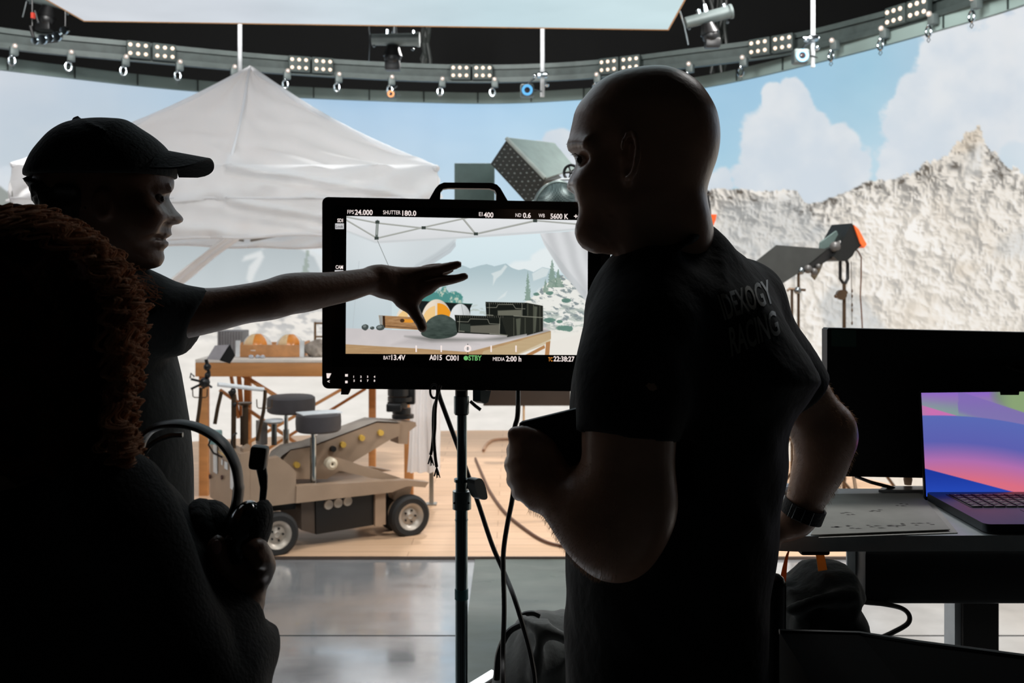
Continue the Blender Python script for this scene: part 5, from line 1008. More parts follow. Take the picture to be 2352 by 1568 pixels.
# ------------------------------------------------------------ grey bag at the bottom
S = Sculpt(tuple(at(1090, 2000, 2.25)-Vector((0, .25, 0))), tuple(at(1420, 1385, 2.25)+Vector((0, .3, 0))), .008)
S.inflate([(1132, 1600), (1136, 1540), (1148, 1490), (1165, 1455), (1190, 1425), (1215, 1414), (1245, 1410), (1275, 1418), (1300, 1415), (1340, 1440), (1350, 1520), (1352, 1700), (1350, 1960), (1240, 1985), (1140, 1960), (1128, 1750)], 2.25, .13, .09)
S.noise(.02, 14, .05, lambda x, y, z: vn3(x*16+z*4, y*9, z*5)-.5+.5*(vn3(x*34, y*20, z*12)-.5)); S.chain([at(1200, 1418, 2.17), at(1240, 1440, 2.13), at(1290, 1462, 2.12), at(1320, 1480, 2.14)], [.01, .013, .012, .01], .02); S.chain([at(1250, 1420, 2.15), at(1240, 1470, 2.12), at(1230, 1560, 2.11)], [.008, .008, .006], .03)
bag = empty('duffel_bag', at(1240, 1980, 2.25), label='crumpled dark grey fabric bag standing at the bottom left of the bald man', cat='bag')
S.build('bag_body', mat('grey_bag_fabric', (74, 76, 74), .85, bump=.25, bscale=40, sheen=.2), bag)
mb = MB(); mb.tube(spline([tuple(at(*q)) for q in ((1140, 1560, 2.12), (1146, 1500, 2.12), (1168, 1452, 2.12), (1200, 1432, 2.13))], 6), .007, 8); mb.build('piping', M_plastic, bag)
mb = MB(); mb.tube(spline([tuple(at(*q)) for q in ((1196, 1420, 2.2), (1205, 1410, 2.2), (1225, 1408, 2.2), (1240, 1414, 2.2))], 6), .006, 8); mb.build('strap', M_plastic, bag)
# ------------------------------------------------------------ desk, laptop and desktop monitor
DZ = 1.105; DF, DB = 1.665, 2.08
M_desk = mat('white_desk_laminate', (206, 212, 214), .35, spec=.4)
dk = empty('standing_desk', (.95, 1.9, 0), label='white height-adjustable desk at the right carrying laptop and black monitor', cat='desk')
def dpt(px, py, z=DZ): D = (H-z)*F/(py-Y0); return at(px, py, D)
x0 = at(1800, 0, DF).x; mb = MB(); c = (x0+1.9)/2
pl_ = [Vector((x0+.03, DF, DZ)), Vector((1.9, DF+.02, DZ)), Vector((1.9, DB-.045, DZ)), Vector((x0-.04, DB-.045, DZ)), Vector((x0-.05, DF+.03, DZ)), Vector((x0-.01, DF+.005, DZ))]
mb.prism(pl_, (0, 0, -.026)); mb.build('desktop', M_desk, dk)
mb = MB(); mb.box(((at(1830, 0, 1.75).x+at(1882, 0, 1.75).x)/2, 1.74, DZ-.034), (.05, .07, .02), bev=.004); mb.build('cable_clip', M_plastic, dk)
a, b = at(1985, 1262, 1.95), at(2500, 1390, 1.95); mb = MB(); mb.box(((a.x+b.x)/2, 2.0, (a.z+b.z)/2), (b.x-a.x, .10, a.z-b.z), bev=.012); mb.build('cable_tray', M_plastic, dk)
a = at(2240, 1390, 2.05); mb = MB(); mb.box((a.x, 2.05, a.z/2), (.072, .05, a.z+.2)); mb.build('leg', mat('desk_leg_grey', (70, 66, 64), .5), dk); mb = MB(); mb.box((a.x, 1.9, .02), (.08, .6, .03), bev=.006); mb.build('foot', M_black, dk)
mb = MB(); mb.box((a.x-.042, 2.06, a.z/2), (.013, .05, a.z+.2)); mb.build('leg_edge', M_white, dk)
mb = MB(); W3 = Plane(at(1960, 1300, 2.0), at(2000, 1300, 2.0), at(1960, 1200, 2.0)); W3.prism(mb, [(1945, 1258), (1985, 1258), (1985, 1380), (1968, 1350), (1946, 1300)], .0, -.006); mb.build('bracket', M_white, dk)
# desktop monitor seen from behind
pm = empty('desktop_monitor', at(2240, 1095, 2.04), label='large black desktop monitor behind the laptop, seen from behind', cat='monitor'); PM = Plane(at(1900, 755, 2.04), at(2352, 764, 2.05), at(1900, 1093, 2.04))
mb = MB(); PM.prism(mb, [(1903, 753), (2660, 770), (2660, 1108), (1903, 1093), (1900, 1088), (1899, 758)], .0, -.03); mb.build('housing', mat('monitor_back_black', (12, 12, 13), .5), pm)
mb = MB(); PM.prism(mb, [(1899, 756), (1901.5, 756), (1901.5, 1092), (1899, 1092)], .002, -.03); mb.build('side_edge', mat('bluish_edge', (30, 34, 46), .5), pm)
mb = MB(); PM.prism(mb, [(1909, 756), (1966, 758), (1966, 797), (1909, 795)], .0015, 0); mb.build('sticker', mat('dark_green_sticker', (40, 70, 62), .6), pm)
mb = MB(); mb.tube([PM.p(2308, 838, .004), PM.p(2325, 848, .005), PM.p(2350, 852, .005), PM.p(2380, 850, .005)], .004, 8); mb.build('port_handle', mat('soft_grey', (60, 56, 54), .4), pm)
c = at(2480, 1090, 2.03); mb = MB(); mb.box((c.x, c.y+.01, (DZ+c.z)/2+.12), (.09, .03, c.z-DZ+.3)); mb.box((c.x, c.y+.0, DZ+.006), (.28, .13, .01)); mb.build('foot', M_black, pm)
mb = MB(); a_ = at(1966, 1094, 2.05); mb.tube([a_, at(2000, 1107, 1.99), (at(2062, 1122, 2.0).x, 2.02, DZ+.004)], .0035, 8); mb.build('cable', M_plastic, pm)
# paper sheets
pp = MB(); q = [dpt(1862, 1235, DZ), dpt(2182, 1222, DZ), dpt(2112, 1138, DZ), dpt(1905, 1140, DZ)]; pp.prism([v+Vector((0, 0, .004)) for v in q], (0, 0, .0012)); q2 = [dpt(1880, 1237, DZ), dpt(2200, 1225, DZ), dpt(2130, 1140, DZ), dpt(1915, 1142, DZ)]
o = pp.build('paper_sheet', mat('grey_white_paper', (176, 174, 166), .7), smooth=False); tag(o, 'large white sheet of paper lying left of the laptop on the desk', 'paper')
pp = MB(); pp.prism([v+Vector((0, 0, .0006)) for v in q2], (0, 0, .001)); o2 = pp.build('paper_sheet', mat('cream_paper', (190, 188, 182), .7), smooth=False); tag(o2, 'lower white sheet sticking out under the large sheet and the laptop', 'paper')
M_ink = mat('printed_ink', (92, 88, 84), .8); random.seed(11)
for i, (px, py, w_, h_) in enumerate(((1920, 1210, 22, 4), (1955, 1211, 26, 7), (2000, 1209, 40, 8), (2050, 1208, 22, 6), (2085, 1205, 34, 8), (2120, 1203, 40, 7), (1945, 1178, 30, 12), (2010, 1170, 24, 10), (2070, 1160, 30, 6))):
    mb = MB()
    for j in range(4): x = px+random.uniform(-w_/2, w_/2); y = py+random.uniform(-h_/2, h_/2); a = dpt(x, y, DZ+.0053); mb.prism([a, a+Vector((random.uniform(.004, .014), .001, 0)), a+Vector((random.uniform(.002, .008), .006, 0)), a+Vector((-.002, .004, 0))], (0, 0, .00006))
    mb.build('printed_sketch', M_ink, o, smooth=False)
# laptop
lap = empty('laptop', dpt(2300, 1180), label='open laptop with colourful purple, pink and blue wallpaper on the desk', cat='laptop')
hl = dpt(2128, 1150); hl.z = DZ; hd = hl.y; nl = dpt(2186, 1221); LW, LD_ = .355, .248
b0 = Vector((hl.x-.002, hd, DZ+.003)); bu = Vector((1, .01, 0)).normalized(); bv = Vector((nl.x-hl.x, nl.y-hd, 0)).normalized(); bv = Vector((-.01+.0, -1, 0)).normalized()
base_pts = []
for cx, cy in rr(0, 0, LW, LD_, .012, 5): base_pts.append(b0+bu*cx+bv*cy)
mb = MB(); mb.prism(base_pts, (0, 0, .014)); mb.build('base', mat('space_grey_aluminium', (74, 80, 84), .35, .8), lap)
key = mat('black_keys', (12, 12, 14), .5); M_leg_ = mat('key_legend', (170, 165, 160), .5, emit=.16)
kd = MB(); z = DZ+.0172; kd.prism([b0+bu*x+bv*y+Vector((0, 0, .0142)) for x, y in ((.03, .022), (.325, .022), (.325, .128), (.03, .128))], (0, 0, .0004)); kd.build('key_well', key, lap, smooth=False)
for r in range(6):
    for c in range(14):
        mb = MB(); x = .034+c*.0208; y = .026+r*.0172; p = b0+bu*(x+.0088)+bv*(y+.0075)+Vector((0, 0, .0155)); mb.box(p, (.0176, .0145, .0016), bev=.0004); kk = mb.build('key', key, lap)
        mb = MB(); mb.box(p+Vector((0, 0, .0009)), (.0035+.002*((c*7+r) % 3), .0026, .0002)); mb.build('key_legend', M_leg_, kk, smooth=False)
mb = MB(); mb.prism([b0+bu*x+bv*y+Vector((0, 0, .0142)) for x, y in ((.11, .145), (.245, .145), (.245, .235), (.11, .235))], (0, 0, .0003)); mb.build('trackpad', mat('trackpad_grey', (58, 60, 66), .3), lap, smooth=False)
sTL = at(2113, 896, hd+.05); sBL = at(2124, 1150, hd); LPn = Plane(sBL, sBL+Vector((1, .01, 0)), sTL)
mb = MB(); LPn.prism(mb, [(2113, 900), (2118, 896), (2530, 892), (2560, 1155), (2124, 1150)], 0, -.006); mb.build('lid', mat('lid_black', (16, 17, 18), .35), lap, smooth=False)
def paint_lap(X, Y):
    u = X-2115; img = np.zeros(X.shape+(3,)); n = fbm2(X/40, Y/40, 3)
    t = sst(900, 955, Y)[..., None]; img = np.array([150, 112, 190])*(1-t)+np.array([126, 150, 150])*t+0*X[..., None]
    e1 = 930+(u)*.22; g = sst(-30, 10, Y-e1); img = img*(1-.6*g[..., None])+np.array([140, 165, 160])*.6*g[..., None]
    e0 = 903+(u-60)*.05; img = over(img, (140, 105, 205), (1-sst(-6, 6, Y-(905+u*.03)))*.6)
    m = sst(-1, 1, Y-(930+u*.30))*sst(-60, 30, u-10*0)*(u < 110); img = over(img, (205, 115, 180), m)
    m = np.clip((1-np.hypot((X-2420)/150, (Y-905)/55))*6, 0, 1)*(Y < 925+(X-2250)*.36); img = over(img, (140, 165, 120), m); img = over(img, (96, 104, 120), m*(1-sst(2255, 2330, X))*.8)
    m = sst(-1, 1, Y-(914+(X-2250)*.33))*(X > 2200)*(1-sst(40, 60, Y-(914+(X-2250)*.33))); img = over(img, (130, 108, 184), m*.8)
    arc = 954+np.clip(u-40, 0, None)**2*.00055; m = sst(-1, 1, Y-arc); tt = ((Y-arc)/170)
    cc = np.stack([np.interp(tt, [0, .35, .6, .85, 1.2], v) for v in ([92, 94, 180, 222, 228], [108, 98, 112, 112, 118], [184, 178, 176, 134, 130])], -1); img = img*(1-m[..., None])+cc*m[..., None]
    m = sst(-1, 1, Y-(1076+(X-2125)*.265)); tt = sst(1080, 1145, Y)[..., None]; img = img*(1-m[..., None])+(np.array([30, 58, 160])*(1-tt)+np.array([40, 76, 188])*tt)*m[..., None]
    return img
gx, gy = np.linspace(0, 1, 240), np.linspace(0, 1, 160); L0, R0 = (2115.5, 902), (2530, 897); L1, R1 = (2127, 1140), (2555, 1146)
XX = (1-gy[:, None])*(L0[0]+(R0[0]-L0[0])*gx)+gy[:, None]*(L1[0]+(R1[0]-L1[0])*gx); YY = (1-gy[:, None])*(L0[1]+(R0[1]-L0[1])*gx)+gy[:, None]*(L1[1]+(R1[1]-L1[1])*gx)
picture_mesh('screen', plane_grid(LPn, XX, YY, .0012), paint_lap(XX, YY), screen_mat('laptop_wallpaper', .95), lap)
mb = MB(); LPn.prism(mb, [(2296, 899), (2340, 899), (2339, 907), (2297, 907)], .0024, .001); mb.build('camera_notch', key, lap, smooth=False)
# tablet behind, round clear bowl
mb = MB(); q = [dpt(2018, 1131), dpt(2150, 1131), dpt(2150, 1122), dpt(2030, 1122)]; mb.prism([v+Vector((0, 0, .0007)) for v in q], (0, 0, .005)); o = mb.build('tablet', mat('silver_white', (230, 232, 235), .3, .3), smooth=False); tag(o, 'thin silver tablet lying on the desk behind the laptop', 'tablet')
c = dpt(1806, 1142); c.y += .05; mb = MB(); mb.lathe([(.012, 0), (.02, .004), (.024, .014), (.02, .015), (.01, .006)], (c.x, c.y, DZ+.0005), n=20); o = mb.build('glass_dish', mat('white_glass', (215, 225, 240), .1, coat=.5)); tag(o, 'small white glass dish on the desk behind the bald man\'s wrist', 'dish')
c = dpt(2092, 1118); mb = MB(); mb.lathe([(0, 0), (.007, .001), (.009, .012), (.006, .03), (.008, .034), (0, .035)], (c.x+.0, c.y+.015, DZ+.0005), n=16); o = mb.build('figurine', mat('brown_gold', (170, 130, 95), .4)); tag(o, 'small golden figure on the desk just left of the laptop screen', 'figurine')
# ------------------------------------------------------------ orange strap and dark backpack
bk_ = empty('backpack', at(1860, 1450, 1.75), label='dark green backpack hanging by an orange strap under the desk edge', cat='backpack')
S = Sculpt(tuple(at(1720, 1760, 1.78)-Vector((0, .16, 0))), tuple(at(2010, 1280, 1.78)+Vector((0, .16, 0))), .006)
S.inflate([(1812, 1338), (1832, 1330), (1870, 1303), (1900, 1297), (1946, 1299), (1958, 1320), (1972, 1348), (1968, 1365), (1962, 1378), (1978, 1420), (1974, 1460), (1960, 1700), (1790, 1700), (1780, 1400), (1796, 1342)], 1.78, .1, .035, sm=2)
S.noise(.006, 30, .03); S.chain([at(1815, 1400, 1.69), at(1880, 1378, 1.675), at(1950, 1368, 1.69)], [.008, .009, .007], .02)
S.build('bag_body', mat('dark_green_fabric', (28, 36, 33), .8, bump=.2, sheen=.1), bk_)
def ribbon3(name, pts, w_, m, par, th=.002):
    mb = MB(); P = [at(*p) for p in pts]
    P = [Vector(p) for p in spline([tuple(p) for p in P], 6)]; ws = np.interp(np.linspace(0, 1, len(P)), np.linspace(0, 1, len(w_)), w_); G = []
    for i, p in enumerate(P): hw = Vector((ws[i]/2, .004, 0)); G.append([p-hw, p+hw, p+hw+Vector((0, th, 0)), p-hw+Vector((0, th, 0)), p-hw])
    mb.grid(G); return mb.build(name, m, par)
M_ostr = fabric('orange_webbing', (250, 185, 110), .6); M_ostr2 = fabric('brown_orange_webbing', (225, 145, 95), .6)
ribbon3('strap', [(1876, 1252, 1.74), (1884, 1275, 1.74), (1890, 1310, 1.745)], [.015, .0165, .018], M_ostr, bk_); ribbon3('strap', [(1815, 1256, 1.74), (1806, 1285, 1.74), (1797, 1340, 1.745)], [.004, .008, .014], M_ostr2, bk_)
mb = MB(); mb.cyl(at(1776, 1640, 1.66), at(1779, 1342, 1.66), .019, n=18); mb.sph(at(1779, 1342, 1.66), .019, 14); mb.build('water_bottle', mat('black_bottle', (16, 20, 20), .25), bk_)
mb = MB(); mb.tube(spline([tuple(at(*q)) for q in ((1944, 1405, 1.69), (1938, 1420, 1.685), (1946, 1432, 1.685), (1940, 1446, 1.685))], 5), [.004]*15+[.004], 8); mb.build('red_tag', mat('red_tag_fabric', (190, 20, 36), .5), bk_)
cable('loop_cable', [(1960, 1378, 1.95), (1990, 1383, 1.95), (2030, 1387, 1.95), (2070, 1396, 1.93), (2088, 1412, 1.92), (2084, 1432, 1.92), (2050, 1452, 1.92), (2010, 1470, 1.92), (1950, 1500, 1.9), (1930, 1600, 1.9)], .0048, mat('loop_cable_dark', (40, 34, 30), .3), 'dark cable looping below the desk, right of the backpack')
# black equipment case in the foreground bottom right
cs = empty('equipment_case', at(2100, 1560, 1.25), label='black case filling the bottom right corner of the photo', cat='case')
Q = [(1790, 1450, 1.5), (1975, 1455, 1.5), (2110, 1476, 1.42), (2352, 1508, 1.3), (2700, 1560, 1.2)]; mb = MB(); top = [at(*q) for q in Q]; n_ = len(top)
vs = []; fcs = []
for p in top:
    f_ = Vector((p.x, p.y-.30, p.z-.02)); vs += [p, f_, Vector((f_.x, f_.y, .0)), Vector((p.x, p.y, .0))]
for i in range(n_-1):
    for j in range(4): fcs.append((i*4+j, i*4+(j+1) % 4, (i+1)*4+(j+1) % 4, (i+1)*4+j))
fcs += [(0, 1, 2, 3), tuple((n_-1)*4+j for j in (3, 2, 1, 0))]; mb.add(vs, fcs); mb.build('shell', mat('case_black', (4, 4, 4), .95, spec=.08), cs, smooth=False)
mb = MB(); mb.tube([p+Vector((0, .0, .0)) for p in top], .004, 8); mb.build('edge_trim', mat('case_edge', (14, 15, 15), .5), cs)
# ------------------------------------------------------------ people
def A(px, py, D): return np.array(at(px, py, D))
M_skin = mat('skin_light', (190, 145, 120), .36, var=.08, scale=30, bump=.08, bscale=120, sss=.08, coat=.25); M_skin.node_tree.nodes['Principled BSDF'].inputs['Coat Roughness'].default_value = .3
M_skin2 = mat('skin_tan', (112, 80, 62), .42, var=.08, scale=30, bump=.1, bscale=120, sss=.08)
M_tee = mat('black_cotton', (13, 15, 14), .9, var=.2, scale=30, bump=.2, bscale=60, sheen=.06)
M_jean = mat('black_trousers', (16, 17, 19), .9, bump=.2)
M_shoe = mat('dark_shoe', (20, 20, 20), .6)
M_sole = mat('shoe_sole', (90, 90, 88), .6)
def world_bbox(pts, m): P = np.array(pts); return tuple(P.min(0)-m), tuple(P.max(0)+m)
def lower_body(root, hip, D, feet, tr_m, waist_z, hw=.15, hd=.11, far=.1):
    """trousers down to shoes; hip = centre x, feet = list of (x, y, heading)"""
    lo = (hip-.5, D-.4, 0); hi = (hip+.5, D+.45, waist_z+.1); S = Sculpt(lo, hi, .012)
    S.ell((hip, D, waist_z-.08), (hw, hd, .16), k=.05)
    for sx, (fx, fy, hd_) in zip((-1, 1), feet):
        h_ = (hip+sx*hw*.45, D-sx*.02, waist_z-.12); kn = ((h_[0]+fx)/2+.01, (h_[1]+fy)/2-.02, .50); an = (fx, fy, .1)
        S.chain([h_, kn, an], [.095, .066, .056], .04)
    S.noise(.012, 18, .04); S.build('trousers', tr_m, root)
    for fx, fy, a in feet:
        d = Vector((math.cos(a), math.sin(a), 0)); S = Sculpt((fx-.25, fy-.25, .0), (fx+.25, fy+.25, .16), .007); c = Vector((fx, fy, 0))
        S.cap(tuple(c+d*-.03+Vector((0, 0, .055))), tuple(c+d*.15+Vector((0, 0, .04))), .05, .036, .02, flat=((0, 0, 1), .8)); S.cap(tuple(c+Vector((0, 0, .06))), tuple(c+Vector((0, 0, .12))), .048, .045, .02)
        sl, X, Y, Z = S.reg((fx-.25, fy-.25, 0), (fx+.25, fy+.25, .02), .1); S.cut(sl, (Z-.012)+0*X+0*Y, .0)
        sh_ = S.build('shoe', M_shoe, root); S = Sculpt((fx-.25, fy-.25, -.012), (fx+.25, fy+.25, .05), .006)
        S.cap(tuple(c+d*-.03+Vector((0, 0, .012))), tuple(c+d*.15+Vector((0, 0, .012))), .05, .04, .01, flat=((0, 0, 1), .24)); S.build('sole', M_sole, sh_)

# ===== bald man =====
bald = empty('person', (at(1540, 0, 1.42).x, 1.42, 0), label='bald person with beard in black printed t-shirt, seen from behind at the centre right', cat='person')
HD = 1.35
head = [(1441, 640), (1434, 600), (1428, 586), (1419, 571), (1399, 576), (1373, 570), (1351, 561), (1341, 541), (1340, 520), (1338, 506), (1331, 499), (1334, 490), (1329, 480), (1333, 472), (1322, 463), (1320, 450), (1322, 445), (1312, 442), (1302, 433), (1303, 422), (1312, 402), (1320, 384), (1323, 372), (1318, 358), (1308, 344), (1305, 330), (1308, 310), (1314, 284), (1322, 252), (1341, 224), (1376, 187), (1426, 163), (1496, 152), (1546, 158), (1596, 185), (1628, 225), (1646, 265), (1652, 315), (1646, 362), (1633, 400), (1624, 430), (1619, 465), (1618, 520), (1600, 600), (1590, 680), (1450, 690)]
zc = lambda y, D=HD: H-(y-Y0)/F*D
def Thead(z):
    y = Y0-(z-H)/HD*F; return np.interp(y, [150, 250, 340, 450, 540, 600, 700], [.075, .08, .079, .074, .06, .056, .06])
lo, hi = (at(1100, 0, 1.15).x, .98, .55), (at(2010, 0, 1.7).x, 1.80, 1.86)
S = Sculpt(lo, hi, .0042)
S.inflate(head, HD, Thead, .075, .01, sm=3)
# brow, cheek, jaw, neck muscle, ear
S.cap(A(1318, 335, 1.335), A(1352, 330, 1.29), .008, .009, .012); S.ell(A(1378, 432, 1.30), (.030, .022, .034), k=.03); S.ell(A(1375, 535, 1.31), (.03, .022, .025), k=.03)
S.ell(A(1334, 367, 1.305), (.010, .012, .006), k=.010, cut=True)
S.cap(A(1445, 470, 1.29), A(1475, 630, 1.31), .018, .022, .03)
S.cap(A(1560, 500, 1.32), A(1560, 610, 1.33), .028, .034, .03)
EC = (1446, 358); ED = HD-.080
ring = [A(EC[0]+18*math.sin(t)+4*math.cos(t), EC[1]-53*math.cos(t), ED-.016-.012*max(0, math.sin(t))+.004*math.cos(t)) for t in np.linspace(-1.2, 3.3, 18)]
S.ell(A(EC[0]-4, EC[1]+2, ED+.006), (.011, .012, .030), k=.012); S.chain(ring, [.0046]*18, .003); S.ell(A(EC[0]-3, EC[1]+45, ED-.004), (.0075, .006, .011), k=.008)
S.ell(A(EC[0]+1, EC[1]-2, ED-.012), (.0075, .007, .021), k=.006, cut=True); S.chain([A(EC[0]+6, EC[1]-25, ED-.008), A(EC[0]+5, EC[1]+8, ED-.008), A(EC[0]-3, EC[1]+22, ED-.006)], [.003]*3, .004); S.cap(A(EC[0]-12, EC[1]+4, ED), A(EC[0]-10, EC[1]+14, ED), .005, .004, .006)
# trunk core
S.chain([A(1540, 560, 1.37), A(1530, 700, 1.40), A(1530, 900, 1.42), A(1530, 1300, 1.42), A(1530, 1700, 1.42)], [.045, .07, .085, .085, .085], .05)
S.cap(A(1470, 760, 1.30), A(1640, 740, 1.5), .055, .055, .05)
# his left arm (nearest), bent, holding a tub
aL = 1.19
S.chain([A(1470, 760, 1.25), A(1450, 900, 1.20), A(1443, 1050, aL), A(1442, 1160, aL)], [.06, .058, .055, .051], .02)
S.chain([A(1442, 1150, aL), A(1432, 1235, aL), A(1420, 1268, aL)], [.050, .040, .026], .03)
S.chain([A(1405, 1235, aL), A(1350, 1190, 1.20), A(1290, 1140, 1.22), A(1262, 1112, 1.235)], [.042, .042, .032, .027], .035)
S.cap(A(1390, 1215, 1.19), A(1440, 1170, aL), .04, .04, .03)
# hand: palm and curled fingers round the tub
hD = 1.25
S.cap(A(1258, 1110, 1.235), A(1235, 1060, hD), .026, .026, .02); S.cap(A(1240, 1095, 1.24), A(1222, 1040, hD), .022, .024, .02)
S.chain([A(1232, 1140, 1.235), A(1210, 1100, 1.24), A(1205, 1060, 1.245)], [.016, .017, .016], .015)
for (y0, pts, r) in ((0, [(1250, 1030, 1.24), (1205, 1026, 1.235), (1182, 1034, 1.26), (1196, 1046, 1.30)], (.013, .0125, .011, .009)), (1, [(1245, 1062, 1.235), (1203, 1060, 1.23), (1178, 1068, 1.255), (1192, 1080, 1.30)], (.013, .0125, .0115, .009)), (2, [(1240, 1092, 1.23), (1204, 1094, 1.23), (1182, 1102, 1.255), (1196, 1110, 1.295)], (.013, .012, .011, .009)), (3, [(1238, 1120, 1.23), (1210, 1126, 1.23), (1193, 1132, 1.25), (1205, 1136, 1.28)], (.012, .011, .010, .008))):
    S.chain([A(*p) for p in pts], r, .005)
S.chain([A(1262, 1065, 1.24), A(1240, 1020, 1.235), A(1212, 1000, 1.24), A(1184, 998, 1.245)], [.018, .014, .012, .0105], .008)
# his right arm, elbow out, hand on the desk corner
aR = 1.56
S.chain([A(1700, 760, 1.5), A(1790, 850, 1.53), A(1848, 930, 1.55), A(1893, 995, aR)], [.055, .052, .047, .039], .03)
S.chain([A(1893, 990, aR), A(1888, 1050, 1.57), A(1868, 1105, 1.585), A(1845, 1160, 1.60), A(1838, 1180, 1.605)], [.039, .0425, .036, .0275, .026], .03)
S.cap(A(1925, 975, aR), A(1932, 1000, aR), .015, .015, .03)
S.chain([A(1838, 1178, 1.605), A(1812, 1202, 1.61), A(1785, 1210, 1.62)], [.027, .027, .024], .02, flat=((0, .3, 1), .8))
S.cap(A(1825, 1200, 1.60), A(1780, 1225, 1.615), .022, .017, .015)
for pts, r in (([(1795, 1215, 1.60), (1780, 1236, 1.60), (1778, 1256, 1.605), (1772, 1262, 1.61)], (.012, .011, .0095, .0085)), ([(1780, 1215, 1.615), (1766, 1240, 1.612), (1768, 1268, 1.615), (1772, 1280, 1.62)], (.012, .0115, .010, .0085)), ([(1772, 1205, 1.63), (1752, 1225, 1.63), (1750, 1255, 1.63)], (.012, .011, .009)), ([(1770, 1195, 1.65), (1745, 1205, 1.65), (1735, 1225, 1.65)], (.011, .010, .008)), ([(1835, 1195, 1.63), (1800, 1180, 1.66), (1780, 1172, 1.67)], (.014, .012, .009))):
    S.chain([A(*p) for p in pts], r, .006)
def stubble(x, y, z):
    pyy = Y0-(z-H)/y*F; pxx = CX+x/y*F; m = ((pyy > 470) & (pyy < 590) & (pxx < 1440)).astype(float); return m*(vn3(x*420, y*420, z*420)-.5)*1.0
S.noise(.0022, 1, .01, stubble)
body1 = S.build('body', M_skin, bald)
def arm_hair(o, parent, boxes, n, L, m, seed):
    """fine body hair rooted on the skin inside the given photo boxes"""
    me = o.data; co = np.empty(len(me.vertices)*3, np.float32); me.vertices.foreach_get('co', co); co = co.reshape(-1, 3).astype(float); no = np.array([v.normal for v in me.vertices]); off = np.array(world_of(o).to_translation()); co = co+off
    X_ = CX+co[:, 0]/co[:, 1]*F; Y_ = Y0-(co[:, 2]-H)/co[:, 1]*F; r_ = np.random.default_rng(seed); mb = MB()
    for (x0, y0, x1, y1, d0, d1, dr) in boxes:
        idx = np.nonzero((X_ > x0) & (X_ < x1) & (Y_ > y0) & (Y_ < y1) & (co[:, 1] > d0) & (co[:, 1] < d1))[0]
        if not len(idx): continue
        for i in r_.choice(idx, n):
            p = Vector(co[i]); nn_ = Vector(no[i]); d = (nn_*.7+Vector(dr)+Vector(r_.normal(0, .25, 3))).normalized(); l_ = L*r_.uniform(.5, 1.2); q = p+d*l_; mb.tube([p, p+(nn_*.5+d*.5)*l_*.5, q], [.00014, .00011, .00004], 3)
    return mb.build('arm_hair', m, parent, smooth=True, fix=False)
arm_hair(body1, bald, [(1215, 1060, 1420, 1330, 1.1, 1.3, (.1, 0, -.8)), (1800, 880, 1965, 1190, 1.45, 1.7, (.1, 0, -.8))], 3000, .0062, fabric('fair_arm_hair', (235, 205, 175), .5, 0), 5)
mb = MB(); random.seed(8); dg_ = spline([(1420, 570), (1399, 574), (1373, 568), (1352, 559), (1343, 541), (1342, 520), (1339, 506), (1333, 474), (1325, 464)], 10)
for i in range(420):
    q = dg_[random.randrange(len(dg_))]; yy = HD+random.uniform(-.05, .03)*(1 if q[1] > 520 else .5); p = A(q[0]+random.uniform(1, 22), q[1]+random.uniform(-16, -1), yy); a_ = A(q[0]-random.uniform(0, 4), q[1]+random.uniform(0, 5), yy)
    d = Vector(a_-p).normalized()*random.uniform(.004, .009); e_ = Vector(A(q[0]+2, q[1]-2, yy)); mb.tube([e_, e_+d], [.0004, .0001], 3)
mb.build('beard', mat('brown_beard', (96, 66, 44), .7), bald, smooth=True)
mb = MB()
for i in range(46):
    t = i/45; p = A(1310+t*40, 334-6*math.sin(t*3), 1.345-t*.055); e_ = Vector(p); mb.tube([e_, e_+Vector((-.006+.004*t, -.002, .003*random.uniform(-.3, 1)))], [.0007, .0002], 4)
for i in range(12): p = Vector(A(1322+i*1.3, 352+i*.8, 1.31-i*.001)); mb.tube([p, p+Vector((-.008, -.002, -.001+random.uniform(-.001, .001)))], [.0004, .0001], 3)
mb.build('eyebrow', mat('brown_beard', (0, 0, 0)), bald, smooth=True)
mb = MB(); mb.sph(A(1342, 367, 1.325), .0115, 16); ey = mb.build('eye', mat('eye_white', (210, 205, 200), .2), bald, smooth=True); mb = MB(); mb.sph(A(1334, 367, 1.320), .0062, 12); mb.build('iris', mat('iris_dark', (50, 40, 34), .1), ey, smooth=True)
# t-shirt
S = Sculpt(lo, hi, .005)
tee = [(1437, 598), (1420, 616), (1400, 632), (1370, 665), (1352, 700), (1343, 745), (1325, 810), (1317, 860), (1309, 925), (1306, 1000), (1308, 1100), (1305, 1290), (1300, 1400), (1295, 1450), (1298, 1600), (1310, 1720), (1700, 1720), (1752, 1568), (1757, 1440), (1758, 1330), (1766, 1290), (1775, 1230), (1780, 1180), (1783, 1110), (1790, 1050), (1796, 982), (1812, 940), (1862, 870), (1850, 828), (1828, 788), (1790, 718), (1750, 652), (1700, 592), (1660, 553), (1640, 536), (1621, 521), (1590, 545), (1540, 572), (1490, 590)]
Tt = lambda z: np.interp(z, [.8, 1.0, 1.25, 1.42, 1.56, 1.62], [.15, .145, .165, .19, .15, .10])
S.inflate(tee, 1.42, Tt, .11, .02, sm=2)
S.chain([A(1500, 700, 1.30), A(1462, 800, 1.235), A(1448, 920, 1.20), A(1441, 1003, aL)], [.075, .071, .066, .0605], .05)
S.cap(A(1480, 655, 1.36), A(1590, 600, 1.36), .04, .045, .05); S.cap(A(1500, 690, 1.34), A(1700, 690, 1.50), .06, .06, .05)
S.chain([A(1690, 740, 1.5), A(1780, 840, 1.53), A(1826, 902, 1.545)], [.068, .063, .058], .04)
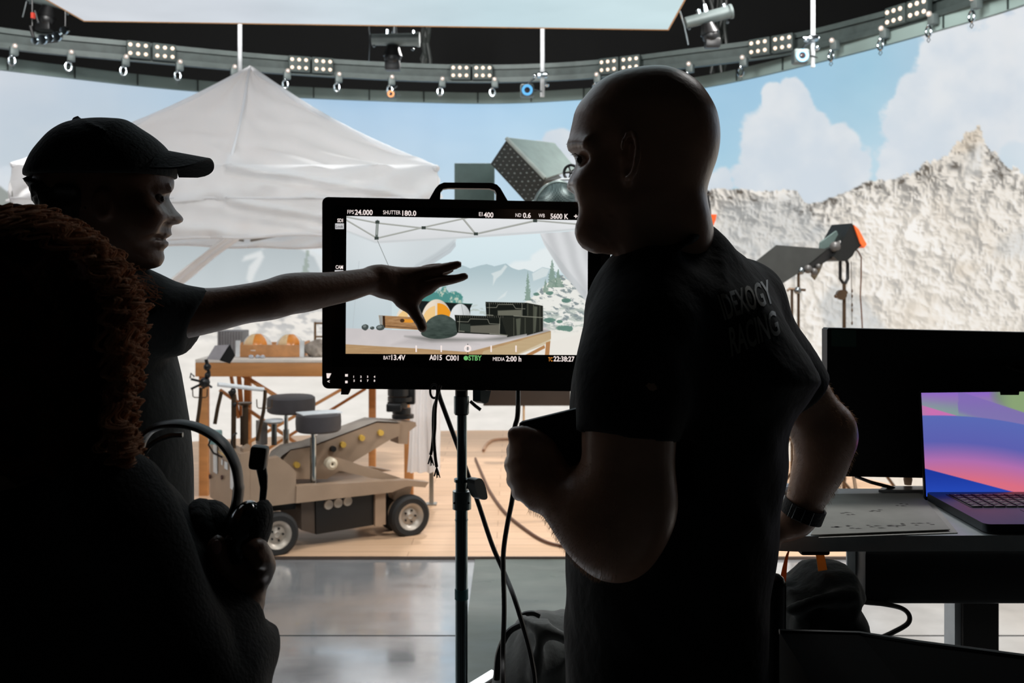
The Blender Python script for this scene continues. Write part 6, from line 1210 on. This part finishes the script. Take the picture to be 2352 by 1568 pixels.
rim = [A(1439, 605, 1.345), A(1455, 603, 1.30), A(1490, 590, 1.275), A(1545, 572, 1.27), A(1590, 548, 1.29), A(1618, 528, 1.34), A(1615, 540, 1.42), A(1540, 560, 1.45), A(1460, 590, 1.42), A(1439, 605, 1.35)]
S.chain(rim, [.008]*10, .012)
# sleeve hems
def cutplane(S, p, n, lo_, hi_, k=.004):
    sl, X, Y, Z = S.reg(lo_, hi_, 0); n = np.array(n, float); n /= np.linalg.norm(n); S.cut(sl, -((X-p[0])*n[0]+(Y-p[1])*n[1]+(Z-p[2])*n[2]), k)
h1 = A(1440, 1004, aL); cutplane(S, h1, (-.10, -.1, -1), h1-np.array([.1, .085, .08]), h1+np.array([.09, .085, .01]))
h2 = A(1834, 912, 1.55); cutplane(S, h2, (.62, .1, -.72), h2-np.array([.05, .09, .09]), h2+np.array([.09, .09, .06]))
S.noise(.010, 1, .03, lambda x, y, z: (vn3(x*9+z*6, y*9, z*16-x*9)-.5)+.45*(vn3(x*30+z*20, y*22, z*12)-.5))
shirt = S.build('t_shirt', M_tee, bald)
bpy.context.view_layer.update()
def bvh_of(o): 
    me = o.data; M_ = world_of(o); return BVHTree.FromPolygons([M_@v.co for v in me.vertices], [tuple(p.vertices) for p in me.polygons])
bv_ = bvh_of(shirt)
def print_on(name, lines, bvh, m, parent, wear=0):
    """lettering draped on a cloth surface; corner pixels give the slanted text box"""
    mb = MB()
    for body, (tl, tr, br, bl) in lines:
        vs, fs = text_geo(body, 1.0, .018); xs = [v.x for v in vs]; ys = [v.y for v in vs]; x0, x1, y0, y1 = min(xs), max(xs), min(ys), max(ys)
        bm = bmesh.new(); bv = [bm.verts.new(v) for v in vs]
        for f in fs:
            try: bm.faces.new([bv[i] for i in f])
            except ValueError: pass
        bmesh.ops.triangulate(bm, faces=bm.faces[:]); bmesh.ops.subdivide_edges(bm, edges=[e for e in bm.edges if e.calc_length() > .12], cuts=2, use_grid_fill=False); bmesh.ops.triangulate(bm, faces=bm.faces[:])
        bm.verts.index_update(); out = []; ok = []
        for v in bm.verts:
            u = (v.co.x-x0)/(x1-x0); t = (v.co.y-y0)/(y1-y0)
            px = (1-t)*((1-u)*bl[0]+u*br[0])+t*((1-u)*tl[0]+u*tr[0]); py = (1-t)*((1-u)*bl[1]+u*br[1])+t*((1-u)*tl[1]+u*tr[1])
            d = Vector(((px-CX)/F, 1, -(py-Y0)/F)).normalized(); o_ = Vector((0, 0, H)); hit = bvh.ray_cast(o_+d*.8, d)
            if hit[0] is None: out.append((0, 0, 0)); ok.append(False)
            else: out.append(hit[0]+hit[1]*.0012*(1 if hit[1].dot(d) < 0 else -1)); ok.append(True)
        mb.add(out, [[v.index for v in f.verts] for f in bm.faces if all(ok[v.index] for v in f.verts)] or []); bm.free()
    return mb.build(name, m, parent, smooth=False, fix=False)
print_on('shirt_print', [('IDEXOGY', ((1646, 678), (1762, 642), (1778, 696), (1664, 736))), ('RACING', ((1672, 752), (1778, 712), (1792, 768), (1680, 820)))], bv_, mat('worn_white_print', (235, 228, 210), .45, var=.6, scale=40, col2=(150, 145, 132)), shirt)
lower_body(bald, at(1540, 0, 1.42).x, 1.42, [(.10, 1.36, 2.4), (.26, 1.53, 2.3)], M_jean, .95, .16, .12)
# watch
wc = A(1845, 1172, 1.598); ax = Vector((.33, -.12, .93)).normalized(); x_, y_, z_ = frame_of(ax); mb = MB(); G = []
for i in range(36):
    t = 2*PI*i/36; c_, s_ = math.cos(t), math.sin(t); o_ = Vector(wc)+x_*c_*.0315+y_*s_*.0305; nr = (x_*c_+y_*s_)
    G.append([o_-ax*.011, o_+ax*.011, o_+ax*.011+nr*.0035, o_-ax*.011+nr*.0035, o_-ax*.011])
mb.grid(G, close_u=True); wt = mb.build('wristwatch_strap', mat('watch_strap_black', (10, 11, 12), .7, bump=.2, bscale=200), bald)
vd = (Vector((0, 0, H))-Vector(wc)).normalized(); fr_ = vd-ax*vd.dot(ax); fr_.normalize(); sd_ = ax.cross(fr_).normalized(); cc = Vector(wc)+fr_*.036-sd_*.004
mb = MB(); loop = [cc+sd_*a+ax*b for a, b in ((-.007, -.010), (.007, -.010), (.007, .010), (-.007, .010))]; mb.tube(loop, .0012, 6, True); mb.build('buckle', M_steel, wt)
for q in (-.018, .016): mb = MB(); mb.tube([Vector(wc)+fr_*.034+sd_*q+ax*b for b in (-.011, 0, .011)], .0008, 6); mb.build('strap_keeper', M_steel, wt)
# tub held by the bald man
tbx = empty('food_tub', A(1260, 1040, 1.30), label='dark lidded tub held against the chest of the bald person', cat='tub'); R_ = Matrix.Rotation(-.2, 3, 'Y')
cT = at(1285, 965, 1.31); mb = MB(); mb.box(cT+Vector((0, 0, .0)), (.105, .09, .018), Matrix.Rotation(-.24, 3, 'Y') @ Matrix.Rotation(-.19, 3, 'X'), bev=.006); mb.build('lid', mat('dark_teal_lid', (14, 22, 26), .55), tbx)
mb = MB(); tp_ = [at(1198, 978, 1.24), at(1345, 944, 1.24), at(1345, 948, 1.38), at(1202, 980, 1.38)]; bt_ = [at(1222, 1110, 1.25), at(1345, 1105, 1.25), at(1345, 1105, 1.36), at(1222, 1110, 1.36)]
mb.add(tp_+bt_, [(0, 1, 2, 3), (7, 6, 5, 4), (0, 4, 5, 1), (1, 5, 6, 2), (2, 6, 7, 3), (3, 7, 4, 0)]); mb.build('tub_body', mat('dark_tub', (16, 18, 20), .5), tbx, smooth=False)

# ===== capped man =====
capm = empty('person', (at(240, 0, 1.78).x, 1.78, 0), label='person in dark cap and t-shirt at the left, reaching an arm out to the monitor', cat='person')
KD = 1.72
hd2 = [(302, 660), (303, 632), (306, 619), (337, 617), (352, 616), (364, 612), (372, 600), (374, 588), (371, 575), (377, 570), (384, 562), (382, 553), (374, 548), (384, 545), (391, 538), (388, 528), (390, 517), (400, 516), (412, 512), (417, 502), (411, 492), (399, 480), (390, 466), (383, 454), (384, 445), (392, 434), (394, 424), (394, 413), (388, 388), (352, 348), (305, 316), (250, 298), (200, 300), (155, 314), (118, 345), (98, 380), (84, 415), (82, 445), (100, 490), (118, 540), (130, 600), (130, 670)]
lo2, hi2 = (at(30, 0, 1.95).x-.05, 1.50, .7), (at(1100, 0, 1.98).x+.02, 2.06, 1.84)
S = Sculpt(lo2, hi2, .0045)
S.inflate(hd2, KD, lambda z: np.interp(z, [1.45, 1.52, 1.58, 1.66, 1.74, 1.82], [.055, .058, .062, .074, .078, .07]), .07, .01, sm=3)
S.ell(A(330, 500, 1.665), (.03, .018, .03), k=.03); S.ell(A(370, 456, 1.672), (.008, .006, .004), k=.01, cut=True)
S.ell(A(235, 470, KD-.078), (.016, .008, .028), k=.008); S.ell(A(237, 468, KD-.086), (.009, .006, .018), k=.004, cut=True); S.cap(A(362, 436, 1.69), A(388, 436, 1.705), .006, .006, .01)
S.chain([A(230, 600, 1.74), A(240, 760, 1.78), A(250, 1000, 1.80), A(250, 1300, 1.80)], [.055, .08, .09, .09], .05)
S.chain([A(290, 725, 1.74), A(400, 720, 1.75), A(486, 712, 1.77), A(560, 698, 1.79), A(620, 688, 1.81), A(660, 676, 1.83), A(700, 671, 1.85), A(745, 665, 1.87), A(800, 656, 1.90), A(850, 645, 1.93), A(872, 646, 1.945)], [.062, .048, .0395, .0355, .037, .038, .037, .0325, .0292, .0252, .0255], .02)
# hand
S.chain([A(865, 642, 1.94), A(905, 650, 1.955), A(950, 650, 1.965)], [.025, .028, .026], .02, flat=((.1, 1, .1), .62))
S.chain([A(880, 632, 1.94), A(930, 633, 1.96), A(972, 628, 1.965)], [.017, .0155, .013], .012); S.chain([A(885, 662, 1.94), A(925, 676, 1.95), A(950, 688, 1.95)], [.018, .019, .013], .015); S.chain([A(940, 655, 1.96), A(980, 653, 1.96)], [.019, .014], .014)
for pts, r in (([(968, 628, 1.962), (990, 622, 1.96), (1010, 618, 1.955), (1034, 612, 1.95), (1052, 607, 1.95)], (.0125, .0115, .0105, .009, .0078)), ([(970, 632, 1.985), (1000, 630, 1.985), (1018, 624, 1.985), (1034, 618, 1.985)], (.0125, .0115, .0095, .008)), ([(972, 622, 2.005), (992, 616, 2.01), (1012, 612, 2.01)], (.011, .0095, .0075)),
               ([(975, 655, 1.955), (1006, 647, 1.95), (1030, 643, 1.945), (1052, 639, 1.94), (1067, 634.5, 1.94)], (.0145, .0112, .010, .0085, .0076)),
               ([(925, 688, 1.95), (944, 705, 1.945), (955, 722, 1.94), (965, 738, 1.935), (970, 752, 1.93)], (.017, .0135, .0118, .0108, .0096))):
    S.chain([A(*p) for p in pts], r, .006)
S.chain([A(935, 690, 1.95), A(960, 676, 1.955), A(985, 662, 1.955)], [.012, .0085, .009], .018)
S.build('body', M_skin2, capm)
mb = MB(); mb.sph(A(364, 457, 1.690), .0095, 14); ey = mb.build('eye', mat('eye_shaded', (120, 112, 108), .15), capm, smooth=True); mb = MB(); mb.sph(A(371.5, 457, 1.688), .0052, 12); mb.build('iris', mat('iris_dark', (0, 0, 0)), ey, smooth=True)
S = Sculpt(lo2, hi2, .006)
tee2 = [(303, 646), (325, 643), (350, 647), (400, 655), (440, 662), (470, 690), (440, 770), (421, 797), (390, 808), (386, 818), (401, 865), (417, 946), (427, 1001), (437, 1094), (442, 1193), (446, 1400), (446, 1700), (100, 1700), (70, 1300), (50, 900), (60, 700), (120, 640), (220, 610), (270, 625)]
S.inflate(tee2, 1.80, lambda z: np.interp(z, [.8, 1.1, 1.4, 1.5, 1.56], [.13, .13, .16, .15, .09]), .10, .02, sm=2)
S.chain([A(300, 728, 1.74), A(380, 724, 1.75), A(440, 722, 1.76), A(480, 718, 1.77)], [.068, .058, .050, .0445], .03); S.chain([A(320, 760, 1.75), A(400, 765, 1.76), A(425, 762, 1.765)], [.05, .036, .026], .03)
S.chain([A(180, 625, 1.70), A(250, 632, 1.665), A(303, 640, 1.70), A(300, 640, 1.76)], [.012]*4, .02); S.cap(A(180, 680, 1.72), A(300, 700, 1.75), .06, .06, .05)
h3 = A(470, 715, 1.77); cutplane(S, h3, (.93, 0, -.38), h3-np.array([.04, .09, .12]), h3+np.array([.09, .09, .08]))
S.noise(.009, 1, .03, lambda x, y, z: (vn3(x*16+z*4, y*9, z*7)-.5)+.45*(vn3(x*36, y*20, z*12+x*9)-.5)); S.build('t_shirt', mat('dark_teal_cotton', (18, 24, 25), .9, bump=.2, sheen=.08), capm)
lower_body(capm, at(250, 0, 1.80).x, 1.80, [(-.82, 1.75, .3), (-.66, 1.92, .25)], M_jean, .95)
# cap
S = Sculpt((at(40, 0, 1.72).x, 1.56, 1.56), (at(500, 0, 1.72).x, 1.88, 1.86), .004)
S.inflate([(65, 396), (69, 382), (84, 350), (106, 322), (129, 299), (158, 282), (188, 275), (225, 271), (264, 272), (292, 276), (323, 295), (352, 314), (380, 340), (397, 372), (402, 412), (400, 460), (380, 520), (330, 560), (150, 560), (90, 500), (66, 440)], KD, .089, .085, .01, sm=3)
q_ = A(232, 407, KD); cutplane(S, q_, (.0, 0, -1), np.array(S.lo), q_+np.array([.3, .3, .02]))
sl_, X_, Y_, Z_ = S.reg(q_-np.array([.2, .12, .14]), q_+np.array([.2, .12, .0]), 0)
S.cap(A(176, 276, KD), A(177, 275, KD), .0072, .0068, .004)
S.chain([A(176, 276, KD-.02), A(220, 290, 1.655), A(300, 330, 1.632), A(360, 380, 1.64)], [.002]*4, .006); S.build('cap', mat('dark_cap_fabric', (17, 22, 22), .85, bump=.25, bscale=150), capm)
mb = MB(); P = []
for i in range(19):
    u = i/18; row = []
    for j in range(25):
        v = (-1+2*j/24)*.94; ln = math.sqrt(max(0, 1-abs(v)**3.2)); px = 376+(480-376)*u*(ln*.98+.02)+2; py = 344+u*ln*19+56*abs(v)**1.8*(1-.15*u)
        row.append(at(px, py, KD)+Vector((0, v*(.078), 0)))
    P.append(row)
mb.grid(P); P2 = [[p+Vector((0, 0, -.003)) for p in r] for r in P]; mb.grid(P2)
bord = lambda Q: [Q[i][0] for i in range(19)]+Q[-1]+[Q[i][-1] for i in range(18, -1, -1)]
b1, b2 = bord(P), bord(P2); mb.grid([[a, b] for a, b in zip(b1, b2)]); mb.build('cap_brim', mat('dark_cap_fabric', (0, 0, 0)), capm)
# short hair below the cap at the back
S = Sculpt((at(40, 0, 1.72).x, 1.6, 1.50), (at(330, 0, 1.72).x, 1.84, 1.75), .004); S.inflate([(86, 404), (88, 440), (102, 482), (120, 530), (150, 575), (215, 590), (240, 560), (236, 525), (262, 500), (272, 440), (290, 400)], KD, .084, .045, .01); S.noise(.008, 1, .02, lambda x, y, z: vn3(x*110, y*110, z*60)-.5); S.build('hair', mat('dark_brown_hair', (34, 25, 19), .6), capm)

# ===== seated woman with curly hair, near left =====
wo = empty('person', (at(60, 0, 1.08).x, 1.08, 0), label='person with long curly auburn hair and black sweater at the near left, holding a headset', cat='person')
WD = 1.08
lo3, hi3 = (at(-330, 0, WD).x, .85, .75), (at(720, 0, 1.1).x, 1.32, 1.66); S = Sculpt(lo3, hi3, .006)
S.ell(A(60, 730, WD), (.075, .085, .098), k=.02); S.cap(A(60, 860, WD), A(50, 1000, WD), .055, .06, .03); S.ell(A(150, 700, WD+.02), (.02, .015, .02), k=.02)
S.chain([A(40, 1120, 1.1), A(20, 1400, 1.1), A(20, 1800, 1.1)], [.1, .12, .12], .05)
S.chain([A(340, 1280, 1.02), A(470, 1600, 1.0), A(530, 1480, 1.05), A(556, 1400, 1.09), A(554, 1365, 1.10)], [.04, .034, .028, .0215, .0205], .02)
# hand holding the headset: wrist up to knuckles
S.chain([A(556, 1370, 1.10), A(548, 1330, 1.11), A(560, 1300, 1.115)], [.022, .025, .024], .015); S.cap(A(535, 1330, 1.105), A(520, 1300, 1.10), .02, .018, .02); S.cap(A(575, 1330, 1.12), A(585, 1290, 1.12), .016, .014, .015)
for pts, r in (([(580, 1300, 1.11), (600, 1275, 1.10), (590, 1255, 1.085), (572, 1262, 1.075)], (.0125, .0115, .0105, .009)), ([(588, 1320, 1.115), (612, 1302, 1.105), (606, 1286, 1.09), (590, 1290, 1.075)], (.0118, .0108, .0098, .0085)), ([(580, 1335, 1.12), (604, 1326, 1.11), (600, 1312, 1.09)], (.011, .010, .008)),
               ([(520, 1310, 1.10), (506, 1290, 1.085), (497, 1262, 1.075), (500, 1250, 1.074)], (.015, .0125, .0115, .0105)), ([(560, 1290, 1.12), (575, 1262, 1.125), (570, 1240, 1.12)], (.012, .0105, .009))):
    S.chain([A(*p) for p in pts], r, .006)
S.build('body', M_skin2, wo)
mb = MB(); mb.ell = None
c_ = Vector(A(498, 1256, 1.063)); mb.sph(c_, (.0055, .002, .008), 10); mb.build('fingernail', mat('fingernail_pink', (190, 140, 135), .25), wo, smooth=True)
S = Sculpt(lo3, hi3, .007)
sw = [(-300, 1090), (-150, 1060), (0, 1040), (150, 1040), (260, 1060), (322, 1084), (358, 1110), (408, 1168), (450, 1222), (500, 1292), (545, 1352), (572, 1392), (578, 1425), (598, 1452), (622, 1462), (634, 1496), (630, 1535), (618, 1580), (600, 1720), (560, 1960), (500, 2150), (-200, 2150), (-300, 1700)]
S.inflate(sw, WD, lambda z: np.interp(z, [.7, 1.0, 1.2, 1.36], [.13, .14, .13, .09]), .09, .02, sm=2)
S.chain([A(250, 1160, 1.02), A(340, 1290, 1.0), A(470, 1600, 1.0), A(515, 1500, 1.04), A(540, 1425, 1.08)], [.06, .050, .040, .032, .030], .03)
S.noise(.010, 1, .04, lambda x, y, z: (vn3(x*14+z*10, y*9, z*14-x*10)-.5)); S.build('sweater', mat('black_sweater', (10, 10, 11), .95, bump=.3, bscale=200, sheen=.05), wo)
lower_body(wo, at(60, 0, WD).x, WD+.0, [(-.62, 1.02, .4), (-.42, 1.14, .4)], mat('woman_black_trousers', (14, 14, 16), .9), .88)
# curly hair
env = spline([(-260, 560), (-150, 500), (-40, 478), (40, 474), (100, 484), (165, 510), (225, 548), (275, 600), (305, 650), (322, 700), (322, 760), (318, 830), (312, 900), (306, 960), (312, 1010), (316, 1050), (310, 1075)], 10)
S = Sculpt((at(-360, 0, WD).x, .87, 1.28), (at(400, 0, WD).x, 1.30, 1.66), .006)
S.inflate([(-300, 640), (-240, 560), (-140, 508), (-30, 490), (60, 492), (140, 515), (200, 555), (238, 612), (266, 665), (276, 720), (276, 800), (268, 900), (264, 990), (268, 1060), (220, 1090), (-200, 1090), (-300, 900)], WD, .15, .11, .02, sm=3)
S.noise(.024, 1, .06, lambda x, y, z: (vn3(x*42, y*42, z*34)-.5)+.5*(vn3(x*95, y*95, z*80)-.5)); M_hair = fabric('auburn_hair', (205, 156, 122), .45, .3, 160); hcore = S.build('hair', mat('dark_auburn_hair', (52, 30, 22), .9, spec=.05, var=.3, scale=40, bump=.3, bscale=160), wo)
mb = MB(); random.seed(21); nprs = random.Random(3)
envn = len(env)
for i in range(420):
    k0 = nprs.randrange(6, envn-16); ln = nprs.randint(12, 34); dep = nprs.uniform(-.13, .12); inset = abs(nprs.gauss(0, 20))+abs(dep)*180; rad = nprs.uniform(.005, .010); pitch = nprs.uniform(.34, .52); ph = nprs.uniform(0, 6.28); fl_ = nprs.uniform(-8, 12)
    base = []
    for j in range(int(ln*1.5)):
        t = k0+j/1.5
        if t > envn-1.01: break
        a_ = int(t); q = env[a_]+(env[a_+1]-env[a_])*(t-a_); tg = env[a_+1]-env[a_]; tg = tg/np.hypot(*tg); nm = np.array([-tg[1], tg[0]])
        c2 = q+nm*(inset-fl_*math.sin(PI*j/(ln*1.5)))+np.array([5*math.sin(j*.21+ph), 0]); base.append(at(c2[0], c2[1], WD+dep*(1-.2*j/ln)))
    n_ = len(base)
    if n_ < 8: continue
    for s_ in range(9):
        o2 = nprs.uniform(-.5, .5); rr_ = rad*nprs.uniform(.75, 1.15); dz = Vector((nprs.gauss(0, .0016), nprs.gauss(0, .0016), 0)); pts = []
        for j, p in enumerate(base):
            f_ = min(1, j/4); th = ph+o2+pitch*j; pts.append(p+dz+Vector((math.cos(th)*rr_*f_, math.sin(th)*rr_*f_, .5*math.sin(th+.8)*rr_)))
        mb.tube(pts, [.0006]*(n_-2)+[.0004, .0002], 3)
mb.build('hair_curls', M_hair, wo, smooth=True, fix=False)
# fine fly-away strands catching light near the capped man's collar
mb = MB()
for i in range(14):
    x = 305+nprs.uniform(-10, 10); y = 640+nprs.uniform(-20, 30); P = [at(x+q*nprs.uniform(5, 14), y-12*math.sin(q*.8)+q*nprs.uniform(0, 5), WD) for q in range(7)]; mb.tube(P, .0003, 3)
mb.build('loose_strands', M_hair, wo, smooth=True, fix=False)
# headset held in the hand
hs = empty('headset', A(530, 1230, 1.12), label='black over-ear headset held up in front of the curly haired person', cat='headset'); hD2 = 1.12
M_hs = mat('headset_black', (20, 26, 27), .4, spec=.5); M_gl = mat('glossy_black', (14, 20, 22), .08, coat=1)
arc = spline([(318, 1035), (328, 1008), (350, 985), (385, 974), (425, 974), (470, 988), (512, 1018), (538, 1060), (548, 1105), (545, 1150), (534, 1185), (520, 1210)], 6)
mb = MB(); G = []
for i, q in enumerate(arc):
    a_ = arc[min(i+1, len(arc)-1)]-arc[max(i-1, 0)]; a_ = a_/np.hypot(*a_); nm = np.array([-a_[1], a_[0]]); w_ = 9.5 if i < 50 else 12; row = []
    for k_ in range(10):
        t = 2*PI*k_/10; q2 = q+nm*math.cos(t)*w_; row.append(at(q2[0], q2[1], hD2)+Vector((0, math.sin(t)*.013, 0)))
    G.append(row+[row[0]])
mb.grid(G); mb.build('headband', M_hs, hs, fix=True)
mb = MB(); mb.tube([at(x-6*(i % 2)*0, y+12, hD2-.002) for i, (x, y) in enumerate(spline([(330, 1030), (352, 1004), (390, 988), (420, 986)], 5))], .003, 6); mb.build('headband_wire', M_steel, hs)
mb = MB(); cu = at(492, 1206, 1.13); Rr = Matrix.Rotation(-.5, 3, 'Y'); mb.sph(cu, (.022, .035, .030), 20, Rr); mb.sph(cu+Vector((-.004, -.01, .002)), (.017, .038, .033), 20, Rr); mb.build('ear_cushion', mat('foam_black', (12, 12, 12), .9, bump=.5, bscale=120), hs)
mb = MB(); cu = at(556, 1226, 1.10); mb.sph(cu, (.0195, .028, .038), 24, Matrix.Rotation(.28, 3, 'Y')); mb.build('ear_cup', M_gl, hs)
mb = MB(); mb.sph(cu+Vector((.012, .012, .0)), (.016, .034, .036), 20, Matrix.Rotation(.28, 3, 'Y')); mb.build('ear_cushion', mat('foam_black', (0, 0, 0)), hs)
mb = MB(); mb.box(at(595, 1050, 1.12), (.019, .018, .027), Matrix.Rotation(.12, 3, 'Y'), bev=.004); mb.build('microphone_box', M_hs, hs)
mb = MB(); mb.tube([at(*q) for q in ((600, 1072, 1.12), (604, 1095, 1.12), (606, 1120, 1.12), (603, 1150, 1.12), (594, 1178, 1.115), (580, 1195, 1.11))], [.006, .0055, .0042, .004, .004, .005], 10); mb.build('microphone_arm', M_hs, hs)
